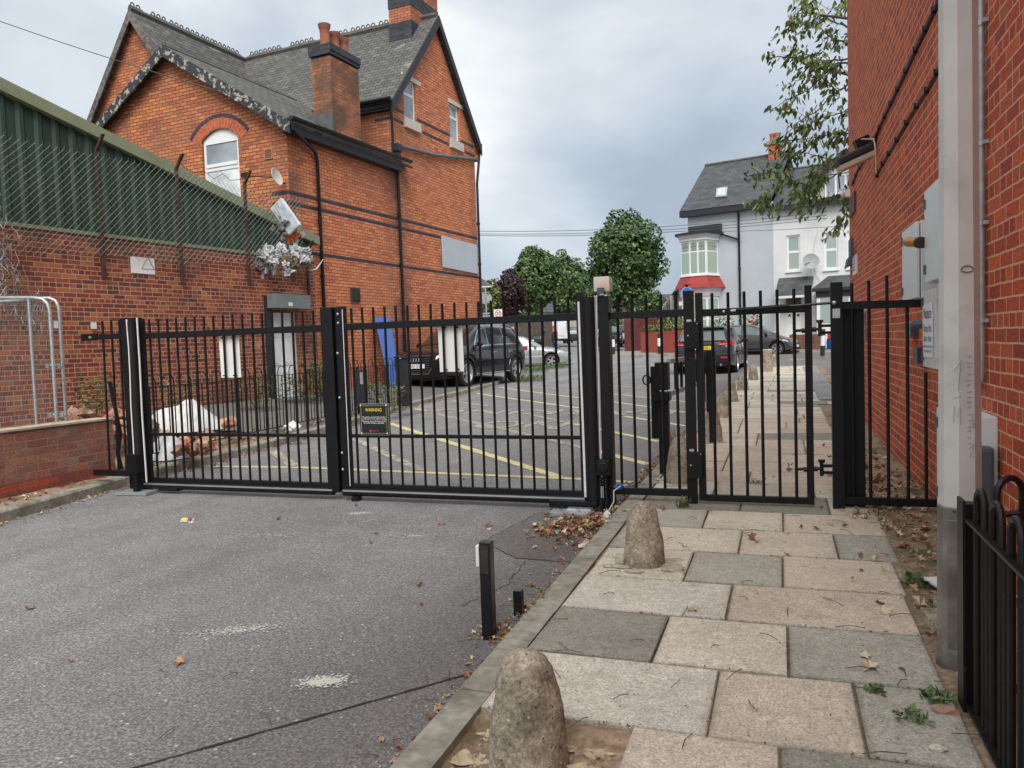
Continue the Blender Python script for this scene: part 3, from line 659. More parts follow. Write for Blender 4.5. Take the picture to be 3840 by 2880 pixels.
# side wall with its gable (one plane), two windows
w1=(5.30,6.00,8.14,9.30); w2=(8.12,8.80,8.16,9.32)
outer=[H.P(0,zb),H.P(LB_,zb),H.P(LB_,Bze-.15),H.P(Bap,Bza-.12),H.P(Bu0,Bze-.0),H.P(Bu0,EA),H.P(0,EA)]
def rct(fr,w,n=0): return [fr.P(w[0],w[2],n),fr.P(w[1],w[2],n),fr.P(w[1],w[3],n),fr.P(w[0],w[3],n)]
b=MB(); b.holes(outer,[rct(H,w1),rct(H,w2)],-H.n*.14); b.build('side_wall',m_house2,house,fixn=False)
# bodies behind: gable front of the low wing, end walls (closed volumes so it holds up from the side)
AV=3.49; AW=7.0; Aza=8.92
arch=[]; wa0,wa1=1.45,2.62; wz0,wz1=5.0,6.60
for i in range(9):
    k=i/8; x=wa0+(wa1-wa0)*k; arch.append(HG.P(x,wz1+.24*(1-(2*k-1)**2)))
hole=[HG.P(wa0,wz0),HG.P(wa1,wz0)]+arch[::-1]
b=MB(); b.holes([HG.P(0,zb),HG.P(AW,zb),HG.P(AW,EA),HG.P(AV,Aza),HG.P(0,EA)],[hole],HG.n*.14)
b.build('gable_wall',m_house,house,fixn=False)
b=MB(); b.poly([HG.P(0,EA-.05,Bu0),HG.P(10.5,EA-.05,Bu0),HG.P(10.5,Bze,Bu0),HG.P(0,Bze,Bu0)])        # eaves wall of the tall range above the wing
b.poly([HG.P(0,zb,LB_),HG.P(11,zb,LB_),HG.P(11,Bze,LB_),HG.P(0,Bze,LB_)]); b.poly([HG.P(11,zb,Bu0),HG.P(11,zb,LB_),HG.P(11,Bze,LB_),HG.P(11,Bza,Bap),HG.P(11,Bze,Bu0)])
b.poly([HG.P(AW,zb,0),HG.P(AW,zb,Bu0),HG.P(AW,EA,Bu0),HG.P(AW,EA,0)])
b.build('upper_wall',m_house,house)
# C gable wing (tall, far left)
CV,CU=7.66,2.7; cs=1.42; Chw=2.35; Cze=Bza-cs*Chw
b=MB(); b.poly([HG.P(CV-Chw,zb,CU),HG.P(CV+Chw,zb,CU),HG.P(CV+Chw,Cze,CU),HG.P(CV,Bza,CU),HG.P(CV-Chw,Cze,CU)])
b.poly([HG.P(CV-Chw,zb,CU),HG.P(CV-Chw,zb,Bu0),HG.P(CV-Chw,Cze,Bu0),HG.P(CV-Chw,Cze,CU)]); b.poly([HG.P(CV+Chw,zb,CU),HG.P(CV+Chw,zb,Bu0),HG.P(CV+Chw,Cze,Bu0),HG.P(CV+Chw,Cze,CU)])
b.build('rear_gable_wall',m_house,house)
def rslab(pts,th,name,mat,parent,**k):
    p=[Vector(q) for q in pts]; n=(p[1]-p[0]).cross(p[2]-p[0]).normalized(); 
    if n.z<0: n=-n
    b=MB(); b.prism(p,-n*th); return b.build(name,mat,parent,**k)
P=HG.P
# wing roof (two slopes)
ov=.28; ze=EA-.12; sl_=(Aza-EA)/AV
rslab([P(-ov,EA+.06-ov*sl_,-.22),P(-ov,EA+.06-ov*sl_,5.2),P(AV,Aza+.1,5.2),P(AV,Aza+.1,-.22)],.07,'roof',m_slate,house)
rslab([P(AW+ov,EA+.06-ov*sl_,-.22),P(AW+ov,EA+.06-ov*sl_,5.2),P(AV,Aza+.1,5.2),P(AV,Aza+.1,-.22)],.07,'roof',m_slate,house)
# main range roof: ridge runs along v at u=Bap
so=.22; sB=(Bza-Bze)/(Bap-Bu0)
def zB(u): return Bze+.08+(u-Bu0)*sB
rslab([P(-.16,zB(Bu0-so),Bu0-so),P(11.1,zB(Bu0-so),Bu0-so),P(11.1,Bza+.12,Bap),P(-.16,Bza+.12,Bap)],.07,'roof',m_slate,house)
sB2=(Bza-Bze)/(LB_-Bap)
rslab([P(-.16,Bze+.06-so*sB2,LB_+so),P(11.1,Bze+.06-so*sB2,LB_+so),P(11.1,Bza+.12,Bap),P(-.16,Bza+.12,Bap)],.07,'roof',m_slate,house)
for sg in (-1,1):
    e=Chw+.2
    rslab([P(CV+sg*e,Bza+.1-cs*e,CU-.2),P(CV+sg*e,Bza+.1-cs*e,Bap),P(CV,Bza+.12,Bap),P(CV,Bza+.12,CU-.2)],.07,'roof',m_slate,house)
# ridge tiles with looped crests
m_ridge=simple('ridge tile',(.10,.095,.085),.9,var=.3,sc=5)
def ridge(p0,p1,parts,tile=.0):
    b=MB(); b.tube([p0,p1],.085,6); d=(p1-p0).normalized(); L_=(p1-p0).length
    for s0,n in parts:
        for i in range(n):
            q=p0+d*(s0+.11+i*.20); 
            if (q-p0).length>L_: break
            ring=[q+Vector((0,0,.14))+d*(.065*math.cos(2*PI*k/8))+Vector((0,0,.07*math.sin(2*PI*k/8))) for k in range(8)]
            b.tube(ring,.021,5,closed=True)
        b.tube([p0+d*s0+Vector((0,0,.07)),p0+d*(s0+.2*n+.05)+Vector((0,0,.07))],.05,5)
    return b.build('ridge_tiles',m_ridge,house)
ridge(P(CV,Bza+.14,CU-.2),P(CV,Bza+.14,Bap),[(.0,2),(.75,3),(1.45,3),(2.1,3),(2.75,3),(3.3,3),(3.9,3)])
ridge(P(CV-.1,Bza+.16,Bap),P(-.1,Bza+.16,Bap),[(.1,7),(1.9,2),(2.3,3),(3.3,5),(4.4,5),(5.5,5)])
b=MB(); b.tube([P(AV,Aza+.09,-.22),P(AV,Aza+.09,4.75)],.06,6); b.build('ridge_tiles',m_ridge,house)
# barge boards
def barge(fr_pts,th,depth,mat,name='barge_board'):
    depth*=.8
    a,b_=[Vector(q) for q in fr_pts]; dn=Vector((0,0,-depth)); m_=MB(); m_.prism([a,b_,b_+dn,a+dn],th); return m_.build(name,mat,house)
nf=-HG.n*.04
barge((P(AV,Aza+.10,-.22),P(-ov-.02,EA+.06-ov*sl_,-.22)),nf,.36,m_barge); barge((P(AV,Aza+.10,-.22),P(AW+ov,EA+.06-ov*sl_,-.22)),nf,.36,m_barge)
barge((P(CV,Bza+.12,CU-.2),P(CV-Chw-.2,Bza+.1-cs*(Chw+.2),CU-.2)),nf,.42,m_bargeg); barge((P(CV,Bza+.12,CU-.2),P(CV+Chw+.2,Bza+.1-cs*(Chw+.2),CU-.2)),nf,.42,m_bargeg)
ns=H.n*.045
barge((H.P(Bap,Bza+.13,.16),H.P(Bu0-so,zB(Bu0-so)+.02,.16)),ns,.40,m_blackw); barge((H.P(Bap,Bza+.13,.16),H.P(LB_+so,Bze+.06-so*sB2,.16)),ns,.40,m_blackw)
# string courses of blue brick, a whisker proud
def band(fr,a0,a1,z,n=1,parent=house,h=.083,sg=1): b=MB(); b.fbox(fr,a0,a1,-.02 if sg>0 else -.004,.004 if sg>0 else .02,z-h/2,z+h/2); return b.build('string_course',m_blueb,parent)
for z in (5.09,4.84,3.74): band(H,0.012,LB_-.0,z)
for a0,a1 in [(Bu0+.0,5.25),(6.02,8.08),(8.84,LB_-.02)]: band(H,a0,a1,8.24); 
for a0,a1 in [(Bu0+.0,5.22),(6.32,8.0),(9.1,LB_-.02)]: band(H,a0,a1,7.94)
for z in (8.24,7.94): b=MB(); b.fbox(HG,.0,.55,Bu0-.004,Bu0+.02,z-.042,z+.042); b.build('string_course',m_blueb,house)
for z in (4.84,5.09): b=MB(); b.fbox(HG,.0,.5,-.004,.02,z-.042,z+.042); b.build('string_course',m_blueb,house)
b=MB(); b.fbox(HG,CV-1.6,CV+1.6,CU-.004,CU+.02,Bza-2.75,Bza-2.63); b.build('string_course',m_blueb,house)
# brick arch over the first-floor window (ring of headers on edge + blue outer ring)
def archring(r0,r1,mat,nb,name):
    cx=(wa0+wa1)/2; half=(wa1-wa0)/2; sag=.24; R_=(half**2+sag**2)/(2*sag); cz=wz1+sag-R_; am=math.asin((half+.10)/R_)*.98
    b=MB()
    for i in range(nb):
        t0=-am+2*am*i/nb+.006; t1=-am+2*am*(i+1)/nb-.006
        q=[P(cx+math.sin(t)*(R_+r),cz+math.cos(t)*(R_+r),-.006) for t,r in ((t0,r0),(t1,r0),(t1,r1),(t0,r1))]
        b.prism(q,HG.n*.03)
    return b.build(name,mat,house)
archring(.02,.25,simple('arch brick',(.46,.12,.06),.9,var=.3,sc=9),19,'window_arch'); archring(.262,.35,m_blueb,14,'window_arch')
# the arched window
f=MB(); n0=.06
aw0,aw1=wa0+.02,wa1-.02
f.fbox(HG,aw0,aw0+.07,n0,n0+.06,wz0,wz1); f.fbox(HG,aw1-.07,aw1,n0,n0+.06,wz0,wz1)
f.fbox(HG,aw0+.07,aw1-.07,n0,n0+.06,5.86,5.98); f.fbox(HG,aw0+.07,aw1-.07,n0,n0+.06,wz0,wz0+.08); f.fbox(HG,aw0+.07,aw1-.07,n0,n0+.06,wz1-.09,wz1)
f.prism([P(wa0,wz1,n0),P(wa1,wz1,n0)]+[P(wa0+(wa1-wa0)*(1-i/8),wz1+.235*(1-(1-2*i/8)**2),n0) for i in range(9)],HG.n*.05)
f.fbox(HG,aw0+.07,aw1-.07,n0-.02,n0,5.95,6.03)
F_=f.build('window',m_upvc,house)
p=MB(); p.fbox(HG,aw0+.07,aw1-.07,n0+.02,n0+.04,5.98,wz1-.09); p.build('pane',m_glassw,F_)
p=MB(); p.fbox(HG,aw0+.07,aw1-.07,n0+.02,n0+.04,wz0+.08,5.86); p.build('pane',m_glasswh,F_)
# two gable windows, sills and heads
for w in (w1,w2):
    F_=framewin(H,w[0]+.01,w[1]-.01,w[2],w[3],house,n0=-.06,trans=(w[3]-.42,),pm=m_glassw,fw=.06)
    b=MB(); b.fbox(H,w[0]-.05,w[1]+.1,-.05,.09,w[2]-.30,w[2]-.03); b.build('window_sill',m_stone,house)
    b=MB(); b.fbox(H,w[0]-.06,w[1]+.28,-.02,.03,w[3]-.01,w[3]+.12); b.build('window_head',m_stone,house)
# gutters, fascias, pipes
def gutter(p0,p1,name='gutter',r=.075):
    b=MB(); d=(p1-p0).normalized(); s_=d.cross(Vector((0,0,1))); n=8
    for p in (p0,p1):
        for k in range(n+1): b.v.append(p+s_*r*math.cos(PI*k/n)-Vector((0,0,1))*r*math.sin(PI*k/n))
    for k in range(n): b.f.append((k,k+1,n+1+k+1,n+1+k))
    b.f.append(tuple(range(n+1))); b.f.append(tuple(range(2*n+1,n,-1))); b.poly([p0+s_*r,p1+s_*r,p1-s_*r,p0-s_*r])
    return b.build(name,m_blackg,house,smooth=True)
gutter(H.P(-.25,EA-.03,.36),H.P(Bu0+.38,EA+.0,.36))
b=MB(); b.fbox(H,-.22,Bu0+.12,.20,.235,EA-.34,EA-.04); b.fbox(H,-.2,Bu0+.1,.0,.20,EA-.34,EA-.30); b.build('fascia_board',m_blackw,house)
gutter(P(-.2,Bze-.12,Bu0-.28),P(3.2,Bze-.10,Bu0-.28)); b=MB(); b.fbox(HG,-.12,4.8,Bu0-.2,Bu0-.17,Bze-.30,Bze-.02); b.fbox(HG,-.1,4.8,Bu0-.16,Bu0,Bze-.36,Bze-.28); b.build('fascia_board',m_blackw,house)
pipe([H.P(-.2,EA-.02,.34),H.P(-.18,EA-.28,.33),H.P(.92,EA-.55+.0,.09),H.P(1.02,EA-.75,.07),H.P(1.02,.5,.07)],.045,m_blackg,house)
pipe([H.P(Bu0+.12,EA-.15,.07),H.P(Bu0+.12,.5,.07)],.045,m_blackg,house)
pipe([P(-.02,Bze-.15,Bu0-.22),P(-.06,Bze-.5,Bu0-.06),P(-.06,EA+.42,Bu0-.06)],.04,m_blackg,house)
b=MB(); b.fbox(H,Bu0-.12,Bu0+.14,.04,.24,EA+.22,EA+.42); b.fbox(H,Bu0-.08,Bu0+.10,.06,.20,EA+.10,EA+.22); b.build('hopper_head',m_blackw,house)
pipe([H.P(Bu0+.2,EA+.44,.08),H.P(6.93,7.36,.08),H.P(9.75,7.80,.08)],.05,simple('lead grey pipe',(.12,.135,.135),.5),house)
pipe([H.P(10.12,Bze-.14,.10),H.P(10.02,7.6,.06),H.P(LB_+.03,7.0,.05),H.P(LB_+.0,.5,.05)],.045,m_blackg,house)
b=MB(); b.fbox(H,LB_-.05,LB_+.32,-.35,.02,Bze-.55,Bze-.12); b.fbox(H,LB_-.02,LB_+.30,-.3,.06,Bze-.7,Bze-.5); b.build('kneeler',m_house,house)
gutter(P(-.15,Bze-.10,LB_+.28),P(3,Bze-.1,LB_+.28))
# chimneys
def chimney(fr,a0,a1,n0,n1,z0,z1,pots,mat=m_chim,capm=m_blueb,bands=(),ped=None):
    b=MB(); b.fbox(fr,a0,a1,n0,n1,z0,z1-.30); c=b.build('chimney',mat,house)
    b=MB(); b.fbox(fr,a0-.05,a1+.05,n0-.05,n1+.03,z1-.26,z1-.17); b.fbox(fr,a0-.055,a1+.055,n0-.055,n1+.055,z1-.17,z1); b.build('chimney_cap',capm,c)
    for z in bands: b=MB(); b.fbox(fr,a0-.012,a1+.012,n0-.012,n1+.012,z[0],z[1]); b.build('chimney_band',capm,c)
    for pa,pn,h,r in pots:
        b=MB(); b.lathe(fr.P(pa,z1-.02,pn),[(r*.95,0),(r*.88,h*.55),(r*.95,h*.8),(r*1.12,h*.86),(r*1.1,h*.93),(r*1.2,h*.97),(r*1.2,h),(r*.9,h),(r*.8,h*.75)],16); b.build('chimney_pot',m_terra,c,smooth=True)
    return c
chimney(H,2.20,3.45,-.88,-.28,6.7,9.28,[(2.42,-.58,.62,.14),(2.84,-.58,.55,.14),(3.22,-.58,.52,.14)])
b=MB(); b.fbox(H,2.12,3.52,-.3,-.24,6.66,6.95); b.fbox(H,2.12,2.2,-1.0,-.24,6.7,7.5); b.build('flashing',simple('grey lead flashing',(.09,.10,.10),.7,var=.3),house)
chimney(H,6.62,8.35,-1.22,-.42,10.6,13.35,[(7.1,-.8,.5,.13),(7.9,-.8,.5,.13)],mat=m_house,bands=[(10.9,11.5),(11.95,12.35)])
# signs, vents and small things fixed to the wall
for w in [(7.22,9.70,3.86,4.88)]:
    b=MB(); b.prism([H.P(7.23,3.90,.02),H.P(9.70,3.86,.02),H.P(9.70,4.86,.02),H.P(7.21,4.90,.02)],H.n*.03)
    o=b.build('blank_sign',simple('pale blue panel',(.47,.52,.58),.6,var=.04,sc=1.2)); tag(o,'large blank pale grey-blue board fixed to the side wall of the brick house','board')
b=MB(); b.fbox(H,2.22,2.62,.01,.04,2.62,3.0); v_=b.build('vent',simple('dark brown vent',(.05,.04,.035),.8),house)
b=MB(); b.fbox(H,2.27,2.57,.04,.06,2.67,2.95); b.build('vent_grille',simple('grille',(.025,.022,.02),.7),v_)
b=MB(); b.fbox(HG,.42,.66,-.02,.0,5.92,6.16); v_=b.build('air_brick',simple('air brick surround',(.48,.24,.15),.9),house)
b=MB()
for i in range(6):
    for j in range(6): b.fbox(HG,.445+i*.034,.467+i*.034,-.026,-.018,5.945+j*.034,5.967+j*.034)
b.build('vent_grille',simple('dark clay',(.06,.02,.018),.9),v_)
# satellite dish on the gable corner
dish=thing('satellite_dish','pale satellite dish seen edge on, on the gable corner of the orange brick house','satellite dish',tuple(P(.2,5.35,-.1)))
dc=P(.10,5.38,-.34); b=MB(); b.lathe(dc,[(0,0),(.08,.008),(.15,.027),(.20,.053),(.205,.058),(.20,.064),(.13,.033),(.001,.012)],20,axis=(H.n*.93+HG.n*.12+Vector((0,0,.25)))); b.build('dish',simple('cream dish',(.55,.54,.48),.5),dish,smooth=True)
b=MB(); b.tube([P(.10,5.30,-.0),P(.12,5.32,-.3),dc],.018,8); b.tube([dc,P(.75,5.45,-.55)],.012,6); b.build('arm',m_iron,dish); b=MB(); b.fbox(HG,.68,.86,-.6,-.5,5.42,5.52); b.build('receiver',m_iron,dish)
# step wall between brown wall and house + low plinth
# ------------------------------------------------------------------ green clad warehouse with old brick wall
W0=D(1150,1265,17.75); WA=Fr(W0,7.2)     # a = distance along towards the house(0) ; negative = nearer camera
ware=thing('warehouse','long low warehouse of old red brick with dark green cladding above','warehouse',(W0.x,W0.y,0))
def wpx(x,y,n=0): return WA.px(x,y,n)
aR=.35; tl=wpx(52,848); tr=wpx(960,957); ZT=(tl[1]+tr[1])/2
aL=-16.
r0=wpx(0,300); r1=wpx(1030,812)
def zr(a): return r0[1]+(r1[1]-r0[1])*(a-r0[0])/(r1[0]-r0[0])
# door opening at the right end
da0,_=wpx(1010,1300); da1,_=wpx(1122,1300); dz1=wpx(1030,1168)[1]; dz0=.30
b=MB(); b.holes([WA.P(aL,-.3),WA.P(aR,-.3),WA.P(aR,ZT),WA.P(aL,ZT)],[[WA.P(da0,dz0),WA.P(da1,dz0),WA.P(da1,dz1),WA.P(da0,dz1)]],-WA.n*.28)
b.fbox(WA,aR-.3,aR,-.5,-.01,-.3,ZT); b.build('brick_wall',m_ware,ware,fixn=False)
b=MB(); 
# profiled sheet: vertical trapezoid ribs, set back behind the wall face
a=aL; prof=[]
while a<aR+.2:
    prof+=[(a,-.34),(a+.045,-.30),(a+.105,-.30),(a+.15,-.34)]; a+=.29
for (a0,n0),(a1,n1) in zip(prof,prof[1:]):
    b.poly([WA.P(a0,ZT-.0,n0),WA.P(a1,ZT-.0,n1),WA.P(a1,min(zr(a1),20),n1),WA.P(a0,zr(a0),n0)])
b.build('cladding',m_green,ware,fixn=False)
b=MB(); b.prism([WA.P(aL,ZT,.02),WA.P(aR,ZT,.02),WA.P(aR,ZT,-.36),WA.P(aL,ZT,-.36)],(0,0,.06)); b.build('sill_flashing',m_olive,ware)
b=MB(); b.prism([WA.P(aL,zr(aL)-.05,-.2),WA.P(aR+.5,zr(aR+.5)-.05,-.2),WA.P(aR+.5,zr(aR+.5)+.15,-.2),WA.P(aL,zr(aL)+.15,-.2)],-WA.n*.22); b.build('roof_edge',m_olive,ware)
b=MB(); b.poly([WA.P(aL,zr(aL)+.1,-.4),WA.P(aR+.5,zr(aR+.5)+.1,-.4),WA.P(aR+.5,zr(aR+.5)+.1,-14),WA.P(aL,zr(aL)+.1,-14)]); b.poly([WA.P(aL,-.3,-14),WA.P(aL,-.3,0),WA.P(aL,zr(aL),-.3),WA.P(aL,zr(aL),-14)]); b.build('roof',m_green,ware)
# white panelled door in its opening, zinc box lintel above
dr=MB(); dn=-.07; dr.fbox(WA,da0+.03,da1-.14,dn-.05,dn,dz0+.02,dz1-.02); 
door=dr.build('door',m_white,ware)
pw=(da1-.14-da0-.03); 
for i in range(2):
    for (z0,z1) in ((.12,.36),(.40,.66),(.72,.90)):
        x0=da0+.03+pw*(.10+.46*i); x1=x0+pw*.34; h=dz1-dz0; b=MB(); b.fbox(WA,x0,x1,dn,dn+.012,dz0+h*z0,dz0+h*z1); b.fbox(WA,x0+.04,x1-.04,dn+.012,dn+.022,dz0+h*z0+.05,dz0+h*z1-.05); b.build('door_panel',m_upvc,door)
b=MB(); b.fbox(WA,da1-.14,da1-.06,dn-.05,dn+.04,dz0,dz1); b.fbox(WA,da0,da0+.03,dn-.05,dn+.04,dz0,dz1); b.build('door_frame',m_cream,door)
b=MB(); b.fbox(WA,da1-.06,da1,dn-.1,-.004,dz0,dz1); b.build('door_reveal',m_ware,door)
l0=wpx(1036,1150,.3)[0]; l1=wpx(1165,1150,.3)[0]; lz1=wpx(1036,1100,.3)[1]; lz0=wpx(1040,1153,.3)[1]
b=MB(); b.fbox(WA,l0,l1,.0,.30,lz0,lz1); b.build('door_canopy',m_lintel,ware)
b=MB(); b.fbox(WA,l0+.38,l0+.50,.30,.306,lz0+.04,lz0+.12); b.build('sticker',m_upvc,ware)
b=MB(); b.fbox(WA,l0-.05,l0+.12,-.01,.05,dz0,lz1-.03); b.build('door_post',m_blackw,ware)
def wsign(x0,y0,x1,y1,name):
    a0,z1=wpx(x0,y0); a1,z0=wpx(x1,y1); return a0,a1,z0,z1
# faded white sign with a triangle
a0,a1,z0,z1=wsign(487,962,579,1030,'')
sg=thing('wall_sign','blank white sign with a faded triangle on the old brick wall','sign',tuple(WA.P((a0+a1)/2,z0,.01)))
b=MB(); b.fbox(WA,a0,a1,.005,.02,z0,z1); b.build('board',m_sheet,sg)
b=MB(); ca=a0+(a1-a0)*.70; cz=(z0+z1)/2+.02; R_=.15
for i in range(3):
    p0=(ca+R_*math.sin(i*2*PI/3),cz+R_*math.cos(i*2*PI/3)); p1=(ca+R_*math.sin((i+1)*2*PI/3),cz+R_*math.cos((i+1)*2*PI/3)); b.tube([WA.P(p0[0],p0[1],.022),WA.P(p1[0],p1[1],.022)],.006 if i else .011,4)
b.build('triangle',simple('faded grey print',(.32,.32,.36),.8),sg)
# small white marker plates on the wall
for (x,y,lab) in [(350,1220,'small white square plate with a hook on the old brick wall left of the gate'),(212,1217,'small white wall plate hidden behind the mesh fence poles')]:
    a,z=wpx(x,y); b=MB(); b.fbox(WA,a-.05,a+.05,.005,.015,z-.06,z+.05); o=b.build('wall_plate',m_sheet); tag(o,lab,'plate')
# ------------------------------------------------------------------ chain link fence on cranked rusty posts, in front of the warehouse wall
cf=thing('chain_link_fence','sagging chain-link fence on rusty cranked posts bolted to the top of the old brick wall','fence',tuple(WA.P(-4,3,.1)))
for (x0,y0),(x1,y1) in [(T('t1',850,1180),T('t5',898,735)),(T('t1',1545,1350),T('t5',1575,775)),(T('t1',2120,1490),T('t5',2155,810)),((1148,905),(1160,1150))]:
    a,zb_=wpx(x1,y1,.06); zt=wpx(x0,y0,.06)[1]; b=MB(); b.fbox(WA,a-.025,a+.025,.04,.09,zb_,zt-.25); b.prism([WA.P(a-.025,zt-.25,.04),WA.P(a+.025,zt-.25,.04),WA.P(a+.025,zt-.25,.09),WA.P(a-.025,zt-.25,.09)],WA.P(a,zt,.25)-WA.P(a,zt-.25,.065)); b.build('post',m_rust,cf)
random.seed(11)
mt=wpx(*T('t1',0,1120),.1); zt0=mt[1]; 
def top(a): return zt0-.05+.03*math.sin(a*1.3)
ab=wpx(*T('t5',1100,540),.1)[1]
def bot(a): return ab-.04+.05*math.sin(a*2.1)-.06*math.sin(a*.7)
cw=.118; b=MB()
A0=wpx(40,900,.1)[0]; A1=-.05
def cpt(i,j):   # diamond lattice nodes
    a=A0+(i)*cw/2; z=top(a)-(j)*.058; wv=.02*noise.noise(Vector((a*2,z*2,0)))
    return WA.P(a+.012*noise.noise(Vector((a*3,z*3,3))),z,.10+wv*2)
ni=int((A1-A0)/(cw/2)); nj=int((zt0-ab)/.058)+2
for i in range(ni):
    for j in range(nj):
        if (i+j)%2: continue
        a=A0+i*cw/2; zz=top(a)-j*.058
        if zz<bot(a): continue
        p=cpt(i,j)
        for di in (-1,1):
            q=cpt(i+di,j+1)
            d=(q-p); s_=Vector((0,0,1)).cross(d).normalized() if abs(d.z)<.99*d.length else WA.a
            s1=WA.n*.0026; s2=d.cross(WA.n).normalized()*.0026
            o_=len(b.v); b.v+=[p+s1,p-s1+s2,p-s1-s2,q+s1,q-s1+s2,q-s1-s2]; b.f+=[(o_,o_+1,o_+4,o_+3),(o_+1,o_+2,o_+5,o_+4),(o_+2,o_,o_+3,o_+5)]
    if i%2==0:
        a=A0+i*cw/2; q=cpt(i,0); b.tube([q,q+Vector((0,0,.05))+WA.a*random.uniform(-.02,.02)],.0028,3)
b.build('mesh',m_wire,cf,fixn=False)
# bunched loose mesh at the left end
b=MB(); random.seed(5)
for k in range(260):
    t0=random.random(); aa=A0-.30-random.random()*.5+.65*t0*t0; z=zt0-.05-2.75*t0; p=WA.P(aa,z,.12+random.random()*.35); pts=[p]
    for _ in range(5): p=p+Vector((random.uniform(-.05,.05),random.uniform(-.06,.06),-random.uniform(.03,.09))); pts.append(p)
    b.tube(pts,.0035,3,caps=False)
b.build('loose_mesh',m_wire,cf,fixn=False)
# barbed wire loops
b=MB()
pts=[wpx(*T('t1',x,y),.25) for x,y in [(1545,1375),(1590,1450),(1680,1490),(1760,1480),(1850,1545),(1925,1500),(1990,1560),(2110,1545)]]
b.tube([WA.P(a,z,.25) for a,z in pts],.006,4); b.build('barbed_wire',m_rust,cf)
# rubbish bags and plastic caught in the mesh
def rag(b,c,r,n,sd,flat=.35):
    random.seed(sd); n=int(n*1.5)
    for k in range(n):
        p=Vector(c)+Vector((random.gauss(0,r*.5),random.gauss(0,r*.25),random.gauss(0,r*.35)))
        b.blob(p,random.uniform(.03,.085)*r/.35,seed=k*1.7+sd,amp=.85,sub=3,sc=(random.uniform(.5,1.6),.5,random.uniform(.4,1.8)),freq=random.uniform(1.6,3.4))
def litter(name,lab,px,r,n,mat,sd,nn=.12):
    a,z=wpx(px[0],px[1],nn); b=MB(); rag(b,WA.P(a,z,nn),r,n,sd); o=b.build(name,mat); tag(o,lab,'rubbish'); return o
m_bagw=simple('white plastic film',(.50,.52,.54),.4,var=.25,sc=9); m_bagg=simple('grey dirty plastic',(.20,.20,.21),.5,var=.6,sc=14); m_bago=simple('orange carrier bag',(.75,.16,.02),.45,var=.2); m_bagb=simple('brown rotten sacking',(.25,.20,.14),.9,var=.4,sc=8); m_bagblue=simple('blue plastic',(.05,.22,.5),.4)
litter('plastic_bag','crumpled orange carrier bag caught in the chain-link at the house corner',(1092,872),.20,10,m_bago,3,.16)
litter('plastic_bags','ragged white plastic bags snagged in the mesh beside the orange bag',(1095,905),.24,22,m_bagw,5,.10)
litter('plastic_bags','grey plastic rags hanging in the mesh left of the orange bag',(1050,850),.20,16,m_bagg,8,.10)
litter('plastic_bags','long heap of white and grey plastic bags lying along the wall top below the mesh',(1010,972),.36,34,m_bagw,9,.16)
litter('plastic_bags','white and pale blue bags spilling over the right end of the wall top',(1115,965),.30,34,m_bagw,14,.2)
litter('sacking','brown rotten sacking hanging below the bags over the canopy door',(1095,982),.32,22,m_bagb,15,.16)
litter('plastic_bags','grey torn plastic at the left end of the rubbish on the wall top',(985,982),.22,18,m_bagg,17,.14)
litter('plastic_wrapper','blue plastic wrapper in the heap on the wall top',(1040,953),.11,6,m_bagblue,19,.24)
a0,z0=wpx(1043,790,.2); b=MB(); b.box(WA.P(*wpx(1072,812,.2),.2),(.36,.10,.72),mat=Matrix.Rotation(-rad(7),3,'Z')@Matrix.Rotation(rad(-32),3,'Y')@Matrix.Rotation(rad(10),3,'X')); o=b.build('crisp_packet_box',simple('clear plastic over white board',(.55,.60,.66),.25,var=.25,sc=7),bevel=.01); o.name='plastic_box'; tag(o,'grey white plastic-wrapped box wedged high in the chain-link by the house corner','box')
b=MB(); b.tube([WA.P(*wpx(x,y,.2),.2) for x,y in [(1150,1008),(1165,1014),(1185,1010),(1200,990),(1212,972)]],[.004,.01,.02,.016,.008],4); o=b.build('plastic_strip',m_bagw); tag(o,'thin white plastic strip slung from the bags to the drainpipe','rubbish')
# ------------------------------------------------------------------ white rendered houses on the side road
WH=Fr(D(2740,1265,42),103.5)      # a to the right, n towards the camera
def w5(x,y,n=0): return WH.px(2500+x/3.072,560+y/3.072,n)
def w9(x,y,n=0): return WH.px(2420+x/1.628,1020+y/1.628,n)
wb=.5
sL=w5(245,900)[0]; sM=w5(1225,900)[0]; sR=sM+9.5; zE=w5(700,685)[1]; zE2=w5(1240,690)[1]
wh=thing('rendered_house','pale blue-grey rendered end house with a slate roof and red-skirted bay window','house',tuple(WH.P((sL+sM)/2,wb)))
wh2=thing('rendered_house','white rendered terrace house with a gabled dormer, right of the black drainpipe','house',tuple(WH.P((sM+sR)/2,wb)))
DR=8.
b=MB(); b.fbox(WH,sL,sM,-DR,0,wb,zE+.1); b.build('wall',m_renderb,wh)
# windows of the white house
wins=[(1380,1540,995,1390),(1812,1975,962,1372),(2077,2240,945,1355)]
WR=[]
for x0,x1,y0,y1 in wins:
    a0,z1=w5(x0,y0); a1,z0=w5(x1,y1); WR.append((a0,a1,z0,z1))
a0,z1=w9(850,148); a1,z0=w9(962,385); DOOR=(a0,a1,wb+.05,z1)
b=MB(); b.holes([WH.P(sM,wb),WH.P(sR,wb),WH.P(sR,zE2),WH.P(sM,zE2)],[rct(WH,w) for w in WR+[DOOR]],-WH.n*.12); b.fbox(WH,sM,sR,-DR,-.4,wb,zE2); b.build('wall',m_render,wh2,fixn=False)
for w in WR:
    framewin(WH,w[0],w[1],w[2],w[3],wh2,n0=-.07,trans=((w[2]+w[3])/2+.05,),pm=m_net,fw=.09)
    b=MB(); b.fbox(WH,w[0]-.06,w[1]+.06,-.05,.08,w[2]-.10,w[2]); b.build('window_sill',m_upvc,wh2)
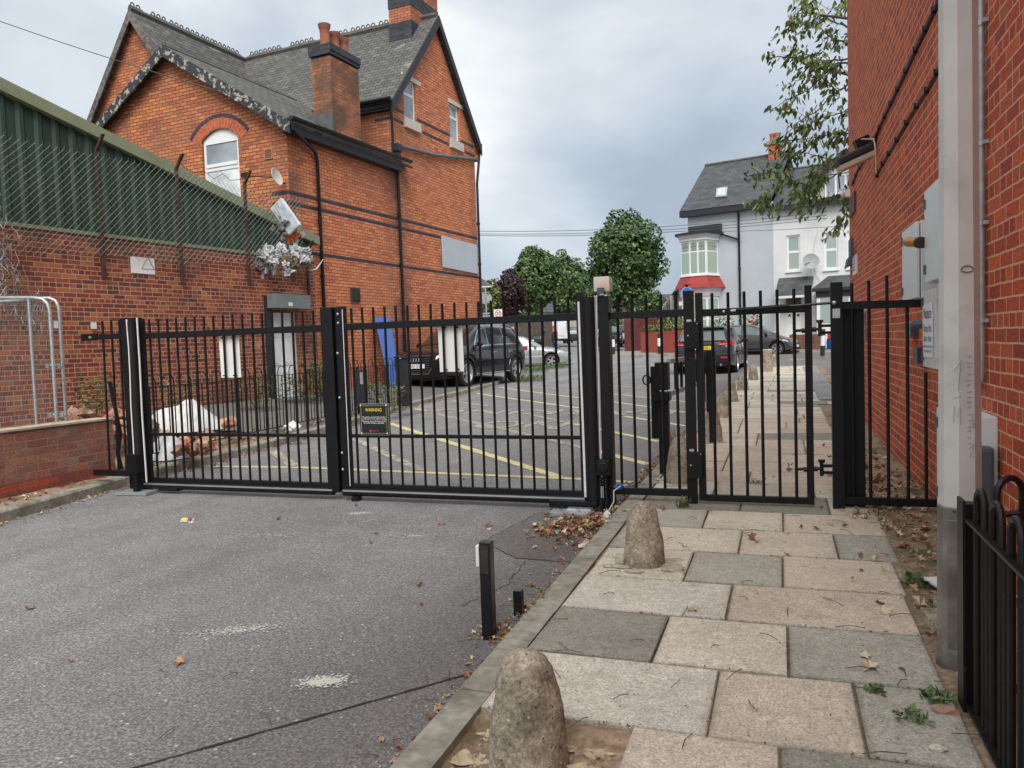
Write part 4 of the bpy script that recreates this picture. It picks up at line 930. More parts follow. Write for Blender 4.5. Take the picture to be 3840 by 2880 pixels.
F_=MB(); F_.fbox(WH,DOOR[0],DOOR[1],-.12,-.07,DOOR[2],DOOR[3]); d_=F_.build('door',m_upvc,wh2)
b=MB(); x0,z1=w9(858,155); x1,z0=w9(950,203); b.fbox(WH,x0,x1,-.07,-.05,z0,z1); b.build('transom_window',m_dwin,d_)
b=MB(); x0=(DOOR[0]+DOOR[1])/2; b.fbox(WH,x0-.36,x0+.36,-.07,-.055,wb+.1,z0-.2); b.build('door_leaf',m_sheet,d_)
b=MB(); b.fbox(WH,x0-.14,x0+.14,-.055,-.03,1.35,1.40); b.build('letter_plate',m_chrome,d_)
for sx_ in (-.22,.22):
    zz=z0-.55; b=MB(); b.prism([WH.P(x0+sx_-.09,zz,-.05),WH.P(x0+sx_+.09,zz,-.05),WH.P(x0+sx_,zz+.14,-.05)],WH.n*.01); b.build('door_light',m_dwin,d_)
# roofs
def wroof(s0,s1,ze,par,ridge_px,mat=m_slate2,rise=None):
    dn=-4.2; zr_=ridge_px
    for n0,n1 in ((.35,dn),(2*dn-.35,dn)):
        rslab([WH.P(s0,ze,n0),WH.P(s1,ze,n0),WH.P(s1,zr_,n1),WH.P(s0,zr_,n1)],.12,'roof',mat,par)
    b=MB(); b.tube([WH.P(s0,zr_+.02,dn),WH.P(s1,zr_+.02,dn)],.09,6); b.build('ridge_tiles',m_ridge,par)
    return zr_
zR1=w5(600,165,-4.2)[1]; zR2=w5(1500,225,-4.2)[1]
wroof(sL-.35,sM-.05,zE+.12,wh,zR1); wroof(sM-.05,sR,zE2+.1,wh2,zR2)
b=MB(); b.poly([WH.P(sL,zE,0),WH.P(sL,zE,-DR),WH.P(sL,zR1-.1,-4.2)]); b.build('gable_wall',m_renderb,wh)
b=MB(); b.fbox(WH,sL-.35,sM-.05,.30,.36,zE-.22,zE+.06); b.fbox(WH,sL-.3,sM-.05,0,.3,zE-.22,zE-.16); b.build('fascia_board',m_blackw,wh)
b=MB(); b.fbox(WH,sM+.1,sR,.30,.40,zE2-.16,zE2+.06); b.build('fascia_board',m_blackw,wh2)
# chimney, skylight, pipes
c0=w5(1183,200,-3.9)[0]; c1=w5(1290,200,-3.9)[0]; cz=w5(1235,0,-3.9)[1]
b=MB(); b.fbox(WH,c0,c1,-4.7,-3.7,zR2-1,cz+.25); ch=b.build('chimney',m_right,wh2)
b=MB(); b.fbox(WH,c0-.08,c1+.08,-4.8,-3.62,cz+.25,cz+.45); b.build('chimney_cap',m_conc,ch)
b=MB()
for k in (.2,.7): b.lathe(WH.P(c0+(c1-c0)*k,cz+.45,-4.2),[(.14,0),(.12,.3),(.15,.5)],12)
b.build('chimney_pot',m_terra,ch)
def onroof(x,y,ze,zr_):   # pixel -> point on front slope
    s_=Vector(((.35),0)); lo,hi=-4.2,.35
    for _ in range(30):
        mid=(lo+hi)/2; a,z=w5(x,y,mid); zz=ze+(zr_-ze)*(.35-mid)/4.55
        if z>zz: hi=mid
        else: lo=mid
    return WH.P(a,z,mid)
q=[onroof(x,y,zE+.12,zR1) for x,y in [(567,567),(695,557),(705,450),(580,465)]]
nrm=(q[1]-q[0]).cross(q[3]-q[0]).normalized(); nrm=nrm if nrm.z>0 else -nrm
b=MB(); b.prism([p+nrm*.03 for p in q],nrm*.08); sk=b.build('skylight',m_galv,wh)
ce=sum(q,Vector())/4; b=MB(); b.prism([ce+(p-ce)*.72+nrm*.115 for p in q],nrm*.01); b.build('pane',m_glasswh,sk)
pa=w5(835,900)[0]; pz=w5(600,960)
pipe([WH.P(pa,zE-.1,.25),WH.P(pa,zE-.45,.08),WH.P(pa,wb,.08)],.06,m_blackg,wh)
b=MB(); b.tube([WH.P(w5(585,955,.3)[0],w5(585,955,.3)[1],.3),WH.P(w5(620,975,.1)[0],w5(620,975,.1)[1],.1),WH.P(pa,w5(835,1042)[1],.1)],.05,8); b.build('drainpipe',m_blackg,wh)
# two-storey bay on the corner
nb=1.05
vL=w5(150,1250,nb)[0]; vM=w5(452,1250,nb)[0]; vR=w5(588,1250,0)[0]; vMidL=w5(268,1250,nb)[0]
zs0=w5(300,1445,nb)[1]; zs1=w5(300,1050,nb)[1]
plan=[(vL-.25,-.6),(vL,nb*.82),(vMidL,nb),(vM,nb),(vR,0.)]
def bayprism(z0,z1,mat,name,par,grow=0.,grow1=None):
    c=Vector(((vL+vM)/2,.0)); g1=grow if grow1 is None else grow1; b=MB()
    def gp(p,g):
        d=Vector((p[0],p[1]))-c; L_=d.length; return c+d*(1+g/L_)
    A=[WH.P(*((lambda q:(q.x,z0,q.y))(gp(p,grow)))) for p in plan]; B=[WH.P(*((lambda q:(q.x,z1,q.y))(gp(p,g1)))) for p in plan]
    n=len(A); b.add(A+B,[tuple(range(n)),tuple(range(n,2*n))]+[(i,(i+1)%n,n+(i+1)%n,n+i) for i in range(n)]); return b.build(name,mat,par)
zc=w5(300,985,nb)[1]; zsk=w5(300,1600,nb)[1]
bay=bayprism(zs0,zs1,m_upvc,'bay_window',wh); bayprism(zs1,zc,m_render,'bay_cornice',bay,.02,.22); bayprism(zs1-.0,zs1+.09,m_upvc,'bay_moulding',bay,.09); 
bayprism(zc,zc+.12,m_blackw,'bay_roof',bay,.35); bayprism(zs0-.09,zs0,m_upvc,'bay_sill',bay,.12)
bayprism(zsk,zs0-.09,m_redtile,'tile_skirt',bay,.42,.06); bayprism(zsk-.45,zsk,m_render,'bay_band',bay,.08,.2); bayprism(wb,zsk-.45,m_upvc,'lower_bay',bay,.0)
b=MB(); x0=w5(265,920)[0]; x1=w5(640,920)[0]; z0_=w5(640,948)[1]; b.fbox(WH,x0,x1,0,.25,z0_,z0_+.42); b.build('bay_roof_upstand',m_blackw,bay)
def facetpanes(z0,z1,tz,upper):
    for (p,q_),n in zip(list(zip(plan,plan[1:]))[1:],(1,2,1)):
        A=Vector((p[0],p[1]));B_=Vector((q_[0],q_[1])); d=(B_-A); L_=d.length; d.normalize(); nn=Vector((-d.y,d.x))
        if nn.dot(Vector(((A+B_)/2))-Vector(((vL+vM)/2,0)))<0: nn=-nn
        for k in range(n):
            t0=L_*(k+.13)/n; t1=L_*(k+.90)/n
            for (za,zb2,mt_) in ((z0,tz-.05,m_blind),(tz+.05,z1,m_blind)):
                P_=[WH.P((A+d*t+nn*.015).x,z,(A+d*t+nn*.015).y) for t,z in ((t0,za),(t1,za),(t1,zb2),(t0,zb2))]
                bb=MB(); bb.prism(P_,(WH.a*nn.x+WH.n*nn.y)*.012); bb.build('pane',mt_,bay)
            if upper:
                bb=MB()
                for j in range(1,4):
                    t=t0+(t1-t0)*j/4; q0=A+d*t+nn*.03; bb.tube([WH.P(q0.x,tz+.06,q0.y),WH.P(q0.x,z1,q0.y)],.01,4)
                q0=A+d*t0+nn*.03; q1=A+d*t1+nn*.03; bb.tube([WH.P(q0.x,(tz+z1)/2,q0.y),WH.P(q1.x,(tz+z1)/2,q1.y)],.01,4); bb.build('leading',m_grey,bay)
facetpanes(zs0+.10,zs1-.10,zs0+(zs1-zs0)*.68,True)
facetpanes(wb+.75,zsk-.6,wb+1.9,False)
# dormer gable
a_ap,z_ap=w5(2035,25,.2); a_l,z_l=w5(1565,490,.2); hw=a_ap-a_l
dm=MB(); dm.prism([WH.P(a_l+.35,zE2+.1,.1),WH.P(a_ap+hw-.35,zE2+.1,.1),WH.P(a_ap+hw-.35,z_l+.1,.1),WH.P(a_ap,z_ap-.3,.1),WH.P(a_l+.35,z_l+.1,.1)],-WH.n*3.5); dorm=dm.build('dormer',m_cream,wh2)
for sg_ in (-1,1):
    rslab([WH.P(a_ap+sg_*hw,z_l-.1,.55),WH.P(a_ap+sg_*hw,z_l-.1,-3.8),WH.P(a_ap,z_ap,-3.8),WH.P(a_ap,z_ap,.55)],.1,'dormer_roof',m_slate2,dorm)
    b=MB(); b.prism([WH.P(a_ap+sg_*hw,z_l-.1,.56),WH.P(a_ap,z_ap,.56),WH.P(a_ap,z_ap-.32,.56),WH.P(a_ap+sg_*hw,z_l-.42,.56)],WH.n*.04); b.build('barge_board',m_blackw,dorm)
x0,z1=w5(1820,310,.15); x1,z0=w5(2180,548,.15); framewin(WH,x0,x1,z0,z1,dorm,n0=.16,mulls=(x0+(x1-x0)*.36,x0+(x1-x0)*.68),pm=m_glassw,fw=.08)
b=MB(); b.fbox(WH,x0-.3,x1+.2,.1,.22,z1+.05,z1+.3); b.build('dormer_rail',m_upvc,dorm)
# canopy over the door, hipped bay roof, ground floor bay
x0,z1=w9(800,35,.5); x1,z0=w9(1005,137,.9)
rslab([WH.P(x0,z0,.9),WH.P(x1,z0,.9),WH.P(x1,z1,.0),WH.P(x0,z1,.0)],.08,'door_canopy',m_slate2,wh2)
b=MB(); b.fbox(WH,x0+.05,x0+.2,.7,.85,wb,z0); b.fbox(WH,x0+.0,x1,.8,.92,z0-.12,z0); b.build('canopy_frame',m_render,wh2)
x0,zt_=w9(1115,25,.0); xa,za_=w9(1018,102,1.1); xe=w9(1250,102,1.1)[0]+1.6
b=MB(); b.add([WH.P(xa,za_,1.1),WH.P(xe,za_,1.1),WH.P(xe,zt_,0),WH.P(x0,zt_,0),WH.P(xa,za_,0)],[(0,1,2,3),(0,3,4)]); b.build('bay_roof',m_slate2,wh2,fixn=False)
b=MB(); b.fbox(WH,xa,xe,.95,1.15,za_-.16,za_); b.fbox(WH,xa+.15,xe,.0,1.0,za_-.45,za_-.10); b.build('bay_fascia',m_blackw,wh2)
bx0=w9(1045,200,1.)[0]; b=MB(); b.fbox(WH,bx0,xe,.0,.95,wb,za_-.42); by=b.build('lower_bay',m_upvc,wh2)
for p0,p1 in ((1068,1140),(1165,1240)):
    s0=w9(p0,200,1.)[0]; s1=w9(p1,200,1.)[0]; b=MB(); b.fbox(WH,s0,s1,.95,.97,w9(1100,310,1.)[1],w9(1100,158,1.)[1]); b.build('pane',m_net,by)
ds=thing('satellite_dish','grey satellite dish on the white house between the first-floor windows','satellite dish',tuple(WH.P(*w5(1660,1295,.1),.1)))
dc=WH.P(*w5(1660,1295,.45),.45); b=MB(); b.lathe(dc,[(0,0),(.2,.02),(.37,.08),(.40,.10),(.3,.06),(.001,.03)],18,axis=(-WH.n*-1+WH.a*.35+Vector((0,0,.25)))); b.build('dish',simple('grey dish',(.28,.30,.32),.6),ds,smooth=True)
b=MB(); b.tube([dc,WH.P(*w5(1640,1330,.05),.0)],.02,6); b.tube([dc,dc+WH.n*.35-WH.a*.25-Vector((0,0,.15))],.015,5); b.build('arm',m_iron,ds)
for pts_ in ([(1680,1240),(1700,1100),(1745,920)],[(1665,1345),(1655,1480),(1660,1560)],[(1705,1330),(1715,1440),(1765,1510)]):
    b=MB(); b.tube([WH.P(*w5(x,y,.03),.03) for x,y in pts_],.012,4); b.build('cable',m_galvd,ds)
# low front walls, planter, fence and roses
def wallbox(px0,px1,y,hpx,mat,name,lab,cat,th=.25,parent=None,dz=.1):
    A=G(*px0,dz); B_=G(*px1,dz); f=Fr(A,math.degrees(math.atan2(B_.x-A.x,B_.y-A.y))); L_=(B_.xy-A.xy).length
    b=MB(); b.fbox(f,0,L_,-th,0,A.z-.2,A.z+hpx); o=b.build(name,mat); tag(o,lab,cat); return o,f,L_,A
o,f,L_,A=wallbox((2960,1310),(3080,1312),0,.72,m_low,'garden_wall','low brown brick garden wall in front of the white house, right of its door','wall')
pr=simple('red painted render',(.33,.065,.045),.85,var=.12,sc=2,bmp=.2,bsc=40)
A=G(2404,1322,.11); B_=G(2585,1324,.11); f=Fr(A,math.degrees(math.atan2(B_.x-A.x,B_.y-A.y))); L_=(B_.xy-A.xy).length
b=MB(); b.fbox(f,0,L_,-2.2,0,A.z-.2,A.z+1.12); o=b.build('planter_wall',pr); tag(o,'red painted garden wall topped by a clipped hedge on the far corner','wall')
def leafcloud(name,mat,pts,n,size,seed=0,parent=None,gaps=0):
    """pts: list of (centre, (rx,ry,rz)) blobs; n leaves in total"""
    random.seed(seed); b=MB(); cols=[]; wts=[r[0]*r[1]*r[2] for _,r in pts]; tw=sum(wts)
    for (c,r),w_ in zip(pts,wts):
        k=max(3,int(n*w_/tw))
        for _ in range(k):
            while True:
                u=Vector((random.uniform(-1,1),random.uniform(-1,1),random.uniform(-1,1)))
                if .25<u.length<=1: break
            if random.random()<.7: u=u.normalized()*random.uniform(.72,1.0)
            p=Vector(c)+Vector((u.x*r[0],u.y*r[1],u.z*r[2]))
            nn=(u+Vector((random.gauss(0,.6),random.gauss(0,.6),random.gauss(.35,.6)))).normalized()
            t=nn.cross(Vector((random.random(),random.random(),random.random()))).normalized(); s_=nn.cross(t)
            if gaps and noise.noise(p*gaps)>.16 and random.random()<.85: continue
            z=size*random.uniform(.55,1.45); q=[p-t*z*.5,p+s_*z*.38-t*z*.1,p+t*z*.55+nn*z*.1,p-s_*z*.38-t*z*.1]
            b.poly(q); cols.append((min(.999,max(0,random.gauss(.42,.2)+(.55*noise.noise(p*gaps*1.6+Vector((9,9,9))) if gaps else 0))),0,0))
    o=b.build(name,mat,parent,fixn=False); paintfaces(o,cols); return o
def bedf(f,a,n,z): return tuple(f.P(a,z,n))
hd=leafcloud('hedge',m_bush,[(bedf(f,.4+i*.45,-.35,A.z+1.22),(.42,.4,.28)) for i in range(int(L_/.45))],3500,.09,2); tag(hd,'low clipped hedge growing on top of the red wall','hedge')
o=leafcloud('garden_shrub',m_bush,[(bedf(f,.6,-1.4,A.z+1.5),(.6,.5,.5)),(bedf(f,1.7,-1.3,A.z+1.45),(.5,.5,.42))],420,.14,5); tag(o,'loose rosebush with reddish shoots behind the clipped hedge','shrub')
fz=MB(); p0=D(2340,1205,46);p1=D(2530,1197,46); fz.prism([(p0.x,p0.y,.5),(p1.x,p1.y,.5),(p1.x,p1.y,2.62),(p0.x,p0.y,2.62)],(0,.08,0)); o=fz.build('garden_fence',simple('dark red timber fence',(.10,.022,.020),.8,var=.3,sc=4)); tag(o,'tall dark red timber fence panel behind the red planter wall','fence')
for (x,y,lab,sd) in [(2715,1195,'rose bush with pale flowers in front of the blue-grey wall beside the grey hatchback',1),(2815,1190,'rose bush with red blooms in front of the blue-grey wall',2)]:
    c=D(x,y+12,38.5); o=leafcloud('rose_bush',m_bush,[(tuple(c),(.55,.3,.35)),((c.x+.1,c.y,c.z-.6),(.6,.35,.6))],500,.10,sd); tag(o,lab,'bush')
    b=MB(); random.seed(sd)
    for k in range(7): b.blob(c+Vector((random.uniform(-.5,.5),-.3,random.uniform(-.3,.4))),.055,seed=k,sub=1)
    b.build('flower',simple('red rose',(.5,.02,.03),.6) if sd==2 else simple('pale pink rose',(.65,.55,.50),.6),o)
# ------------------------------------------------------------------ far terrace behind the corner tree, far left houses
def farhouse(name,lab,p0,p1,deep,ze,zr_,wallm,roofm,chims=(),z0=0.3,gab=True):
    A=Vector(p0);B_=Vector(p1); f=Fr(A,math.degrees(math.atan2(B_.x-A.x,B_.y-A.y))); L_=(B_.xy-A.xy).length
    t=thing(name,lab,'house',(A.x,A.y,z0)); b=MB()
    b.prism([f.P(0,z0,0),f.P(0,z0,deep),f.P(0,ze,deep),f.P(0,zr_,deep/2),f.P(0,ze,0)],f.a*L_); b.build('wall',wallm,t)
    e=.3 if deep>0 else -.3
    for n0,n1 in ((-e,deep/2),(deep+e,deep/2)): rslab([f.P(-.2,ze-.1,n0),f.P(L_+.2,ze-.1,n0),f.P(L_+.2,zr_+.1,n1),f.P(-.2,zr_+.1,n1)],.12,'roof',roofm,t)
    for a,n,w_,h,np_,cm in chims:
        b=MB(); b.fbox(f,a-w_/2,a+w_/2,n-.35,n+.35,ze,zr_+h); c=b.build('chimney',cm,t); b=MB(); b.fbox(f,a-w_/2-.1,a+w_/2+.1,n-.45,n+.45,zr_+h-.3,zr_+h-.05); b.build('chimney_band',cm,c)
        for k in range(np_):
            b=MB(); b.lathe(f.P(a-w_/2+w_*(k+.5)/np_,zr_+h,n),[(.13,0),(.11,.5),(.14,.6)],10); b.build('chimney_pot',m_terra,c)
    return t,f,L_
m_rb=simple('distant orange brick',(.36,.12,.06),.9,var=.25,sc=3); m_rb2=simple('distant red brick',(.28,.075,.05),.9,var=.25,sc=3)
p0=D(1760,1270,70);p1=D(1925,1270,82)
t,f,L_=farhouse('brick_house','distant orange brick house left of the purple tree, its chimneys showing over it','x' and (p0.x,p0.y,0),(p1.x,p1.y,0),-9,D(1850,1090,74).z,D(1850,1015,80).z,m_rb,m_slate2,[(.9,-1.5,1.3,-.6,2,m_rb2),(3.0,-4.5,1.5,.35,3,m_rb2)])
# receding dark terrace far right
p0=D(2488,1262,95);p1=D(2548,1262,58)
t,f,L_=farhouse('terrace_house','dark narrow terrace houses seen edge on between the round tree and the blue-grey house',(p0.x,p0.y,0),(p1.x,p1.y,0),-9,D(2540,1090,60).z,D(2530,1040,64).z,simple('sooty render',(.12,.105,.095),.9,var=.4,sc=.8),m_slate2,[(8,-4.5,1.6,1.,3,m_rb2),(22,-4.5,1.6,1.,3,m_rb2)])
for k in range(7):
    b=MB(); b.fbox(f,2+k*5,4+k*5,0,.5,.5,4.8); b.build('bay',simple('pale distant trim',(.40,.40,.38),.8),t); b=MB(); b.fbox(f,2.2+k*5,3.8+k*5,.5,.55,3.2,4.5); b.build('window',m_dwin,t)
p0=D(1990,1270,120);p1=D(2300,1262,120); t,f,L_=farhouse('terrace_house','row of distant pale houses behind the parked van and trees',(p0.x,p0.y,0),(p1.x,p1.y,0),-9,6.2,9,simple('distant pale wall',(.38,.36,.34),.9,var=.3,sc=.4),m_slate2,[(3,-4.5,1.6,1.,3,m_rb2)],z0=.8)
p0=D(2300,1262,130);p1=D(2560,1256,130); t,f,L_=farhouse('terrace_house','distant grey house row closing the street right of the round tree',(p0.x,p0.y,0),(p1.x,p1.y,0),-9,6.4,9,simple('distant grey wall',(.26,.25,.25),.9,var=.3,sc=.4),m_slate2,[(5,-4.5,1.6,1.,3,m_rb2)],z0=.8)
b=MB(); p0=D(1890,1215,52);p1=D(2070,1209,56); b.prism([(p0.x,p0.y,.5),(p1.x,p1.y,.5),(p1.x,p1.y,p1.z+.25),(p0.x,p0.y,p0.z+.25)],(0,.1,0)); o=b.build('garden_fence',simple('brown board fence',(.11,.085,.07),.9,var=.4,sc=5)); tag(o,'brown vertical board fence behind the parked cars left of the white van','fence')
# ------------------------------------------------------------------ red brick building on the right
RW=Fr((1.075,0),0)      # a = y, n = +x (into the building)
YC=13.6
rb=thing('brick_building','tall deep red brick wall running along the pavement on the right','building',(1.075,5,0))
b=MB(); b.fbox(RW,-4,YC,0,9,-.3,11); b.build('wall',m_right,rb)
b=MB(); b.fbox(RW,-4,YC+.01,-.012,0.002,-.3,.245+0.0)
def rx(px,py,x): return Fr((x,0),0).px(px,py)
def cab(name,lab,y1,y0,d,z1,z0,mat,xw=1.075):
    t=thing(name,lab,'cabinet',(xw-d/2,(y0+y1)/2,z0))
    b=MB(); b.bx(xw-d+.03,xw,y0,y1,z0,z1); b.build('cabinet_body',mat,t,bevel=.006)
    b=MB(); b.bx(xw-d,xw-d+.024,y0+.006,y1-.006,z0+.006,z1-.006); dd=b.build('cabinet_door',mat,t,bevel=.004)
    for zz in (z0+(z1-z0)*.15,z0+(z1-z0)*.85):
        b=MB(); b.bx(xw-d-.012,xw-d,y1-.06,y1-.03,zz-.03,zz+.03); b.build('hinge',m_grey,dd)
    return t,(y0,y1,z0,z1)
t1_,c1_=cab('wall_cabinet','pale blue-grey electrical cabinet on the red wall, farther and lower of the two hung high',6.70,6.04,.175,2.14,1.60,m_cab)
t2_,c2_=cab('wall_cabinet','large pale grey cabinet high on the red wall directly behind the lamp post',5.71,4.93,.175,2.28,1.68,m_cab)
t3_,c3_=cab('wall_cabinet','rust streaked white meter cabinet with a torn notice, right of the pedestrian gate',5.80,5.33,.175,1.64,1.13,m_cabw)
t4_,c4_=cab('wall_cabinet','grey cabinet standing at the foot of the red wall behind the lamp post',5.33,4.66,.175,.91,.30,m_cab)
y0,y1,z0,z1=c4_; b=MB(); b.bx(.915,1.04,y0-.10,y0,z0+.14,z0+.46); b.build('grey_box',m_grey,t4_,bevel=.02)
b=MB()
# torn notice with lettering on the meter cabinet
y0,y1,z0,z1=c3_; xx=1.075-.175-.003
random.seed(2); nz0=z0+.07; nz1=z1-.10; ya=y1-.05; yb_=y0+.08; edge=[]
for i in range(14): edge.append((xx,ya+random.uniform(-.012,.012),nz0+(nz1-nz0)*i/13))
for i in range(13,-1,-1): edge.append((xx,yb_+random.uniform(-.012,.012),nz0+(nz1-nz0)*i/13+random.uniform(-.01,.01)))
b=MB(); b.prism(edge,(-.002,0,0)); note=b.build('notice',m_paper,t3_)
Mt=Matrix(((0,0,-1,xx-.004),(-1,0,0,(ya+yb_)/2),(0,1,0,0),(0,0,0,1)))
def wt(txt,size,z,sx_=1.): 
    M_=Mt.copy(); M_[2][3]=z; return wtext(txt,size,m_ink,M_,'lettering',note,sx=sx_)
wt('Notice',.105,nz1-.055,.95); wt('Keep this',.07,nz1-.15); wt('door clear',.065,nz1-.215)
wt('please do not park here',.03,nz1-.265); wt('or leave rubbish at the',.03,nz1-.295); 
b=MB(); b.lathe((1.075-.18,y1+.0,z1-.22),[(.028,0),(.028,.05),(.018,.06)],12,axis=(-1,0,0)); b.build('cabinet_knob',m_grey,t3_)
# amber lamp on bracket by cabinet 2
al=thing('amber_beacon','rusty amber bulkhead lamp sticking out between the two high cabinets','lamp',(.8,c2_[1],1.9))
p0=Vector((.872,5.73,1.955)); p1=Vector((.825,5.84,1.975)); b=MB(); b.tube([p0,p1],[.032,.034],12); b.blob(p1,.034,amp=0,sub=2); b.build('lens',m_amber,al,smooth=True)
b=MB(); b.tube([Vector((.885,5.695,1.95)),p0],.038,12); b.build('bracket',m_rust,al,smooth=True)
# conduits and cables on the wall
cd=thing('conduit','grey plastic conduit clipped vertically to the red wall right of the lamp post','pipe',(1.05,4.88,1.1))
b=MB(); b.tube([(1.05,4.88,5),(1.05,4.88,1.16),(1.05,4.90,1.09),(1.05,4.97,1.07),(1.05,5.12,1.07)],.0165,12); b.build('tube',m_galv,cd,smooth=True)
for z in (3.95,3.02,2.38,1.95,1.42): b=MB(); b.tube([(1.045,4.88,z-.012),(1.045,4.88,z+.012)],.024,10); b.box((1.06,4.845,z),(.025,.045,.02)); b.build('clip',m_galv,cd)
b=MB(); b.tube([(1.05,5.08,1.07),(1.05,5.13,1.07)],.024,10); b.build('gland',m_galv,cd)
def wcable(name,lab,pts,r,mat=m_blackw,clip=0):
    P_=[(1.06,)+tuple(rx(x,y,1.06)) for x,y in pts]; t=MB(); t.tube(P_,r,6); o=t.build(name,mat); tag(o,lab,'cable')
    if clip:
        for i in range(clip):
            k=(i+.5)/clip*(len(P_)-1); j=int(k); q=Vector(P_[j]).lerp(Vector(P_[j+1]),k-j); b=MB(); b.box(q,(.04,.02,.05)); b.build('cable_clip',m_iron,o)
    return o
wcable('cable','upper black cable run slanting across the red wall from the lamp post to the camera',[T('t4',*q) for q in [(1475,0),(1320,330),(1150,700),(1030,950),(940,1150),(860,1330),(770,1480),(725,1600)]],.016,clip=14)
wcable('cable','lower black cable on the red wall ending in a cut junction left of the cabinets',[T('t4',*q) for q in [(1500,545),(1370,780),(1240,980),(1110,1210),(1010,1380),(950,1480),(938,1530)]],.013,clip=9)
# floodlight
fy=rx(3281,503,1.05); fl=thing('floodlight','black and cream wall floodlight tilted down from the red wall, under the tree','lamp',(1.0,fy[0],fy[1]))
c=Vector((.84,fy[0]+.12,rx(3225,530,.84)[1]-.0)); R_=Matrix.Rotation(rad(8),3,'Z')@Matrix.Rotation(rad(-22),3,'Y')
b=MB(); b.box(c,(.42,.26,.10),mat=R_); b.build('housing',m_blackw,fl,bevel=.03); b=MB(); b.box(c+R_@Vector((-.01,0,-.075)),(.40,.24,.06),mat=R_); b.build('glass',simple('cream diffuser',(.48,.42,.33),.4),fl,bevel=.01)
b=MB(); b.box(c+R_@Vector((.13,-.02,.10)),(.16,.12,.10),mat=R_); b.tube([c+Vector((.18,0,.02)),(1.07,fy[0],fy[1])],.02,8); b.build('bracket',m_iron,fl)
b=MB(); P_=[c+R_@Vector((.12,-.08,.13))]+[Vector((1.0,)+tuple(rx(x,y,1.0))) for x,y in [T('t4',915,1200),T('t4',930,1300),T('t4',935,1500)]]; b.tube(P_,.008,5); b.build('cable',simple('tan flex',(.50,.36,.20),.6),fl)
# camera, louvred light, poster, plaque at the far corner
cc=thing('security_camera','white bullet security camera on the far corner of the red wall','camera',(.9,13.4,3.6)); p=Vector((.93,13.45,rx(3163,702,.93)[1]))
b=MB(); b.lathe(p+Vector((.02,.0,.0)),[(.05,-.12),(.062,-.09),(.062,.09),(.04,.12)],14,axis=(-.25,-.8,-.25)); b.build('housing',m_upvc,cc,smooth=True); b=MB(); b.lathe(p+Vector((-.033,-.105,-.033)),[(.045,0),(.045,.02)],12,axis=(-.25,-.8,-.25)); b.build('lens',m_dwin,cc)
b=MB(); b.box((1.02,13.45,p.z+.02),(.12,.10,.11)); b.build('bracket',m_upvc,cc); b=MB(); b.tube([p+Vector((0,0,.1)),p+Vector((-.02,0,.35))],.012,5); b.build('antenna',m_iron,cc)
ll=thing('louvre_light','dark louvred wall light on the corner of the red wall','lamp',(1.0,13.2,2.7))
for k in range(4):
    z=rx(3205,925+k*10,1.0)[1]; b=MB(); b.prism([(1.07,12.9,z),(1.0-.008*k,12.9,z-.05),(1.0-.008*k,13.4,z-.05),(1.07,13.4,z)],(0,0,-.03)); b.build('louvre',m_grey,ll)
b=MB(); b.bx(1.035,1.07,12.95,13.35,2.46,2.82); b.build('back_plate',m_grey,ll)
def wplate(name,lab,xl,xr,yt,yb,mat,th=.02,cat='sign'):
    ya,_=rx(xl,1000,1.05); yb2,_=rx(xr,1000,1.05); z1=rx((xl+xr)/2,yt,1.05)[1]; z0=rx((xl+xr)/2,yb,1.05)[1]; b=MB(); b.bx(1.075-th,1.074,yb2,ya,z0,z1); o=b.build(name,mat); tag(o,lab,cat); return o,(ya,yb2,z0,z1)
o,q=wplate('poster','white notice with lines of small print near the far corner of the red wall',3196,3209,960,1030,m_paper)
for k in range(9): b=MB(); b.bx(1.052,1.0545,q[1]+.1,q[0]-.1,q[2]+.06+k*.045,q[2]+.075+k*.045); b.build('print_line',m_ink,o)
wplate('plaque','dark brown plaque high on the far corner of the red wall',3189,3207,728,800,simple('brown plaque',(.07,.04,.03),.6),.03)
wplate('key_safe','small black and white key box on the red wall behind the gate railings',3408,3431,1215,1262,m_grey,.06,'box')
b=MB(); P_=[(1.0,)+tuple(rx(x,y,1.0)) for x,y in [T('t8',855,1010),T('t8',830,1050),T('t8',825,1120),T('t8',830,1200)]]; b.tube(P_,.022,8); b.tube([P_[-1],(P_[-1][0],P_[-1][1],P_[-1][2]-.12)],.032,10); o=b.build('cable_conduit',m_galv,smooth=True); tag(o,'curved grey cable conduit ending in a gland behind the big gate post','pipe')
wplate('junction_box','black junction box on the red wall left of the meter cabinet',3444,3462,1303,1362,m_grey,.07,'box')
# ================================================================== THE GATE (plane y = 6.1)
GY_=6.1; z0g=.02
def gx(x,y,Y=GY_):
    f=Fr((0,Y),90); a,z=f.px(x,y); return a,z
def BX(b,x0,x1,z0,z1,y0,y1): b.bx(x0,x1,y0,y1,z0,z1); return b
def bar(x,z0,z1,par,y=GY_,r=.0115,lean=0):
    lean+=random.uniform(-.003,.003) if z0>1 else 0
    b=MB(); b.tube([(x,y,z0),(x+lean,y,z1)],r,8,caps=False)
    o_=len(b.v); ri=r*.72
    # open tube end
    for k in range(8): b.v.append(Vector((x+lean+ri*math.cos(2*PI*k/8),y+ri*math.sin(2*PI*k/8),z1-.001)))
    n=o_-8
    b.tube([(x+lean,y,z1-.02),(x+lean,y,z1-.004)],ri,8)
    return b.build('bar',m_black,par,smooth=True)
gp=thing('gate_post','left black hinge post of the wide gate with two white strips','gate post',(-6.12,6.1,z0g))
b=MB(); BX(b,-6.245,-6.035,.0,1.77,6.06,6.14); b.build('post',m_black,gp,bevel=.004)
b=MB(); b.tube([(-6.06,6.02,.14),(-6.06,6.02,1.73)],.052,20); b.build('rubber_column',m_rubber,gp,smooth=True)
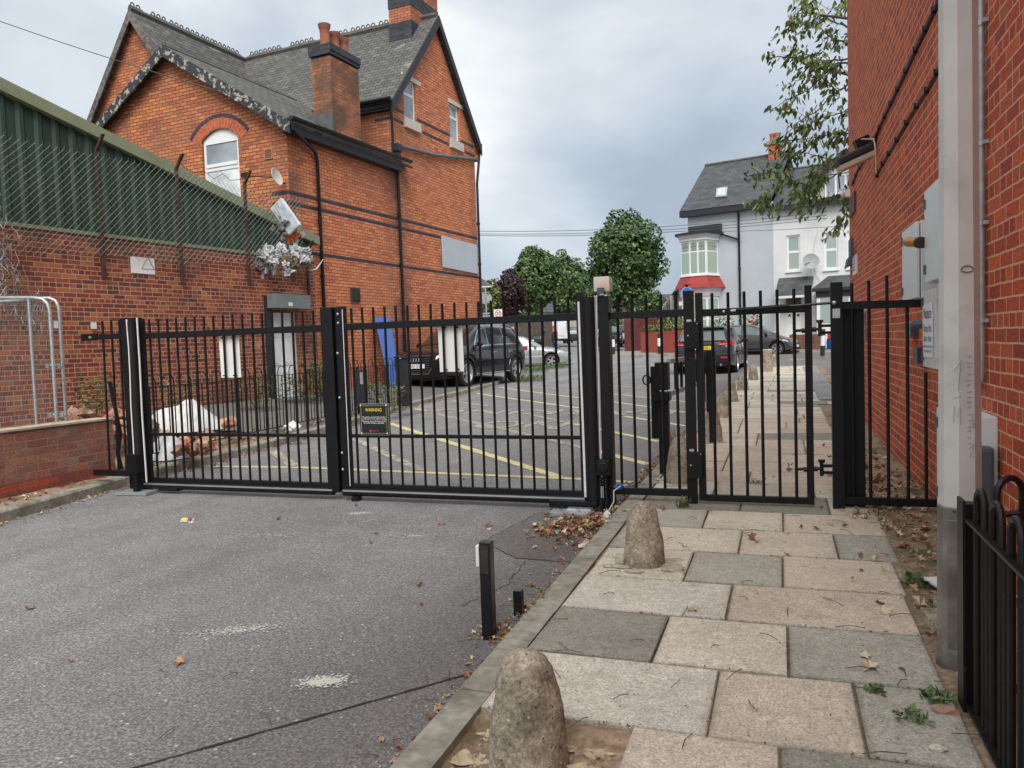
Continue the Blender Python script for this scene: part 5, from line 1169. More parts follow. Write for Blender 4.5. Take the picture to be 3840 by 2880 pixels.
for pts in ([(-6.205,1.75),(-6.197,1.45),(-6.2,1.2),(-6.212,.9),(-6.21,.5),(-6.215,.30)],[(-6.072,1.76),(-6.07,1.3),(-6.078,.8),(-6.07,.14)]):
    b=MB(); pts=[(x*.9775,z) for x,z in pts]
    for (xa,za),(xb,zb_) in zip(pts,pts[1:]): b.prism([(xa-.0055,5.963,za),(xa+.0055,5.963,za),(xb+.0055,5.963,zb_),(xb-.0055,5.963,zb_)],(0,.012,0))
    b.build('white_strip',m_white,gp)
b=MB(); BX(b,-6.115,-5.985,.24,.42,5.90,5.985); b.build('hinge_box',m_black,gp,bevel=.006); b=MB(); BX(b,-6.06,-6.01,-.01,.25,5.92,5.97); b.build('hinge_leg',m_black,gp)
b=MB(); b.box((-6.06,5.98,.035),(.36,.20,.03),ang=.05); b.build('base_plate',m_galv,gp,bevel=.003)
ip=thing('railing_panel','short three-bar railing stub left of the hinge post with a bent loose strip','railing',(-6.5,6.1,.1))
b=MB(); BX(b,-6.55,-6.26,1.565,1.62,6.08,6.12); BX(b,-6.77,-6.55,1.56,1.63,6.06,6.075); b.build('top_rail',m_black,ip)
b=MB(); BX(b,-6.62,-6.05,.19,.245,5.97,6.03); b.build('bottom_rail',m_black,ip)
for x in (-6.535,-6.42,-6.315): bar(x,.2,1.755,ip,lean=.02)
pts=[gx(409,1430,6.3),gx(450,1625,6.3),gx(440,1700,6.3),gx(455,1760,6.3)]
b=MB()
for (xa,za),(xb,zb_) in zip(pts,pts[1:]): b.prism([(xa-.022,6.3,za),(xa+.022,6.3,za),(xb+.022,6.3,zb_),(xb-.022,6.3,zb_)],(0,.012,0))
o=b.build('bent_strip',m_black); tag(o,'bent black flat bar leaning behind the railing stub at the left gate post','metal bar')
b=MB(); BX(b,gx(346,1255)[0],gx(355,1263)[0],1.585,1.605,6.055,6.06); b.build('bolt_plate',m_galv,ip)
# the bi-folding gate itself: two leaves, bars as sub-parts
fg=thing('vehicle_gate','wide black bi-folding steel bar gate across the lane, closed','gate',(-3.8,6.1,.1))
def leaf(x0,x1,bars,par):
    b=MB(); BX(b,x0,x1,1.552,1.612,6.075,6.125); BX(b,x0,x1,.585,.615,6.085,6.115); BX(b,x0,x1,.115,.165,6.075,6.125); lf=b.build('leaf_frame',m_black,par,bevel=.003)
    for x in bars:
        bar(x,1.61,1.748,lf); bar2=MB(); bar2.tube([(x,6.1,.16),(x,6.1,1.555)],.0115,8,caps=False); bar2.build('bar',m_black,lf,smooth=True)
    b=MB(); b.tube([(x0-.06,6.06,.093),(x1+.02,6.06,.093)],.034,14); b.build('rubber_edge',m_rubber,lf,smooth=True)
    b=MB(); BX(b,x0-.05,x1+.02,.104,.118,6.022,6.034); b.build('edge_strip',m_alu,lf)
    return lf
lfL=leaf(-5.98,-3.88,[-5.915+.1112*i for i in range(19)],fg)
lfR=leaf(-3.70,-1.53,[-3.625+.1113*i for i in range(19)],fg)
b=MB(); BX(b,-6.02,-5.985,.10,1.755,6.085,6.12); b.build('stile',m_black,fg,bevel=.003)
b=MB(); BX(b,-3.905,-3.785,.09,1.765,6.03,6.10); b.build('stile',m_black,fg,bevel=.004)
b=MB(); BX(b,-3.775,-3.70,.10,1.765,6.06,6.15); b.build('stile',m_black,fg,bevel=.004)
b=MB(); BX(b,-3.785,-3.775,.1,1.74,6.08,6.12); b.build('fold_hinge',m_rubber,fg)
b=MB(); BX(b,-3.69,-3.684,.15,1.74,6.05,6.055); b.build('white_strip',m_white,fg)
for z in (1.70,1.62,1.35,.95,.45,.3): b=MB(); b.lathe((-3.755+(.02 if z>1.5 else 0),6.055,z),[(.012,0),(.012,.008),(.006,.012)],8,axis=(0,-1,0)); b.build('bolt',m_galv,fg)
b=MB(); BX(b,-1.545,-1.485,.10,1.775,6.06,6.14); b.build('stile',m_black,fg,bevel=.003)
b=MB(); b.prism([(-1.528,6.045,1.70),(-1.512,6.045,1.70),(-1.500,6.045,.12),(-1.518,6.045,.12)],(0,.014,0)); b.build('white_strip',m_white,fg)
b=MB(); BX(b,-3.66,-3.60,.0,.06,6.02,6.1); b.build('drop_stop',m_rubber,fg); b=MB(); BX(b,-5.85,-5.62,.045,.085,6.03,6.12); b.build('drop_stop',m_rubber,fg)
# blank white panels fixed behind the bars
for (x0,y0,x1,y1) in [(820,1261,903,1415),(1641,1222,1739,1393)]:
    a0,za=gx(x0,y0,6.125); a1,zb_=gx(x1,y1,6.125); n=(x0+x1)/2
    b=MB(); b.prism([(a0,6.125,za),(a1,6.125,za+.003),(a1+.004,6.125,zb_),(a0+.006,6.125,zb_)],(0,.006,0)); o=b.build('blank_notice',m_sheet); tag(o,'tall blank white panel tied behind the bars of the '+('left' if n<1000 else 'right')+' gate leaf','sign')
    for i in range(4): b=MB(); b.tube([(a0+(a1-a0)*(.25+.5*(i%2)),6.085,za-.02-(za-zb_-.04)*(i//2)),(a0+(a1-a0)*(.25+.5*(i%2))+.02,6.12,za-.02-(za-zb_-.04)*(i//2))],.006,5); b.build('cable_tie',m_black,o)
# the WARNING sign
x0,z1=gx(1348,1516,6.07); x1,z0=gx(1458,1631,6.07)
ws=thing('warning_sign','black WARNING sign with a yellow border fixed low on the right gate leaf','sign',((x0+x1)/2,6.07,z0))
b=MB(); BX(b,x0,x1,z0,z1,6.068,6.074); bd=b.build('board',simple('black sign face',(.012,.014,.02),.35,var=.05),ws)
b=MB(); BX(b,x0-.002,x1+.005,z0-.004,z1+.004,6.0745,6.082); b.build('edge',m_alu,ws)
b=MB(); i_=.012
for q in [(x0+i_,x1-i_,z1-i_-.003,z1-i_),(x0+i_,x1-i_,z0+i_,z0+i_+.003),(x0+i_,x0+i_+.003,z0+i_,z1-i_),(x1-i_-.003,x1-i_,z0+i_,z1-i_)]: BX(b,q[0],q[1],q[2],q[3],6.066,6.068)
b.build('border',simple('dull yellow line',(.42,.42,.08),.5),bd)
def gtext(t_,size,x,z,mat,par,yy=6.0665,sx_=1.,bold=.0):
    M_=Matrix(((1,0,0,x),(0,0,-1,yy),(0,1,0,z),(0,0,0,1))); return wtext(t_,size,mat,M_,'lettering',par,sx=sx_,bold=bold)
cx=(x0+x1)/2; h=z1-z0
gtext('WARNING',.040,cx,z1-h*.19,m_ytext,bd,bold=.022,sx_=.86)
for t_,k in [('This gateway is electrically operated',.42),('and may open or close without warning.',.48),('Please keep clear at all times and take',.555),('care when the gate is operating.',.61)]: gtext(t_,.0175,cx,z1-h*k,m_wtext,bd,bold=.008,sx_=.90)
gtext('ALLLOR',.018,cx+.012,z1-h*.87,m_rtext,bd,bold=.01)
b=MB(); b.prism([(cx-.048,6.0665,z1-h*.84),(cx-.026,6.0665,z1-h*.84),(cx-.026,6.0665,z1-h*.88),(cx-.037,6.0665,z1-h*.915),(cx-.048,6.0665,z1-h*.88)],(0,-.0008,0)); b.build('shield',m_rtext,bd)
for xx in (x0+.012,x1-.012):
    for zz in (z0+.012,z1-.012): b=MB(); b.lathe((xx,6.066,zz),[(.009,0),(.008,.005),(.003,.008)],10,axis=(0,-1,0)); b.build('screw',m_alu,bd)
# right drive post, rubber column, motor gear, beacon
dp=thing('gate_post','black post at the kerb carrying the pale square beacon','gate post',(-1.32,6.1,0))
b=MB(); BX(b,-1.362,-1.278,-.0,1.735,6.04,6.16); b.build('post',m_black,dp,bevel=.004)
b=MB(); b.tube([(-1.435,6.05,.10),(-1.435,6.05,1.73)],.056,22); b.build('rubber_column',m_rubber,dp,smooth=True)
for x in (-1.383,-1.370): b=MB(); b.prism([(x-.0035,6.03,1.74),(x+.0035,6.03,1.74),(x+.0005,6.03,.44),(x-.0065,6.03,.44)],(0,.012,0)); b.build('white_strip',m_white,dp)
b=MB(); BX(b,-1.395,-1.29,.31,.44,5.97,6.04); bb=b.build('junction_box',m_black,dp,bevel=.01); b=MB(); b.lathe((-1.34,5.97,.38),[(.045,0),(.045,.008),(.035,.014)],20,axis=(0,-1,0)); b.build('lid',m_rubber,bb)
for x,s_ in ((-1.365,-.02),(-1.325,.0)):
    b=MB(); n=30; prof=[]
    for i in range(n): prof.append(((.0165 if i%2 else .013),.31*i/n))
    b.lathe((x,5.99,.0),prof,10); b.build('hose',m_rubber,dp)
b=MB(); BX(b,-1.36,-1.35,.14,.23,5.955,5.965); BX(b,-1.345,-1.338,.14,.23,5.955,5.965); b.build('clip',m_alu,dp)
b=MB(); BX(b,-1.80,-1.40,.045,.10,5.98,6.1); BX(b,-1.72,-1.60,.02,.05,5.96,6.02); mg=b.build('drive_unit',m_black,dp,bevel=.005)
b=MB(); b.box((-1.58,5.86,.03),(.34,.16,.03)); b.build('base_plate',m_galv,dp,bevel=.003); b=MB(); BX(b,-1.62,-1.42,.045,.062,5.86,5.94); b.build('lever',m_alu,dp,bevel=.004)
bc=thing('beacon','pale square flashing beacon with an amber bulb on top of the drive post','lamp',(-1.33,6.1,1.735))
m_bl,t_,b_=newm('beacon lens'); b_.inputs['Base Color'].default_value=(.62,.57,.52,1); b_.inputs['Roughness'].default_value=.35
g=nd(t_,'ShaderNodeTexCoord').outputs['Object']; s__=t_.nodes.new('ShaderNodeVectorMath'); s__.operation='DISTANCE'; s__.inputs[1].default_value=(-1.315,6.06,1.80); t_.links.new(g,s__.inputs[0])
w_=t_.nodes.new('ShaderNodeTexWave'); w_.bands_direction='X'; w_.inputs['Scale'].default_value=45; t_.links.new(g,w_.inputs[0])
t_.links.new(mixc(t_,ramp(t_,s__.outputs['Value'],[(.012,.75),(.055,0.)]),mixc(t_,w_.outputs['Fac'],(.58,.54,.50),(.70,.66,.61)),(.85,.35,.16)),b_.inputs['Base Color'])
b=MB(); BX(b,-1.393,-1.262,1.770,1.888,6.04,6.16); b.build('lens',m_bl,bc,bevel=.012,smooth=True)
b=MB(); BX(b,-1.362,-1.305,1.733,1.80,6.022,6.10); bm_=b.build('mount',m_grey,bc,bevel=.003); gtext('Nice',.017,-1.322,1.747,m_wtext,bm_,6.0215,bold=.012)
b=MB(); BX(b,-1.375,-1.285,1.733,1.742,6.03,6.17); b.build('base',m_alu,bc)
P_=[(-1.16,6.02,.235),(-1.20,6.0,.235),(-1.255,5.95,.20),(-1.25,5.92,.12),(-1.29,5.9,.05),(-1.38,5.82,.02),(-1.5,5.72,.012),(-1.66,5.62,.012),(-1.78,5.56,.012)]
b=MB(); b.tube([Vector(p) for p in P_],.005,6); o=b.build('cable',m_galvd,smooth=True); tag(o,'loose grey cable drooping from the railing to the leaves at the kerb','cable')
b=MB(); b.blob((-1.235,6.0,.22),.022,amp=.5,sc=(1.3,.6,.8),seed=3); b.blob((-1.20,6.0,.235),.014,amp=.5,seed=5); o=b.build('blue_rag',simple('blue tape',(.02,.10,.42),.6)); tag(o,'small knot of blue plastic tied to the railing foot by the drive post','rag')
# fixed railing between drive post and lock post
r2=thing('railing_panel','narrow black bar railing between the beacon post and the pedestrian gate','railing',(-1.0,6.1,.1))
b=MB(); BX(b,-1.278,-.70,1.548,1.604,6.08,6.125); b.build('top_rail',m_black,r2,bevel=.003); b=MB(); BX(b,-1.278,-.70,.145,.20,6.08,6.125); b.build('bottom_rail',m_black,r2,bevel=.003)
for x in (-1.217,-1.103,-.99,-.875,-.762): bar(x,.19,1.725,r2)
pg=thing('gate_post','slim black latch post beside the pedestrian gate with two lock boxes','gate post',(-.66,6.1,.1))
b=MB(); BX(b,-.70,-.625,.03,1.742,6.06,6.14); b.build('post',m_black,pg,bevel=.003)
for (xa,ya,xb,yb2) in [(2564,1208,2623,1308),(2575,1694,2636,1794)]:
    a0,za=gx(xa,ya,6.03); a1,zc_=gx(xb,yb2,6.03); b=MB(); BX(b,a0,a1,zc_,za,6.02,6.06); o=b.build('lock_box',m_black,pg,bevel=.004)
    b=MB(); BX(b,a0+.02,a0+.055,za+.003,za+.018,6.035,6.06); b.build('striker_plate',m_alu,o)
    b=MB(); b.lathe((a1-.012,6.02,za-.015),[(.005,0),(.004,.004)],8,axis=(0,-1,0)); b.lathe((a0+.03,6.02,(za+zc_)/2),[(.007,0),(.006,.005)],8,axis=(0,-1,0)); b.build('screw',m_alu,o)
# pedestrian gate
pd=thing('pedestrian_gate','single black bar gate across the paved footway, closed, with a closer arm','gate',(-.2,6.1,.12))
b=MB(); BX(b,-.612,-.558,.12,1.722,6.075,6.125); b.build('stile',m_black,pd,bevel=.003); b=MB(); BX(b,.172,.222,.115,1.735,6.075,6.125); b.build('stile',m_black,pd,bevel=.003)
b=MB(); BX(b,-.558,.172,1.540,1.595,6.08,6.12); b.build('top_rail',m_black,pd,bevel=.003); b=MB(); BX(b,-.558,.172,.115,.165,6.08,6.12); b.build('bottom_rail',m_black,pd,bevel=.003)
for i in range(6): bar(-.487+.1173*i,.16,1.715,pd)
b=MB(); b.tube([(-.31,6.03,1.575),(.07,6.03,1.588)],.0165,14); b.build('closer_body',m_black,pd,smooth=True); b=MB(); b.tube([(.07,6.03,1.588),(.36,6.03,1.597)],.010,10); b.build('closer_rod',m_blackg,pd,smooth=True)
b=MB(); b.tube([(-.345,6.04,1.573),(-.305,6.03,1.575)],.009,8); b.lathe((-.40,6.075,1.57),[(.012,0),(.010,.006),(.004,.01)],10,axis=(0,-1,0)); b.build('closer_fixing',m_alu,pd)
# big hanging post and box post
bp=thing('gate_post','tall black hanging post of the pedestrian gate, paired with a wider box post behind','gate post',(.39,6.1,.1))
b=MB(); BX(b,.348,.428,.03,1.745,6.05,6.13); b.build('post',m_black,bp,bevel=.003); b=MB(); BX(b,.43,.575,.06,1.56,6.14,6.27); b.build('box_post',m_black,bp,bevel=.004)
a0,za=gx(3122,1158,6.045); a1,zc_=gx(3150,1192,6.045); b=MB(); BX(b,a0,a1,zc_,za,6.042,6.05); br=b.build('bracket_plate',m_alu,bp)
for dx in (.012,a1-a0-.012):
    for dz in (.012,za-zc_-.014): b=MB(); b.lathe((a0+dx,6.042,zc_+dz),[(.004,0),(.003,.003)],8,axis=(0,-1,0)); b.build('screw',m_grey,br)
b=MB(); b.blob((.37,6.02,1.597),.016,amp=0); b.build('ball_joint',m_alu,bp,smooth=True)
for zc_,rd in ((1.405,m_rust),(.375,m_black)):
    b=MB(); b.tube([(.09,6.1,zc_+(-.0)),(.27,6.1,zc_+.008)],.011,8); b.tube([(.15,6.1,zc_),(.172,6.1,zc_)],.02,6); b.tube([(.222,6.1,zc_+.005),(.25,6.1,zc_+.006)],.02,6); hh=b.build('hinge',m_black,bp)
    b=MB(); BX(b,.27,.35,zc_+.02,zc_+.04,6.085,6.115); BX(b,.27,.35,zc_-.03,zc_-.01,6.085,6.115); b.build('hinge_strap',m_black,hh); b=MB(); b.tube([(.275,6.1,zc_-.045),(.275,6.1,zc_+.06)],.014,8); b.lathe((.275,6.1,zc_+.055),[(.024,0),(.024,.02)],6); b.build('hinge_pin',rd,hh)
r3=thing('railing_panel','black bar railing between the big gate post and the red brick wall','railing',(.75,6.1,.1))
b=MB(); b.prism([(.428,6.08,1.548),(.95,6.08,1.54),(.95,6.08,1.595),(.428,6.08,1.603)],(0,.045,0)); b.build('top_rail',m_black,r3); b=MB(); BX(b,.428,1.075,.125,.18,6.08,6.125); b.build('bottom_rail',m_black,r3,bevel=.003)
for x,zt in ((.492,1.735),(.604,1.745),(.722,1.775),(.850,1.56),(.965,1.08)): bar(x,.17,zt,r3)
# ------------------------------------------------------------------ guard rail gate folded along the kerb behind
gg=thing('guard_rail','black and galvanised guard-rail gate folded back along the kerb with a padlock box','guard rail',(-1.04,7.35,.12))
b=MB(); BX(b,-1.095,-1.0,.09,.85,7.3,7.4); b.build('post',m_black,gg,bevel=.003)
b=MB(); BX(b,-1.115,-.995,.90,1.16,7.27,7.43); BX(b,-1.14,-.985,.80,.88,7.26,7.44); b.build('lock_housing',m_black,gg,bevel=.004)
b=MB(); BX(b,-1.175,-1.10,.43,1.12,7.40,7.46); b.build('side_bar',m_black,gg); b=MB(); pp=[Vector((-1.16+.035*math.cos(t*PI/6)-.03,7.26,1.0+.045*math.sin(t*PI/6))) for t in range(12)]; b.tube(pp,.008,6,closed=True); b.build('padlock_shackle',m_iron,gg)
b=MB(); b.box((-.93,8.35,1.165),(.04,1.95,.045),ang=rad(-4)); b.box((-.93,8.35,.86),(.04,1.95,.045),ang=rad(-4)); b.build('rail',m_galv,gg)
for k in range(1,7): y=7.42+k*.30; b=MB(); BX(b,-1.0+.021*k-.012,-1.0+.021*k+.012,.86,1.16,y-.03,y+.03); b.build('upright',m_black,gg)
b=MB(); BX(b,-.835,-.725,.50,1.225,9.35,9.45); b.build('end_panel',m_black,gg,bevel=.003); b=MB(); BX(b,-.86,-.84,.62,1.22,9.3,9.34); b.build('side_bar',m_black,gg); b=MB(); BX(b,-.81,-.75,zg(9.4)+.06,.5,9.37,9.43); b.build('leg',m_black,gg)
# ------------------------------------------------------------------ photocell posts
pc=thing('photocell_post','short black post with a white reader on its side, by the kerb','post',(-1.315,3.33,0))
b=MB(); BX(b,-1.343,-1.288,-.02,.462,3.305,3.36); b.build('post',m_blackg,pc,bevel=.004)
b=MB(); BX(b,-1.362,-1.3435,.345,.445,3.305,3.35); b.build('reader',m_white,pc,bevel=.005); b=MB(); BX(b,-1.3665,-1.3625,.35,.44,3.31,3.345); b.build('reader_back',m_grey,pc)
b=MB(); BX(b,-1.336,-1.296,.315,.45,3.3015,3.3045); fc=b.build('face_plate',simple('scuffed dark plate',(.03,.025,.022),.5,var=.4,sc=30),pc)
b=MB(); b.lathe((-1.318,3.3013,.415),[(.009,0),(.009,.001)],14,axis=(0,-1,0)); b.build('lens',m_dwin,fc)
b=MB(); BX(b,-1.302,-1.258,-.02,.13,3.64,3.685); o=b.build('stub_post',m_blackg,bevel=.003); tag(o,'very short black square stub in the gutter behind the photocell post','post')
# ------------------------------------------------------------------ concrete bollards
def bollard(x,y,h,r,sd,lab,lean=0,name='bollard'):
    b=MB(); n=28; zb_=pvz(x,y)-.03; prof=[(1.0,-.02),(.985,.06),(.94,.2),(.86,.45),(.76,.68),(.66,.82),(.5,.92),(.3,.975),(.12,.995),(.0001,1.)]
    fine=[]
    for (ra,za),(rb_,zc_) in zip(prof,prof[1:]):
        for k in range(3): t=k/3; fine.append((ra+(rb_-ra)*t,za+(zc_-za)*t))
    fine.append(prof[-1])
    b.lathe((0,0,0),[(a*r,z*h) for a,z in fine],n)
    for i,v in enumerate(b.v):
        k=noise.noise(v*9+Vector((sd*3,0,0)))*.010+noise.noise(v*30+Vector((sd,0,0)))*.0045
        d=Vector((v.x,v.y,0)); d=d.normalized() if d.length>1e-5 else Vector((0,0,0)); b.v[i]=Vector((x,y,zb_))+v+d*k+Vector((lean*v.z,0,0))
    o=b.build(name,m_conc,smooth=True); tag(o,lab,'bollard','worn concrete bollards along the kerb'); return o
bs=[(-.788,2.30,.352,.132,'nearest worn concrete bollard standing in a hole in the paving'),(-.765,4.43,.395,.125,'concrete bollard just in front of the narrow railing and latch post'),
 (-.86,6.92,.44,.135,'concrete bollard seen through the narrow railing behind the guard-rail lock post'),(-.79,9.55,.42,.125,'concrete bollard right behind the guard rail end panel, first on the footway side'),
 (-.86,12.25,.43,.125,'broad leaning concrete bollard, second beyond the guard rail'),(-.87,15.0,.42,.12,'narrow knobbly concrete bollard, third beyond the guard rail'),
 (-.80,17.8,.44,.13,'lumpy rough concrete bollard, fourth beyond the guard rail'),(-.67,20.85,.42,.13,'squat domed concrete bollard before the flat-topped one'),(-.24,28.1,.40,.12,'small farthest concrete bollard beyond the flat-topped one')]
for i,(x,y,h,r,lab) in enumerate(bs): bollard(x,y,h,r,i+1,lab,lean=[0,0,.03,0,.12,-.05,0,0,.1][i])
b=MB(); b.lathe((-.39,24.2,zg(24.2)+.02),[(.17,0),(.165,.3),(.165,.66),(.16,.70),(.12,.73)],18); o=b.build('bollard',m_conc,smooth=True); tag(o,'tall cylindrical flat-topped concrete bollard at the end of the row','bollard','worn concrete bollards along the kerb')
random.seed(23)
for (bx_,by_) in ((-.765,4.43),(-.86,6.92),(-.79,9.55)):
    b=MB()
    for k in range(16): a=random.uniform(0,6.3); r_=random.uniform(.12,.22); b.blob((bx_+math.cos(a)*r_,by_+math.sin(a)*r_,pvz(0,by_)+.002),random.uniform(.02,.05),seed=k,amp=.5,sub=2,sc=(1.5,1.1,.16))
    struct(b.build('mortar_spill',simple('old mortar spill',(.40,.36,.28),.95,var=.3,sc=30,bmp=.5,bsc=80)),'stuff')
# black and white traffic bollards
def wbol(px,dep,lab):
    p=G(px[0],px[1],.11) if dep is None else D(px[0],px[1],dep); t=thing('traffic_bollard',lab,'bollard',tuple(p),0,'black and white traffic bollards')
    b=MB(); b.lathe((0,0,-.02),[(.085,0),(.085,.40),(.085,.41)],12); b.build('base',m_blackw,t,local=True); b=MB(); b.lathe((0,0,.40),[(.0855,0),(.0855,.40)],12); b.build('white_band',m_white,t,local=True); b=MB(); b.lathe((0,0,.80),[(.083,0),(.083,.22),(.06,.27)],12); b.build('cap',m_blackw,t,local=True); return t
wbol((2301,1329),None,'black and white traffic bollard on the far pavement left of the red wall'); wbol((2473,1327),None,'black and white traffic bollard in front of the red wall'); wbol((3084,1334),None,'leaning black and white traffic bollard at the far end of the footway').rotation_euler=(0,rad(2.5),0)
# ------------------------------------------------------------------ lamp post
lp=thing('lamp_post','thick pale grey octagonal steel lamp post with an access hatch and scratched graffiti','lamp post',(.655,3.34,.03))
def octo(r): return r
b=MB(); n=8; prof=[(.088,.0),(.088,1.18),(.0875,1.2)]
def octl(prof,rot):
    b=MB(); o_=0
    for r,z in prof:
        for k in range(8): t=2*PI*(k+.5)/8+rot; b.v.append(Vector((.643+r*math.cos(t),3.34+r*math.sin(t),z)))
    for i in range(len(prof)-1):
        for k in range(8): b.f.append((i*8+k,i*8+(k+1)%8,(i+1)*8+(k+1)%8,(i+1)*8+k))
    b.f.append(tuple(range(7,-1,-1))); b.f.append(tuple(range((len(prof)-1)*8,len(prof)*8))); return b
octl([(.0735,.70),(.0655,2.0),(.052,7.5)],rad(10)).build('shaft',m_galvd,lp)
octl([(.084,.02),(.084,.14),(.080,.17),(.078,.70),(.0736,.705)],rad(10)).build('base_section',m_bare,lp)
b=MB(); b.box((.622,3.27,.41),(.075,.012,.50),ang=rad(-12)); dr_=b.build('access_door',m_bare,lp,bevel=.004)
for z in (.18,.30,.55,.64): b=MB(); b.lathe((.592,3.272,z),[(.006,0),(.004,.003)],8,axis=(-.2,-1,0)); b.build('rivet',m_bare,lp)
b=MB(); b.tube([(.612,3.262,.69),(.60,3.258,.70),(.655,3.245,.702)],.004,5); b.build('door_wire',m_bare,lp)
# oval number badge stub + scratched marks
b=MB()
pts=[Vector((.657+.021*math.cos(t*PI/8),3.275+.0045*math.cos(t*PI/8),1.60+.012*math.sin(t*PI/8))) for t in range(16)]; b.tube(pts,.0022,5,closed=True); b.build('oval_badge',simple('scratched ring',(.22,.21,.2),.7),lp)
m_scr=simple('pencil scratches',(.40,.395,.385),.9); random.seed(8); b=MB()
def scr(x,z,pl):
    pts=[Vector((.588+x,3.2695-.0+.21*(x-.03)*.0,z))]; 
for i in range(16):
    z=1.28-.022*i+random.uniform(-.005,.005); x0=.665+random.uniform(-.004,.004); b.tube([(x0-.010,3.2725,z),(x0-.01+random.uniform(.012,.022),3.2765,z+random.uniform(-.003,.003))],.0011,4)
for seg in ([(.62,1.22),(.645,1.26),(.635,1.15)],[(.615,1.12),(.645,1.13)],[(.62,1.03),(.622,1.09),(.632,1.05),(.642,1.09),(.643,1.02)],[(.672,1.0),(.680,1.05),(.688,1.01),(.69,1.06)],[(.67,.93),(.69,.95),(.673,.90),(.693,.90)]):
    b.tube([(x-.010,3.2695+abs(x-.64)*.09,z) for x,z in seg],.0011,4)
b.build('graffiti',m_scr,lp)
# ------------------------------------------------------------------ near hooped railing, right foreground
def hoopfence(name,lab,p0,p1,zb0,zt0,zb1,zt1,sp,hoop_w,r,par=None,flat=.045,first=.06,endposts=True,mid=True,hh=.13,mat=m_iron,closedrail=True):
    A=Vector((p0[0],p0[1],0));B_=Vector((p1[0],p1[1],0)); L_=(B_-A).length; d=(B_-A).normalized(); nrm=Vector((d.y,-d.x,0))
    t=thing(name,lab,'railing',(A.x,A.y,zb0)) if par is None else par
    def zb_(s): return zb0+(zb1-zb0)*s/L_
    def zt_(s): return zt0+(zt1-zt0)*s/L_
    for z0,z1,th in ((zt0,zt1,.010),(zb0,zb1,.010)):
        b=MB(); q=[A+nrm*flat/2,A-nrm*flat/2]; q2=[B_+nrm*flat/2,B_-nrm*flat/2]
        P_=[q[0]+Vector((0,0,z0)),q[1]+Vector((0,0,z0)),q2[1]+Vector((0,0,z1)),q2[0]+Vector((0,0,z1))]; b.prism(P_,(0,0,-th)); b.build('rail',mat,t)
    s=first; k=0; nh=0
    while s+hoop_w<L_-.02:
        pa=A+d*s; pb=A+d*(s+hoop_w); R_=hoop_w/2; c=(pa+pb)/2; za=zt_(s); pts=[pa+Vector((0,0,zb_(s))),pa+Vector((0,0,za+hh-R_))]
        for i in range(1,8): an=PI-PI*i/8; pts.append(c+d*R_*math.cos(an)+Vector((0,0,za+hh-R_+R_*math.sin(an))))
        pts+=[pb+Vector((0,0,zt_(s+hoop_w)+hh-R_)),pb+Vector((0,0,zb_(s+hoop_w)))]
        if nh<98: b=MB(); b.tube(pts,r,8); b.build('hoop_bar',mat,t,smooth=True); nh+=1
        if mid:
            pm_=A+d*(s+hoop_w+(sp-hoop_w)/2) if sp-hoop_w>hoop_w*.4 and mid!='in' else A+d*(s+hoop_w/2); b=MB(); b.tube([pm_+Vector((0,0,zb_(s))),pm_+Vector((0,0,zt_(s)-.005))],r,8); b.build('bar',mat,t,smooth=True)
        s+=sp
    return t
nf=hoopfence('hooped_railing','black hooped railing close at the right edge, beside the lamp post',(.60,2.93),(.60,-.6),.105,.742,.09,.74,.20,.10,.0115,first=.07,hh=.115)
b=MB(); BX(b,.572,.582,.02,.80,2.93,3.02); BX(b,.584,.655,.04,.785,2.955,3.01); b.build('post',m_iron,nf)
nf2=hoopfence('hooped_railing','short black hooped railing running from the corner post to the red brick wall',(.66,3.0),(1.06,3.25),.12,.742,.12,.742,.21,.105,.0115,first=.04,hh=.12)
b=MB(); BX(b,.60,1.07,2.6,3.4,.02,.09); 
# left railing behind the gate
lr=hoopfence('hooped_railing','long low black hooped railing along the left pavement behind the vehicle gate',(-6.93,6.95),(-7.56,14.45),.25,1.02,.27,1.04,.32,.213,.0075,flat=.03,first=.05,hh=.14,mid='in')
for k in range(5):
    a=Vector((-6.93,6.95,0)).lerp(Vector((-7.56,14.45,0)),k/4); b=MB(); b.box((a.x,a.y,.62),(.035,.035,.86)); b.build('post',m_iron,lr)
lb=thing('ticket_post','stout black box post at the far end of the low hooped railing','post',(-7.6,14.7,.2))
p=G(1518,1522,.2); 
b=MB(); b.box((p.x,p.y,p.z+.45),(.26,.14,.90)); b.build('post',m_blackw,lb,bevel=.01); b=MB(); b.box((p.x+.02,p.y,p.z+.93),(.34,.2,.03)); b.build('lid',m_blackw,lb)
p=G(1359,1517,.38); b=MB(); b.box((p.x,p.y,p.z+.28),(.16,.14,.62)); o=b.build('reader_post',m_blackw,bevel=.008); tag(o,'short black reader post on the left pavement behind the low railing','post'); b=MB(); b.box((p.x+.05,p.y-.075,p.z+.45),(.05,.02,.2)); b.build('reader',m_galv,o)
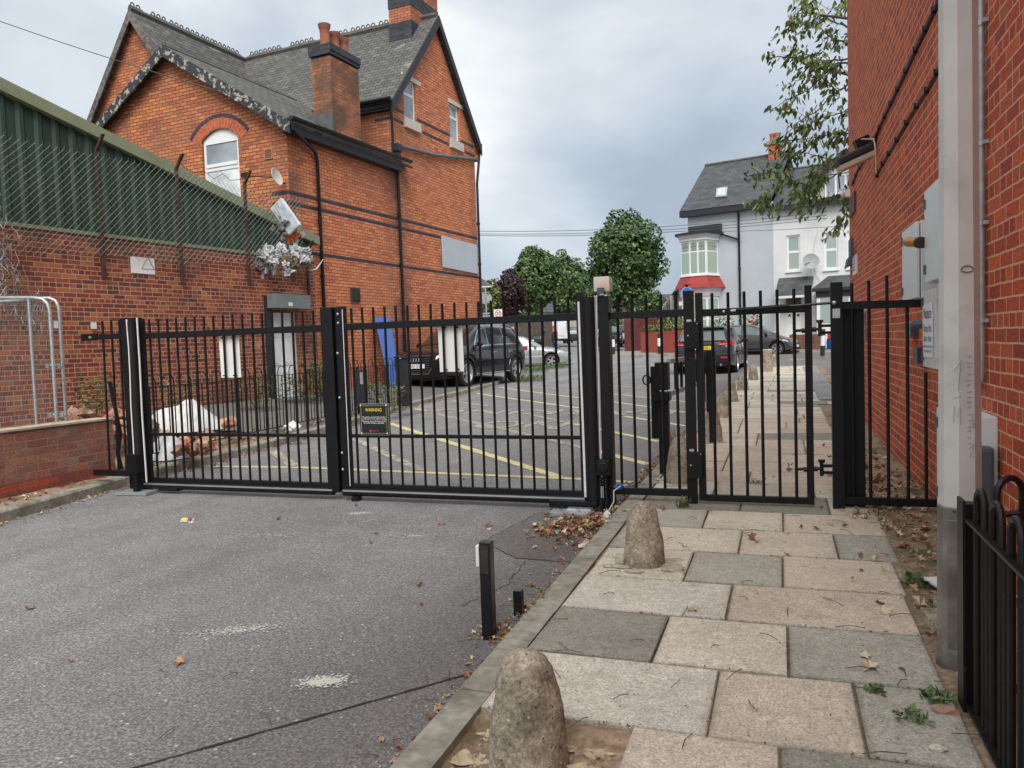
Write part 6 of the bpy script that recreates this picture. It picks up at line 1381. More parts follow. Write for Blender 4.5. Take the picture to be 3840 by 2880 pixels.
# ------------------------------------------------------------------ low brick wall left, temporary fencing, rubble
b=MB(); b.prism([(-6.80,-2,.22),(-6.80,6.12,.235),(-6.80,6.42,.24),(-6.80,6.42,.715),(-6.80,-2,.76)],(-.225,0,0)); lw=b.build('garden_wall',m_low); tag(lw,'low weathered brick wall at the left edge ending at the railing stub','wall')
b=MB(); b.bx(-7.03,-6.797,-2,6.424,-.1,.238); b.build('footing',m_lowr,lw)
b=MB(); b.prism([(-6.785,-2,.761),(-6.785,6.43,.716),(-6.785,6.43,.735),(-6.785,-2,.78)],(-.25,0,0)); b.build('mortar_top',simple('pale mortar',(.42,.36,.28),.95,var=.35,sc=12,bmp=.5,bsc=50),lw)
def heras(name,lab,dep,pts,vx,bot_z,par=None):
    t=thing(name,lab,'fence panel',tuple(D(pts[-1][0],pts[-1][1],dep).xy)+(.2,))
    P_=[D(x,y,dep+(dep_k)) for x,y,dep_k in pts]; e=P_[-1]; P_.append(Vector((e.x+.0,e.y,bot_z))); b=MB(); b.tube(P_,.020,10); b.build('tube_frame',m_galv,t,smooth=True)
    for x,y,dk in vx: q=D(x,y,dep+dk); b=MB(); b.tube([q,Vector((q.x,q.y,bot_z))],.019,10); b.build('upright',m_galv,t,smooth=True)
    L0=D(-250,1117,dep+.1); q=P_[0]; b=MB(); e=Vector((e.x,e.y,0)); s_=Vector((L0.x,L0.y,0)); d=(e-s_)
    for i in range(70): a=s_+d*(i/70); b.tube([a+Vector((0,0,bot_z+.1)),a+Vector((0,0,P_[0].z-.01))],.0013,3,caps=False)
    for i in range(9): z=bot_z+.15+i*.22; b.tube([s_+Vector((0,0,z)),e+Vector((0,0,z))],.0013,3,caps=False)
    b.build('wire_mesh',m_wire,t); return t
heras('mesh_fence_panel','galvanised temporary mesh fence panel at far left with rounded tube corner',8.8,[(-300,1113,.2),(0,1117,.05),(130,1117,0),(160,1122,0),(178,1140,0),(186,1165,0)],[(107,1120,.0)],.12)
heras('mesh_fence_panel','second temporary fence panel clamped just behind the first one',9.1,[(-300,1140,.2),(0,1132,.0),(150,1119,0),(185,1118,0),(208,1128,0),(219,1150,0),(222,1170,0)],[],.12)
for (x,y) in [(206,1371),(218,1555)]:
    q=D(x,y,8.9); b=MB(); b.tube([q-RT*.09,q+RT*.09],.016,8); b.box(q-RT*.07,(.05,.05,.05)); b.box(q+RT*.06,(.05,.05,.05)); o=b.build('fence_clamp',m_galv); tag(o,'steel clamp joining the two temporary fence panels, '+('upper' if y<1500 else 'lower')+' one','clamp')
# heap of broken bricks
random.seed(21); pal=[(.42,.17,.09),(.35,.13,.08),(.46,.24,.15),(.30,.10,.06),(.45,.30,.2)]
brm=[simple('loose brick %d'%i,c,.95,var=.3,sc=12,bmp=.5,bsc=30,dirt=(.42,.33,.25),dirt_sc=8,dirt_lo=.5,dirt_hi=.62) for i,c in enumerate(pal)]
LOOSE=[]
def cam_px(p):
    v=Vector(p)-Vector((0,0,CZ)); z=v.dot(FW); return (v.dot(RT)/z,v.dot(UP)/z)
def looseb(p,sz,lab='broken loose brick in the heap behind the low wall',grp='broken bricks in the heap behind the low wall'):
    R_=Matrix.Rotation(random.uniform(0,6.3),3,'Z')@Matrix.Rotation(random.uniform(-.8,.8),3,'X')@Matrix.Rotation(random.uniform(-.8,.8),3,'Y'); b=MB(); b.box((0,0,0),(sz*random.uniform(.6,1.05),sz*.5,sz*.33))
    for i,v in enumerate(b.v): b.v[i]=Vector(p)+R_@(v+Vector((random.uniform(-.015,.015),)*3))
    mt=random.choice(brm); o=b.build('loose_brick',mt,bevel=.006); cw_=['orange red','dull red','pinkish orange','dark red','pale buff'][brm.index(mt)]; sc_=cam_px(p)
    LOOSE.append((o,cw_,sc_,lab,grp))
for i in range(58):
    x=random.uniform(250,470); dpt=random.uniform(9.2,10.6); base=D(x,1600,dpt); pk=.50+.34*math.exp(-((x-330)/80)**2)*random.random()+.22*math.exp(-((x-440)/50)**2)*random.random()
    looseb((base.x,base.y,pk-.02*random.random()*10),.235)
b=MB()
for x,dd,r_ in [(300,10.2,.5),(380,10.4,.55),(450,10.6,.6),(230,10,.45)]: q=D(x,1600,dd); b.blob((q.x,q.y,.25),r_,seed=x,amp=.3,sub=3,sc=(1,1,.62))
struct(b.build('rubble_mound',m_dirt,smooth=True),'stuff')
for i in range(26):
    g_=G(random.uniform(600,800),random.uniform(1640,1700),.22); looseb((g_.x,g_.y,g_.z+random.uniform(0,.06)),.22,'loose brick lying on the verge behind the left gate leaf','loose bricks on the verge behind the left gate leaf')
for i in range(9):
    g_=G(random.uniform(730,880),random.uniform(1585,1600),.3); looseb((g_.x,g_.y,g_.z+.02),.22,'broken brick beside the white rubble sack','bricks beside the white rubble sack')
for grp_ in sorted({l[4] for l in LOOSE}):
    it=[l for l in LOOSE if l[4]==grp_]; us=sorted(l[2][0] for l in it); vs=sorted(l[2][1] for l in it); seen={}
    for o_,cw_,(u_,v_),lab_,g__ in it:
        hp=['far left','left','middle','right','far right'][min(4,us.index(u_)*5//len(us))]; vp=['low down','halfway up','on top'][min(2,vs.index(v_)*3//len(vs))]
        place_='the heap behind the low wall' if 'heap' in g__ else ('the verge by the left gate leaf' if 'verge' in g__ else 'the row beside the white sack')
        tag(o_,'%s brick, %s, %s of %s'%(cw_,vp,hp,place_),'brick',g__)
# white rubble sack and sheets
def sheetblob(name,lab,px,dz,r,sc,sd,mat,amp=.45):
    g_=G(px[0],px[1],dz); b=MB(); b.blob((g_.x,g_.y,g_.z+r*sc[2]*.55),r,seed=sd,amp=amp,sub=4,sc=sc,freq=1.9)
    for i,v in enumerate(b.v): b.v[i]=v+Vector((0,0,noise.noise(v*9)*.05)); 
    for i,v in enumerate(b.v):
        if v.z<g_.z: b.v[i]=Vector((v.x,v.y,g_.z))
    o=b.build(name,mat,smooth=True); tag(o,lab,'sack'); return o
m_sack=simple('white woven sack',(.60,.60,.60),.7,var=.12,sc=7,dirt=(.42,.40,.36),dirt_sc=4,dirt_lo=.5,dirt_hi=.7,bmp=.3,bsc=30)
def sack(name,lab,px,dz,rx_,ry_,h,sd,mat,ang=.4):
    g_=G(px[0],px[1],dz); b=MB(); nr,na=14,44
    for i in range(nr+1):
        for j in range(na):
            t=i/nr; a=2*PI*j/na; wv=1+.16*noise.noise(Vector((math.cos(a)*1.5,math.sin(a)*1.5,sd))); x=math.cos(a)*rx_*t*wv; y=math.sin(a)*ry_*t*wv
            z=h*(1-t**2.3)*(.80+.45*noise.noise(Vector((x*2.6,y*2.6,sd))))+.025*noise.noise(Vector((x*9,y*9,sd)))+.018*abs(noise.noise(Vector((x*14+y*6,y*5,sd*2))))
            b.v.append(Vector((g_.x+x*math.cos(ang)-y*math.sin(ang),g_.y+x*math.sin(ang)+y*math.cos(ang),g_.z+max(z,0) if i<nr else g_.z-.02)))
    for i in range(nr):
        for j in range(na): b.f.append((i*na+j,i*na+(j+1)%na,(i+1)*na+(j+1)%na,(i+1)*na+j))
    o=b.build(name,mat,smooth=True); tag(o,lab,'sack'); return o
sack('rubble_sack','big slumped white woven sack behind the left gate leaf',(685,1606),.28,.62,.40,.42,3,m_sack)
sack('rubble_sack','smaller fold of white sacking at the right of the big sack',(770,1600),.28,.38,.28,.20,8,m_sack,.1)
sack('plastic_sheet','grey-white plastic sheet draped over the verge beside the kerb',(628,1712),.14,.26,.22,.30,5,m_bagw)
sheetblob('plastic_bag','small crumpled white bag on the verge under the low railing',(1100,1618),.2,.11,(1.2,.7,.8),6,m_sack,.22)
sheetblob('plastic_bag','turquoise and white bag in the rubble by the left hinge post',(448,1610),.45,.10,(1,.7,.9),9,simple('turquoise plastic',(.05,.42,.42),.4))
# blue board leaning on the house wall
c=[H.px(x,y,n) for x,y,n in [(1408,1190,.12),(1463,1188,.12),(1505,1470,.75),(1470,1475,.75)]]
b=MB(); b.prism([H.P(c[0][0],c[0][1],.12),H.P(c[1][0],c[1][1],.12),H.P(c[2][0]-.0,c[2][1],.75),H.P(c[3][0],c[3][1],.75)],(.0,-.05,0)); o=b.build('blue_board',m_blueb_); tag(o,'bright blue board leaning against the brick house behind the black off-roader','board')
# ================================================================== VEHICLES
def lut(tb,x):
    if x<=tb[0][0]: return tb[0][1]
    for (a,b_),(c,d) in zip(tb,tb[1:]):
        if x<=c:
            t=(x-a)/(c-a); return b_+(d-b_)*t
    return tb[-1][1]
def sm(tb,x,h=.10): return (lut(tb,x-h)+lut(tb,x)*2+lut(tb,x+h))/4
def vehicle(name,label,cat,sp,loc,rz,group=None,pitch=0.):
    t=thing(name,label,cat,loc,0,group); L_=sp['L']; xf,xr=sp['axles']; rw=sp['rw']; ra=rw*1.17; W=sp['W']/2; zc=sp['clr']
    t.rotation_euler=(0,pitch,rz)
    xs_=set(round(-L_/2+L_*i/44,4) for i in range(45))
    for xw in (xf,xr):
        for k in range(-9,10): xs_.add(round(xw+ra*math.sin(k*PI/18),4))
    xs_=sorted(x for x in xs_ if -L_/2<=x<=L_/2)
    def w(x):
        e=L_/2-abs(x); return W*(1-sp.get('round',.16)*max(0,1-e/.55)**2.2)
    def zlow(x):
        z=zc+sp.get('endlift',.06)*max(0,1-(L_/2-abs(x))/.5)
        for xw in (xf,xr):
            if abs(x-xw)<ra: z=max(z,rw+math.sqrt(ra*ra-(x-xw)**2)*1.0)
        return z
    sh=lambda x:sm(sp['sh'],x,.06); rf=lambda x:sm(sp['rf'],x,.07)
    def sec(x):
        zs=sh(x); zr=max(rf(x),zs+.004); zb_=zlow(x); ww=w(x); k=min(1,(zr-zs)/.28); g=sp.get('tumble',.74)
        zb0=min(zb_,zs-.12)
        P=[(0,zb0+.0),(ww*.82,zb0),(ww*.975,zb0+.03),(ww*1.0,zb0+(zs-zb0)*.45),(ww*.985,zs-.10*(1) if zs-.10>zb0+.06 else zs-.03),(ww*.935,zs)]
        gy=lambda f:ww*(.935*(1-f)+ (g*f+.93*(1-f)*0)+ 0) 
        w1=ww*(.90-(.90-g)*.5); w2=ww*(g+.015); w3=ww*(g-.10)
        w1=w1*k+ww*.90*(1-k); w2=w2*k+ww*.82*(1-k); w3=w3*k+ww*.62*(1-k)
        P+=[(w1,zs+(zr-zs)*.5),(w2,zr-.055*k),(w3,zr-.008),(w3*.5,zr+.018),(0,zr+.024)]
        return P
    b=MB(); n=11
    for x in xs_:
        P=sec(x); b.v+=[Vector((x,y,z)) for y,z in P]+[Vector((x,-y,z)) for y,z in P[1:-1]]
    m_=n+n-2
    def idx(i,j):   # ring order
        return i*m_+j
    ring=list(range(0,n))+[n+k for k in range(n-3,-1,-1)]
    for i in range(len(xs_)-1):
        for a,c in zip(ring,ring[1:]+ring[:1]): b.f.append((idx(i,a),idx(i,c),idx(i+1,c),idx(i+1,a)))
    b.f.append(tuple(idx(0,a) for a in ring[::-1])); b.f.append(tuple(idx(len(xs_)-1,a) for a in ring))
    body=b.build('body',sp['paint'],t,smooth=True,local=True)
    b=MB(); b.bx(-L_/2+.25,L_/2-.25,-W*.80,W*.80,zc+.02,min(rw*2+.1,sh(0)-.15)); b.build('underbody',m_rubber,t,local=True)
    # glasshouse
    def gp(x,f,out=.006):
        P=sec(x); p5,p6,p7=P[5],P[6],P[7]
        q=(p5[0]+(p6[0]-p5[0])*f*2,p5[1]+(p6[1]-p5[1])*f*2) if f<.5 else (p6[0]+(p7[0]-p6[0])*(f-.5)*2,p6[1]+(p7[1]-p6[1])*(f-.5)*2)
        return Vector((x,q[0]+out,q[1]))
    gm=sp.get('glass',m_glassd)
    def sidewin(x0,x1,s0,s1,nm='side_window',f0=.10,f1=.93,mt=None,out=.006):
        """x0..x1 along bottom, s0/s1 shift of the top corners"""
        for sg in (1,-1):
            b=MB(); N=8
            for i in range(N+1):
                xb=x0+(x1-x0)*i/N; xt=(x0+s0)+((x1+s1)-(x0+s0))*i/N
                for j in range(4):
                    f=f0+(f1-f0)*j/3; x=xb+(xt-xb)*j/3; q=gp(x,f,out); b.v.append(Vector((q.x,q.y*sg,q.z)))
            for i in range(N):
                for j in range(3): b.f.append((i*4+j,i*4+j+1,(i+1)*4+j+1,(i+1)*4+j))
            b.build(nm,mt or gm,t,smooth=True,local=True)
    if sp.get('trim'):
        x0,x1,s0,s1=sp['trim']; sidewin(x0,x1,s0,s1,'window_trim',.03,1.0,m_chrome,.003)
    for q in sp['side']: sidewin(*q)
    for nm,(xa,xb) in sp['screens'].items():
        b=MB(); N=10
        for i in range(N+1):
            x=xa+(xb-xa)*i/N; P=sec(x); up_=.007
            for y,z in [(P[7][0]*.97,P[7][1]+.004),(P[8][0],P[8][1]+up_),(P[9][0],P[9][1]+up_),(0,P[10][1]+up_),(-P[9][0],P[9][1]+up_),(-P[8][0],P[8][1]+up_),(-P[7][0]*.97,P[7][1]+.004)]: b.v.append(Vector((x+ (.006 if xb>0 else -.006),y,z)))
        for i in range(N):
            for j in range(6): b.f.append((i*7+j,i*7+j+1,(i+1)*7+j+1,(i+1)*7+j))
        b.build(nm,sp.get('screenglass',gm),t,smooth=True,local=True)
    # wheels
    for xw in (xf,xr):
        for sg in (1,-1):
            yc=sg*(W-.115); wt=.22
            b=MB(); b.lathe((xw,yc,rw),[(rw*.70,-wt/2),(rw*.93,-wt/2),(rw,-wt/2+.035),(rw,wt/2-.035),(rw*.93,wt/2),(rw*.70,wt/2)],36,axis=(0,sg,0),caps=False); wl=b.build('wheel',m_tyre,t,smooth=True,local=True)
            b=MB(); ax=Vector((0,sg,0)); b.lathe((xw,yc,rw),[(rw*.70,wt/2-.005),(rw*.70,wt/2+.004),(rw*.64,wt/2+.004),(rw*.62,wt/2-.03),(rw*.55,wt/2-.07)],32,axis=ax,caps=False)
            c=Vector((xw,yc+sg*(wt/2-.018),rw)); ns=sp.get('spokes',5)
            for k in range(ns):
                for dd in sp.get('twin',(0,)):
                    an=2*PI*k/ns+dd; d=Vector((math.cos(an),0,math.sin(an))); pr_=Vector((-d.z,0,d.x)); s0=sp.get('spw',.035)
                    q=[c+d*rw*.08+pr_*s0,c+d*rw*.66+pr_*s0*.7,c+d*rw*.66-pr_*s0*.7,c+d*rw*.08-pr_*s0]; b.prism(q,Vector((0,-sg*.03,0)))
            b.lathe(c,[(rw*.16,-.02),(rw*.15,.008),(.001,.014)],14,axis=ax); b.build('rim',m_alloy,wl,smooth=False,local=True)
            b=MB(); b.lathe((xw,yc+sg*.02,rw),[(rw*.68,0),(rw*.68,.01)],24,axis=ax); b.build('brake_disc',m_rubber,wl,local=True)
    for sg in ((1,-1) if sp.get('mirrors',True) else ()):
        xm=sp['mx']; q=gp(xm,.12,.0); b=MB(); b.blob((q.x+.02,sg*(q.y+.12),q.z+.05),.12,amp=0,sub=2,sc=(.55,.95,.65)); b.box((q.x+.03,sg*(q.y+.02),q.z),(.06,.12,.05)); b.build('wing_mirror',sp.get('mirpaint',sp['paint']),t,smooth=True,local=True)
    for nm,mt,kind,a in sp.get('extras',[]):
        b=MB(); 
        if kind=='box': b.box(a[0],a[1],ang=a[2] if len(a)>2 else 0); b.build(nm,mt,t,local=True,bevel=min(a[1])*.25)
        elif kind=='poly': b.prism(a[0],a[1]); b.build(nm,mt,t,local=True)
        elif kind=='tube': b.tube(a[0],a[1],8); b.build(nm,mt,t,local=True,smooth=True)
    t['_sec']=0; del t['_sec']
    return t,body,sec
def both(f): return [f(1),f(-1)]
# --- big black off-roader, nose towards us
Lq,Wq=5.05,1.96
hx=Lq/2
def gtrap(x,y0,y1,z0,z1,th=.02): return ([(x,-y0,z0),(x,y0,z0),(x,y1,z1),(x,-y1,z1)],(th,0,0))
suv=dict(L=Lq,W=Wq,clr=.30,rw=.385,axles=(1.50,-1.50),paint=p_black,round=.22,tumble=.74,
 sh=[(-hx,.80),(-2.45,.95),(-2.2,1.10),(-1.2,1.12),(1.0,1.08),(1.35,1.06),(2.1,.99),(2.4,.88),(hx,.72)],
 rf=[(-hx,.82),(-2.42,1.05),(-2.2,1.45),(-1.95,1.66),(-1.3,1.72),(-.2,1.74),(.25,1.71),(.6,1.58),(1.25,1.16),(1.5,1.11),(2.1,1.03),(2.4,.91),(hx,.73)],
 side=[(.14,.95,-.06,-.50),(-.92,.08,.02,-.07),(-2.0,-.98,.42,.0)],trim=(-2.10,1.03,.46,-.52),screens={'windscreen':(.32,1.20),'rear_window':(-2.38,-2.0)},
 mx=.82,spokes=5,twin=(-.12,.12),spw=.022,mirpaint=p_black,
 extras=[('grille',m_rubber,'poly',gtrap(hx-.03,.36,.48,.42,.90,.035)),('grille_frame',m_chrome,'tube',([(hx+.012,-.36,.42),(hx+.012,.36,.42),(hx+.0,.49,.62),(hx-.02,.49,.88),(hx-.04,.46,.91),(hx-.04,-.46,.91),(hx-.02,-.49,.88),(hx+.0,-.49,.62),(hx+.012,-.36,.42)],.011))]
 +[('grille_bar',m_grey,'box',((hx+.008,0,.46+.062*k),(.012,.80,.012))) for k in range(8)]
 +[('badge_ring',m_chrome,'tube',([(hx+.026,-.125+.083*k+.052*math.cos(a*PI/8),.80+.052*math.sin(a*PI/8)) for a in range(17)],.008)) for k in range(4)]
 +[('number_plate',m_wplate,'box',((hx+.03,0,.63),(.012,.52,.112))),('bumper',p_black,'box',((hx-.10,0,.36),(.22,1.62,.13))),('bumper_lip',m_rubber,'box',((hx-.12,0,.28),(.2,1.5,.05)))]
 +[('headlight',m_headl,'poly',([(hx-.06,s*.56,.80),(hx-.30,s*.86,.84),(hx-.30,s*.845,.97),(hx-.10,s*.57,.90)],(.03,s*.012,0))) for s in (1,-1)]
 +[('air_intake',m_rubber,'box',((hx-.10,s*.68,.50),(.16,.30,.13))) for s in (1,-1)]
 +[('roof_rail',m_chrome,'tube',([(.35,s*.70,1.66),(.1,s*.70,1.735),(-1.3,s*.70,1.745),(-1.9,s*.68,1.68)],.022)) for s in (1,-1)]
 +[('sill_trim',m_chrome,'box',((-.0,s*.985,.34),(2.1,.03,.03))) for s in (1,-1)]
 +[('door_handle',m_chrome,'box',((x,s*.975,.93),(.20,.03,.03))) for s in (1,-1) for x in (-.15,-1.15)]
 +[('door_gap',m_rubber,'tube',([(x,s*.962,1.08),(x,s*.988,.85),(x,s*.985,.45)],.006)) for s in (1,-1) for x in (1.02,.08,-.95)]
 +[('wheel_arch',p_black,'tube',([(xw+.455*math.cos(a*PI/10),s*.965,.385+.455*math.sin(a*PI/10)) for a in range(11)],.022)) for s in (1,-1) for xw in (1.5,-1.5)]
 +[('bonnet_line',m_rubber,'tube',([(1.35,s*.80,1.065),(2.0,s*.74,1.005),(hx-.12,s*.55,.895)],.005)) for s in (1,-1)]
 +[('tail_light',m_redl,'box',((-hx+.22,s*.90,1.0),(.3,.08,.14))) for s in (1,-1)])
fw=D(1745,1440,21.3); hd=rad(187.5); fwd=Vector((math.sin(hd),math.cos(hd),0)); lf_=Vector((-fwd.y,fwd.x,0))
ctr=Vector((fw.x,fw.y,0))-fwd*1.5-lf_*(Wq/2-.1); zc_=lvz(ctr.x+.6,ctr.y)+.01
print('suv',ctr,zc_, 'wall clearance')
suvt,_,_=vehicle('off_roader','large black off-roader with chrome grille parked on the pavement, nose towards the gate','car',suv,(ctr.x,ctr.y,.235),math.atan2(fwd.y,fwd.x))
M_=Matrix(((0,0,1,hx+.038),(1,0,0,0),(0,1,0,.628),(0,0,0,1))); pl=[c for c in suvt.children if c.name.startswith('number_plate')][0]
wtext('B00 GGA',.098,m_ltext,M_,'lettering',pl,sx=.98,bold=.006,local=True)
# --- silver saloon behind it
hs=2.2
def saloon(paintm,**k):
    d=dict(L=4.4,W=1.74,clr=.20,rw=.31,axles=(1.32,-1.28),paint=paintm,round=.18,tumble=.72,
     sh=[(-hs,.62),(-2.1,.82),(-1.9,.92),(-.8,.93),(.9,.90),(1.3,.84),(1.9,.72),(2.1,.60),(hs,.48)],
     rf=[(-hs,.63),(-2.1,.88),(-1.9,1.0),(-1.45,1.26),(-.9,1.40),(-.2,1.43),(.2,1.38),(.6,1.16),(1.02,.93),(1.4,.87),(1.9,.745),(2.1,.62),(hs,.49)],
     side=[(-.18,.72,-.0,-.42),(-1.0,-.24,.10,-.02),(-1.55,-1.06,.32,.06)],screens={'windscreen':(.22,.98),'rear_window':(-1.85,-1.3)},mx=.62,glass=m_glassc,spokes=5,spw=.04,
     extras=[('headlight',m_headl,'box',((hs-.12,s*.66,.62),(.16,.26,.12))) for s in (1,-1)]+[('tail_light',m_redl,'box',((-hs+.10,s*.70,.78),(.12,.2,.14))) for s in (1,-1)]
      +[('indicator',m_amber,'box',((1.02,s*.868,.74),(.07,.015,.03))) for s in (1,-1)]+[('side_strip',m_galvd,'box',((0,s*.873,.52),(2.0,.014,.045))) for s in (1,-1)]
      +[('door_handle',m_galvd,'box',((x,s*.868,.80),(.14,.02,.025))) for s in (1,-1) for x in (-.02,-.95)]+[('door_gap',m_rubber,'tube',([(x,s*.855,.90),(x,s*.874,.7),(x,s*.87,.28)],.005)) for s in (1,-1) for x in (.82,-.18,-1.02)]
      +[('number_plate',m_wplate,'box',((hs+.01,0,.38),(.012,.5,.11))),('rear_plate',m_yplate,'box',((-hs-.005,0,.72),(.012,.5,.11))),('grille',m_rubber,'box',((hs-.02,0,.60),(.05,.7,.10)))])
    d.update(k); return d
def place(px,py,dep,hdg,xl,yl):
    """world location such that local point (xl,yl) lies on the ray at that depth"""
    q=D(px,py,dep); a=rad(90-hdg); c,s=math.cos(a),math.sin(a)
    return Vector((q.x-(xl*c-yl*s),q.y-(xl*s+yl*c),0)),a
def zgp(p,add=0): return zg(p.y)+add
p_,a_=place(2068,1360,33.5,72,1.32,-.77)
vehicle('saloon_car','dull silver dirty saloon parked side on just beyond the black off-roader','car',saloon(p_silver),(p_.x,p_.y,D(2068,1381,33.5).z+.0),a_)
# --- black estate, tail towards us
he=2.4
est=dict(L=4.83,W=1.90,clr=.22,rw=.335,axles=(1.42,-1.42),paint=p_blackb,round=.13,tumble=.72,
 sh=[(-he,.74),(-2.36,.98),(-2.2,1.0),(-1,.99),(1,.95),(1.4,.90),(2.1,.76),(he,.52)],
 rf=[(-he,.75),(-2.36,1.02),(-2.28,1.12),(-2.12,1.30),(-1.9,1.46),(-1.2,1.50),(-.2,1.50),(.2,1.44),(.7,1.20),(1.15,.98),(1.5,.92),(2.1,.78),(he,.53)],
 side=[(-.12,.80,.0,-.48),(-1.05,-.18,.06,-.02),(-1.95,-1.12,.18,.05)],screens={'windscreen':(.25,1.08)},mx=.72,glass=m_glassd,spokes=7,spw=.03,
 extras=[('rear_window',m_glassc,'poly',([(-2.345,-.70,1.04),(-2.345,.70,1.04),(-2.10,.60,1.38),(-2.10,-.60,1.38)],(-.02,0,.012))),
  ('spoiler',p_blackb,'box',((-2.05,0,1.45),(.30,1.26,.05))),('number_plate',m_yplate,'box',((-he-.022,0,.83),(.012,.52,.112))),('plate_recess',m_rubber,'box',((-he-.004,0,.84),(.02,.66,.18))),
  ('bumper',p_blackb,'box',((-he+.05,0,.50),(.22,1.72,.34))),('diffuser',m_rubber,'box',((-he+.06,0,.30),(.2,1.4,.12)))]
  +[('tail_light',m_redl,'poly',([(-he-.012,s*.46,.90),(-he-.012,s*.48,.99),(-he+.05,s*.90,1.06),(-he+.05,s*.885,.88)],(.05,0,0))) for s in (1,-1)]
  +[('tail_light',m_redl,'poly',([(-he+.04,s*.905,.89),(-he+.04,s*.905,1.06),(-he+.36,s*.945,1.03),(-he+.26,s*.945,.93)],(0,s*.012,0))) for s in (1,-1)]
  +[('reverse_lens',m_headl,'poly',([(-he-.016,s*.50,.915),(-he-.016,s*.50,.94),(-he+.03,s*.84,.955),(-he+.03,s*.84,.935)],(-.01,0,0))) for s in (1,-1)]
  +[('reflector',m_redl,'box',((-he-.07,s*.66,.52),(.02,.24,.05))) for s in (1,-1)]+[('exhaust',m_chrome,'tube',([(-he-.06,s*.55,.30),(-he+.1,s*.55,.30)],.035)) for s in (1,-1)]
  +[('door_handle',p_blackb,'box',((x,s*.945,.86),(.16,.03,.03))) for s in (1,-1) for x in (-.2,-1.15)]+[('door_gap',m_rubber,'tube',([(x,s*.93,.95),(x,s*.952,.7),(x,s*.95,.32)],.005)) for s in (1,-1) for x in (.85,-.12,-1.08)])
p_,a_=place(2754,1370,24.6,3.0,-1.42,-.84)
estt,_,_=vehicle('estate_car','black estate car seen from behind with red lights and yellow plate','car',est,(p_.x,p_.y,D(2754,1398,24.6).z),a_)
pl=[c for c in estt.children if c.name.startswith('number_plate')][0]
M_=Matrix(((0,0,-1,-he-.030),(-1,0,0,0),(0,1,0,.828),(0,0,0,1))); wtext('MB58 CFE',.092,m_ltext,M_,'lettering',pl,sx=.92,bold=.006,local=True)
# --- grey hatchback side on
hh_=2.0
hat=dict(L=4.0,W=1.74,clr=.20,rw=.31,axles=(1.22,-1.26),paint=p_dgrey,round=.20,tumble=.72,
 sh=[(-hh_,.70),(-1.9,.92),(-1.7,1.0),(-.6,.98),(.8,.93),(1.2,.86),(1.7,.72),(hh_,.50)],
 rf=[(-hh_,.72),(-1.9,1.05),(-1.75,1.25),(-1.45,1.43),(-.8,1.48),(-.1,1.48),(.3,1.38),(.85,1.10),(1.15,.93),(1.4,.85),(1.75,.73),(hh_,.51)],
 side=[(-.35,.62,.0,-.45),(-1.3,-.42,.15,-.02)],screens={'windscreen':(.15,1.02),'rear_window':(-1.86,-1.5)},mx=.72,glass=m_glassc,spokes=7,spw=.032,mirpaint=m_rubber,
 extras=[('headlight',m_headl,'poly',([(1.45,s*.80,.76),(1.86,s*.70,.66),(1.90,s*.66,.56),(1.62,s*.80,.62)],(0,s*.03,.01))) for s in (1,-1)]+[('tail_light',m_redl,'box',((-hh_+.12,s*.74,.95),(.14,.14,.28))) for s in (1,-1)]
 +[('quarter_window',m_glassc,'poly',([(.68,s*.80,.965),(.98,s*.79,.94),(.72,s*.755,1.10)],(0,s*.012,0))) for s in (1,-1)]
 +[('side_strip',m_rubber,'box',((-.02,s*.872,.34),(1.9,.02,.06))) for s in (1,-1)]+[('door_gap',m_rubber,'tube',([(x,s*.855,.93),(x,s*.874,.7),(x,s*.87,.28)],.005)) for s in (1,-1) for x in (.74,-.42)]+[('door_handle',p_dgrey,'box',((-.25,s*.868,.82),(.16,.03,.03))) for s in (1,-1)]
 +[('number_plate',m_wplate,'box',((hh_+.01,0,.42),(.012,.5,.11))),('bumper',m_rubber,'box',((hh_-.08,0,.30),(.2,1.3,.12))),('indicator',m_amber,'box',((.95,-.872,.70),(.05,.012,.025)))])
p_,a_=place(2914,1308,36.,101,1.22,-.80)
vehicle('hatchback_car','dark grey hatchback parked side on in front of the white houses','car',hat,(p_.x,p_.y,D(2914,1333,36.).z),a_)
blu=dict(hat); blu['paint']=p_blue; blu['mirpaint']=p_blue
p_,a_=place(3098,1310,36.5,101,-2.0,-.85)
vehicle('hatchback_car','blue hatchback at the kerb, its tail just showing beside the big gate post','car',blu,(p_.x,p_.y,D(3098,1334,36.5).z),a_)
# --- parked cars and a white van up the far street
van=dict(L=5.6,W=2.0,clr=.30,rw=.36,axles=(1.75,-1.6),paint=p_white,round=.08,tumble=.86,mirrors=False,
 sh=[(-2.8,1.2),(-2.7,1.3),(1.2,1.30),(1.9,1.18),(2.5,1.0),(2.8,.6)],rf=[(-2.8,1.3),(-2.76,2.45),(-2.6,2.62),(.6,2.66),(1.0,2.45),(1.7,1.6),(2.0,1.25),(2.5,1.05),(2.8,.62)],
 side=[(.9,1.6,-.0,-.45)],screens={'windscreen':(.95,1.75)},mx=1.5,glass=m_glassd,spokes=5,
 extras=[('tail_light',m_redl,'box',((-2.80,s*.93,1.15),(.06,.12,.55))) for s in (1,-1)]+[('bumper',m_rubber,'box',((-2.82,0,.42),(.12,1.9,.2))),('door_gap',m_rubber,'box',((-2.805,0,1.5),(.01,.02,2.0))),('number_plate',m_yplate,'box',((-2.815,-.35,.8),(.012,.5,.11)))])
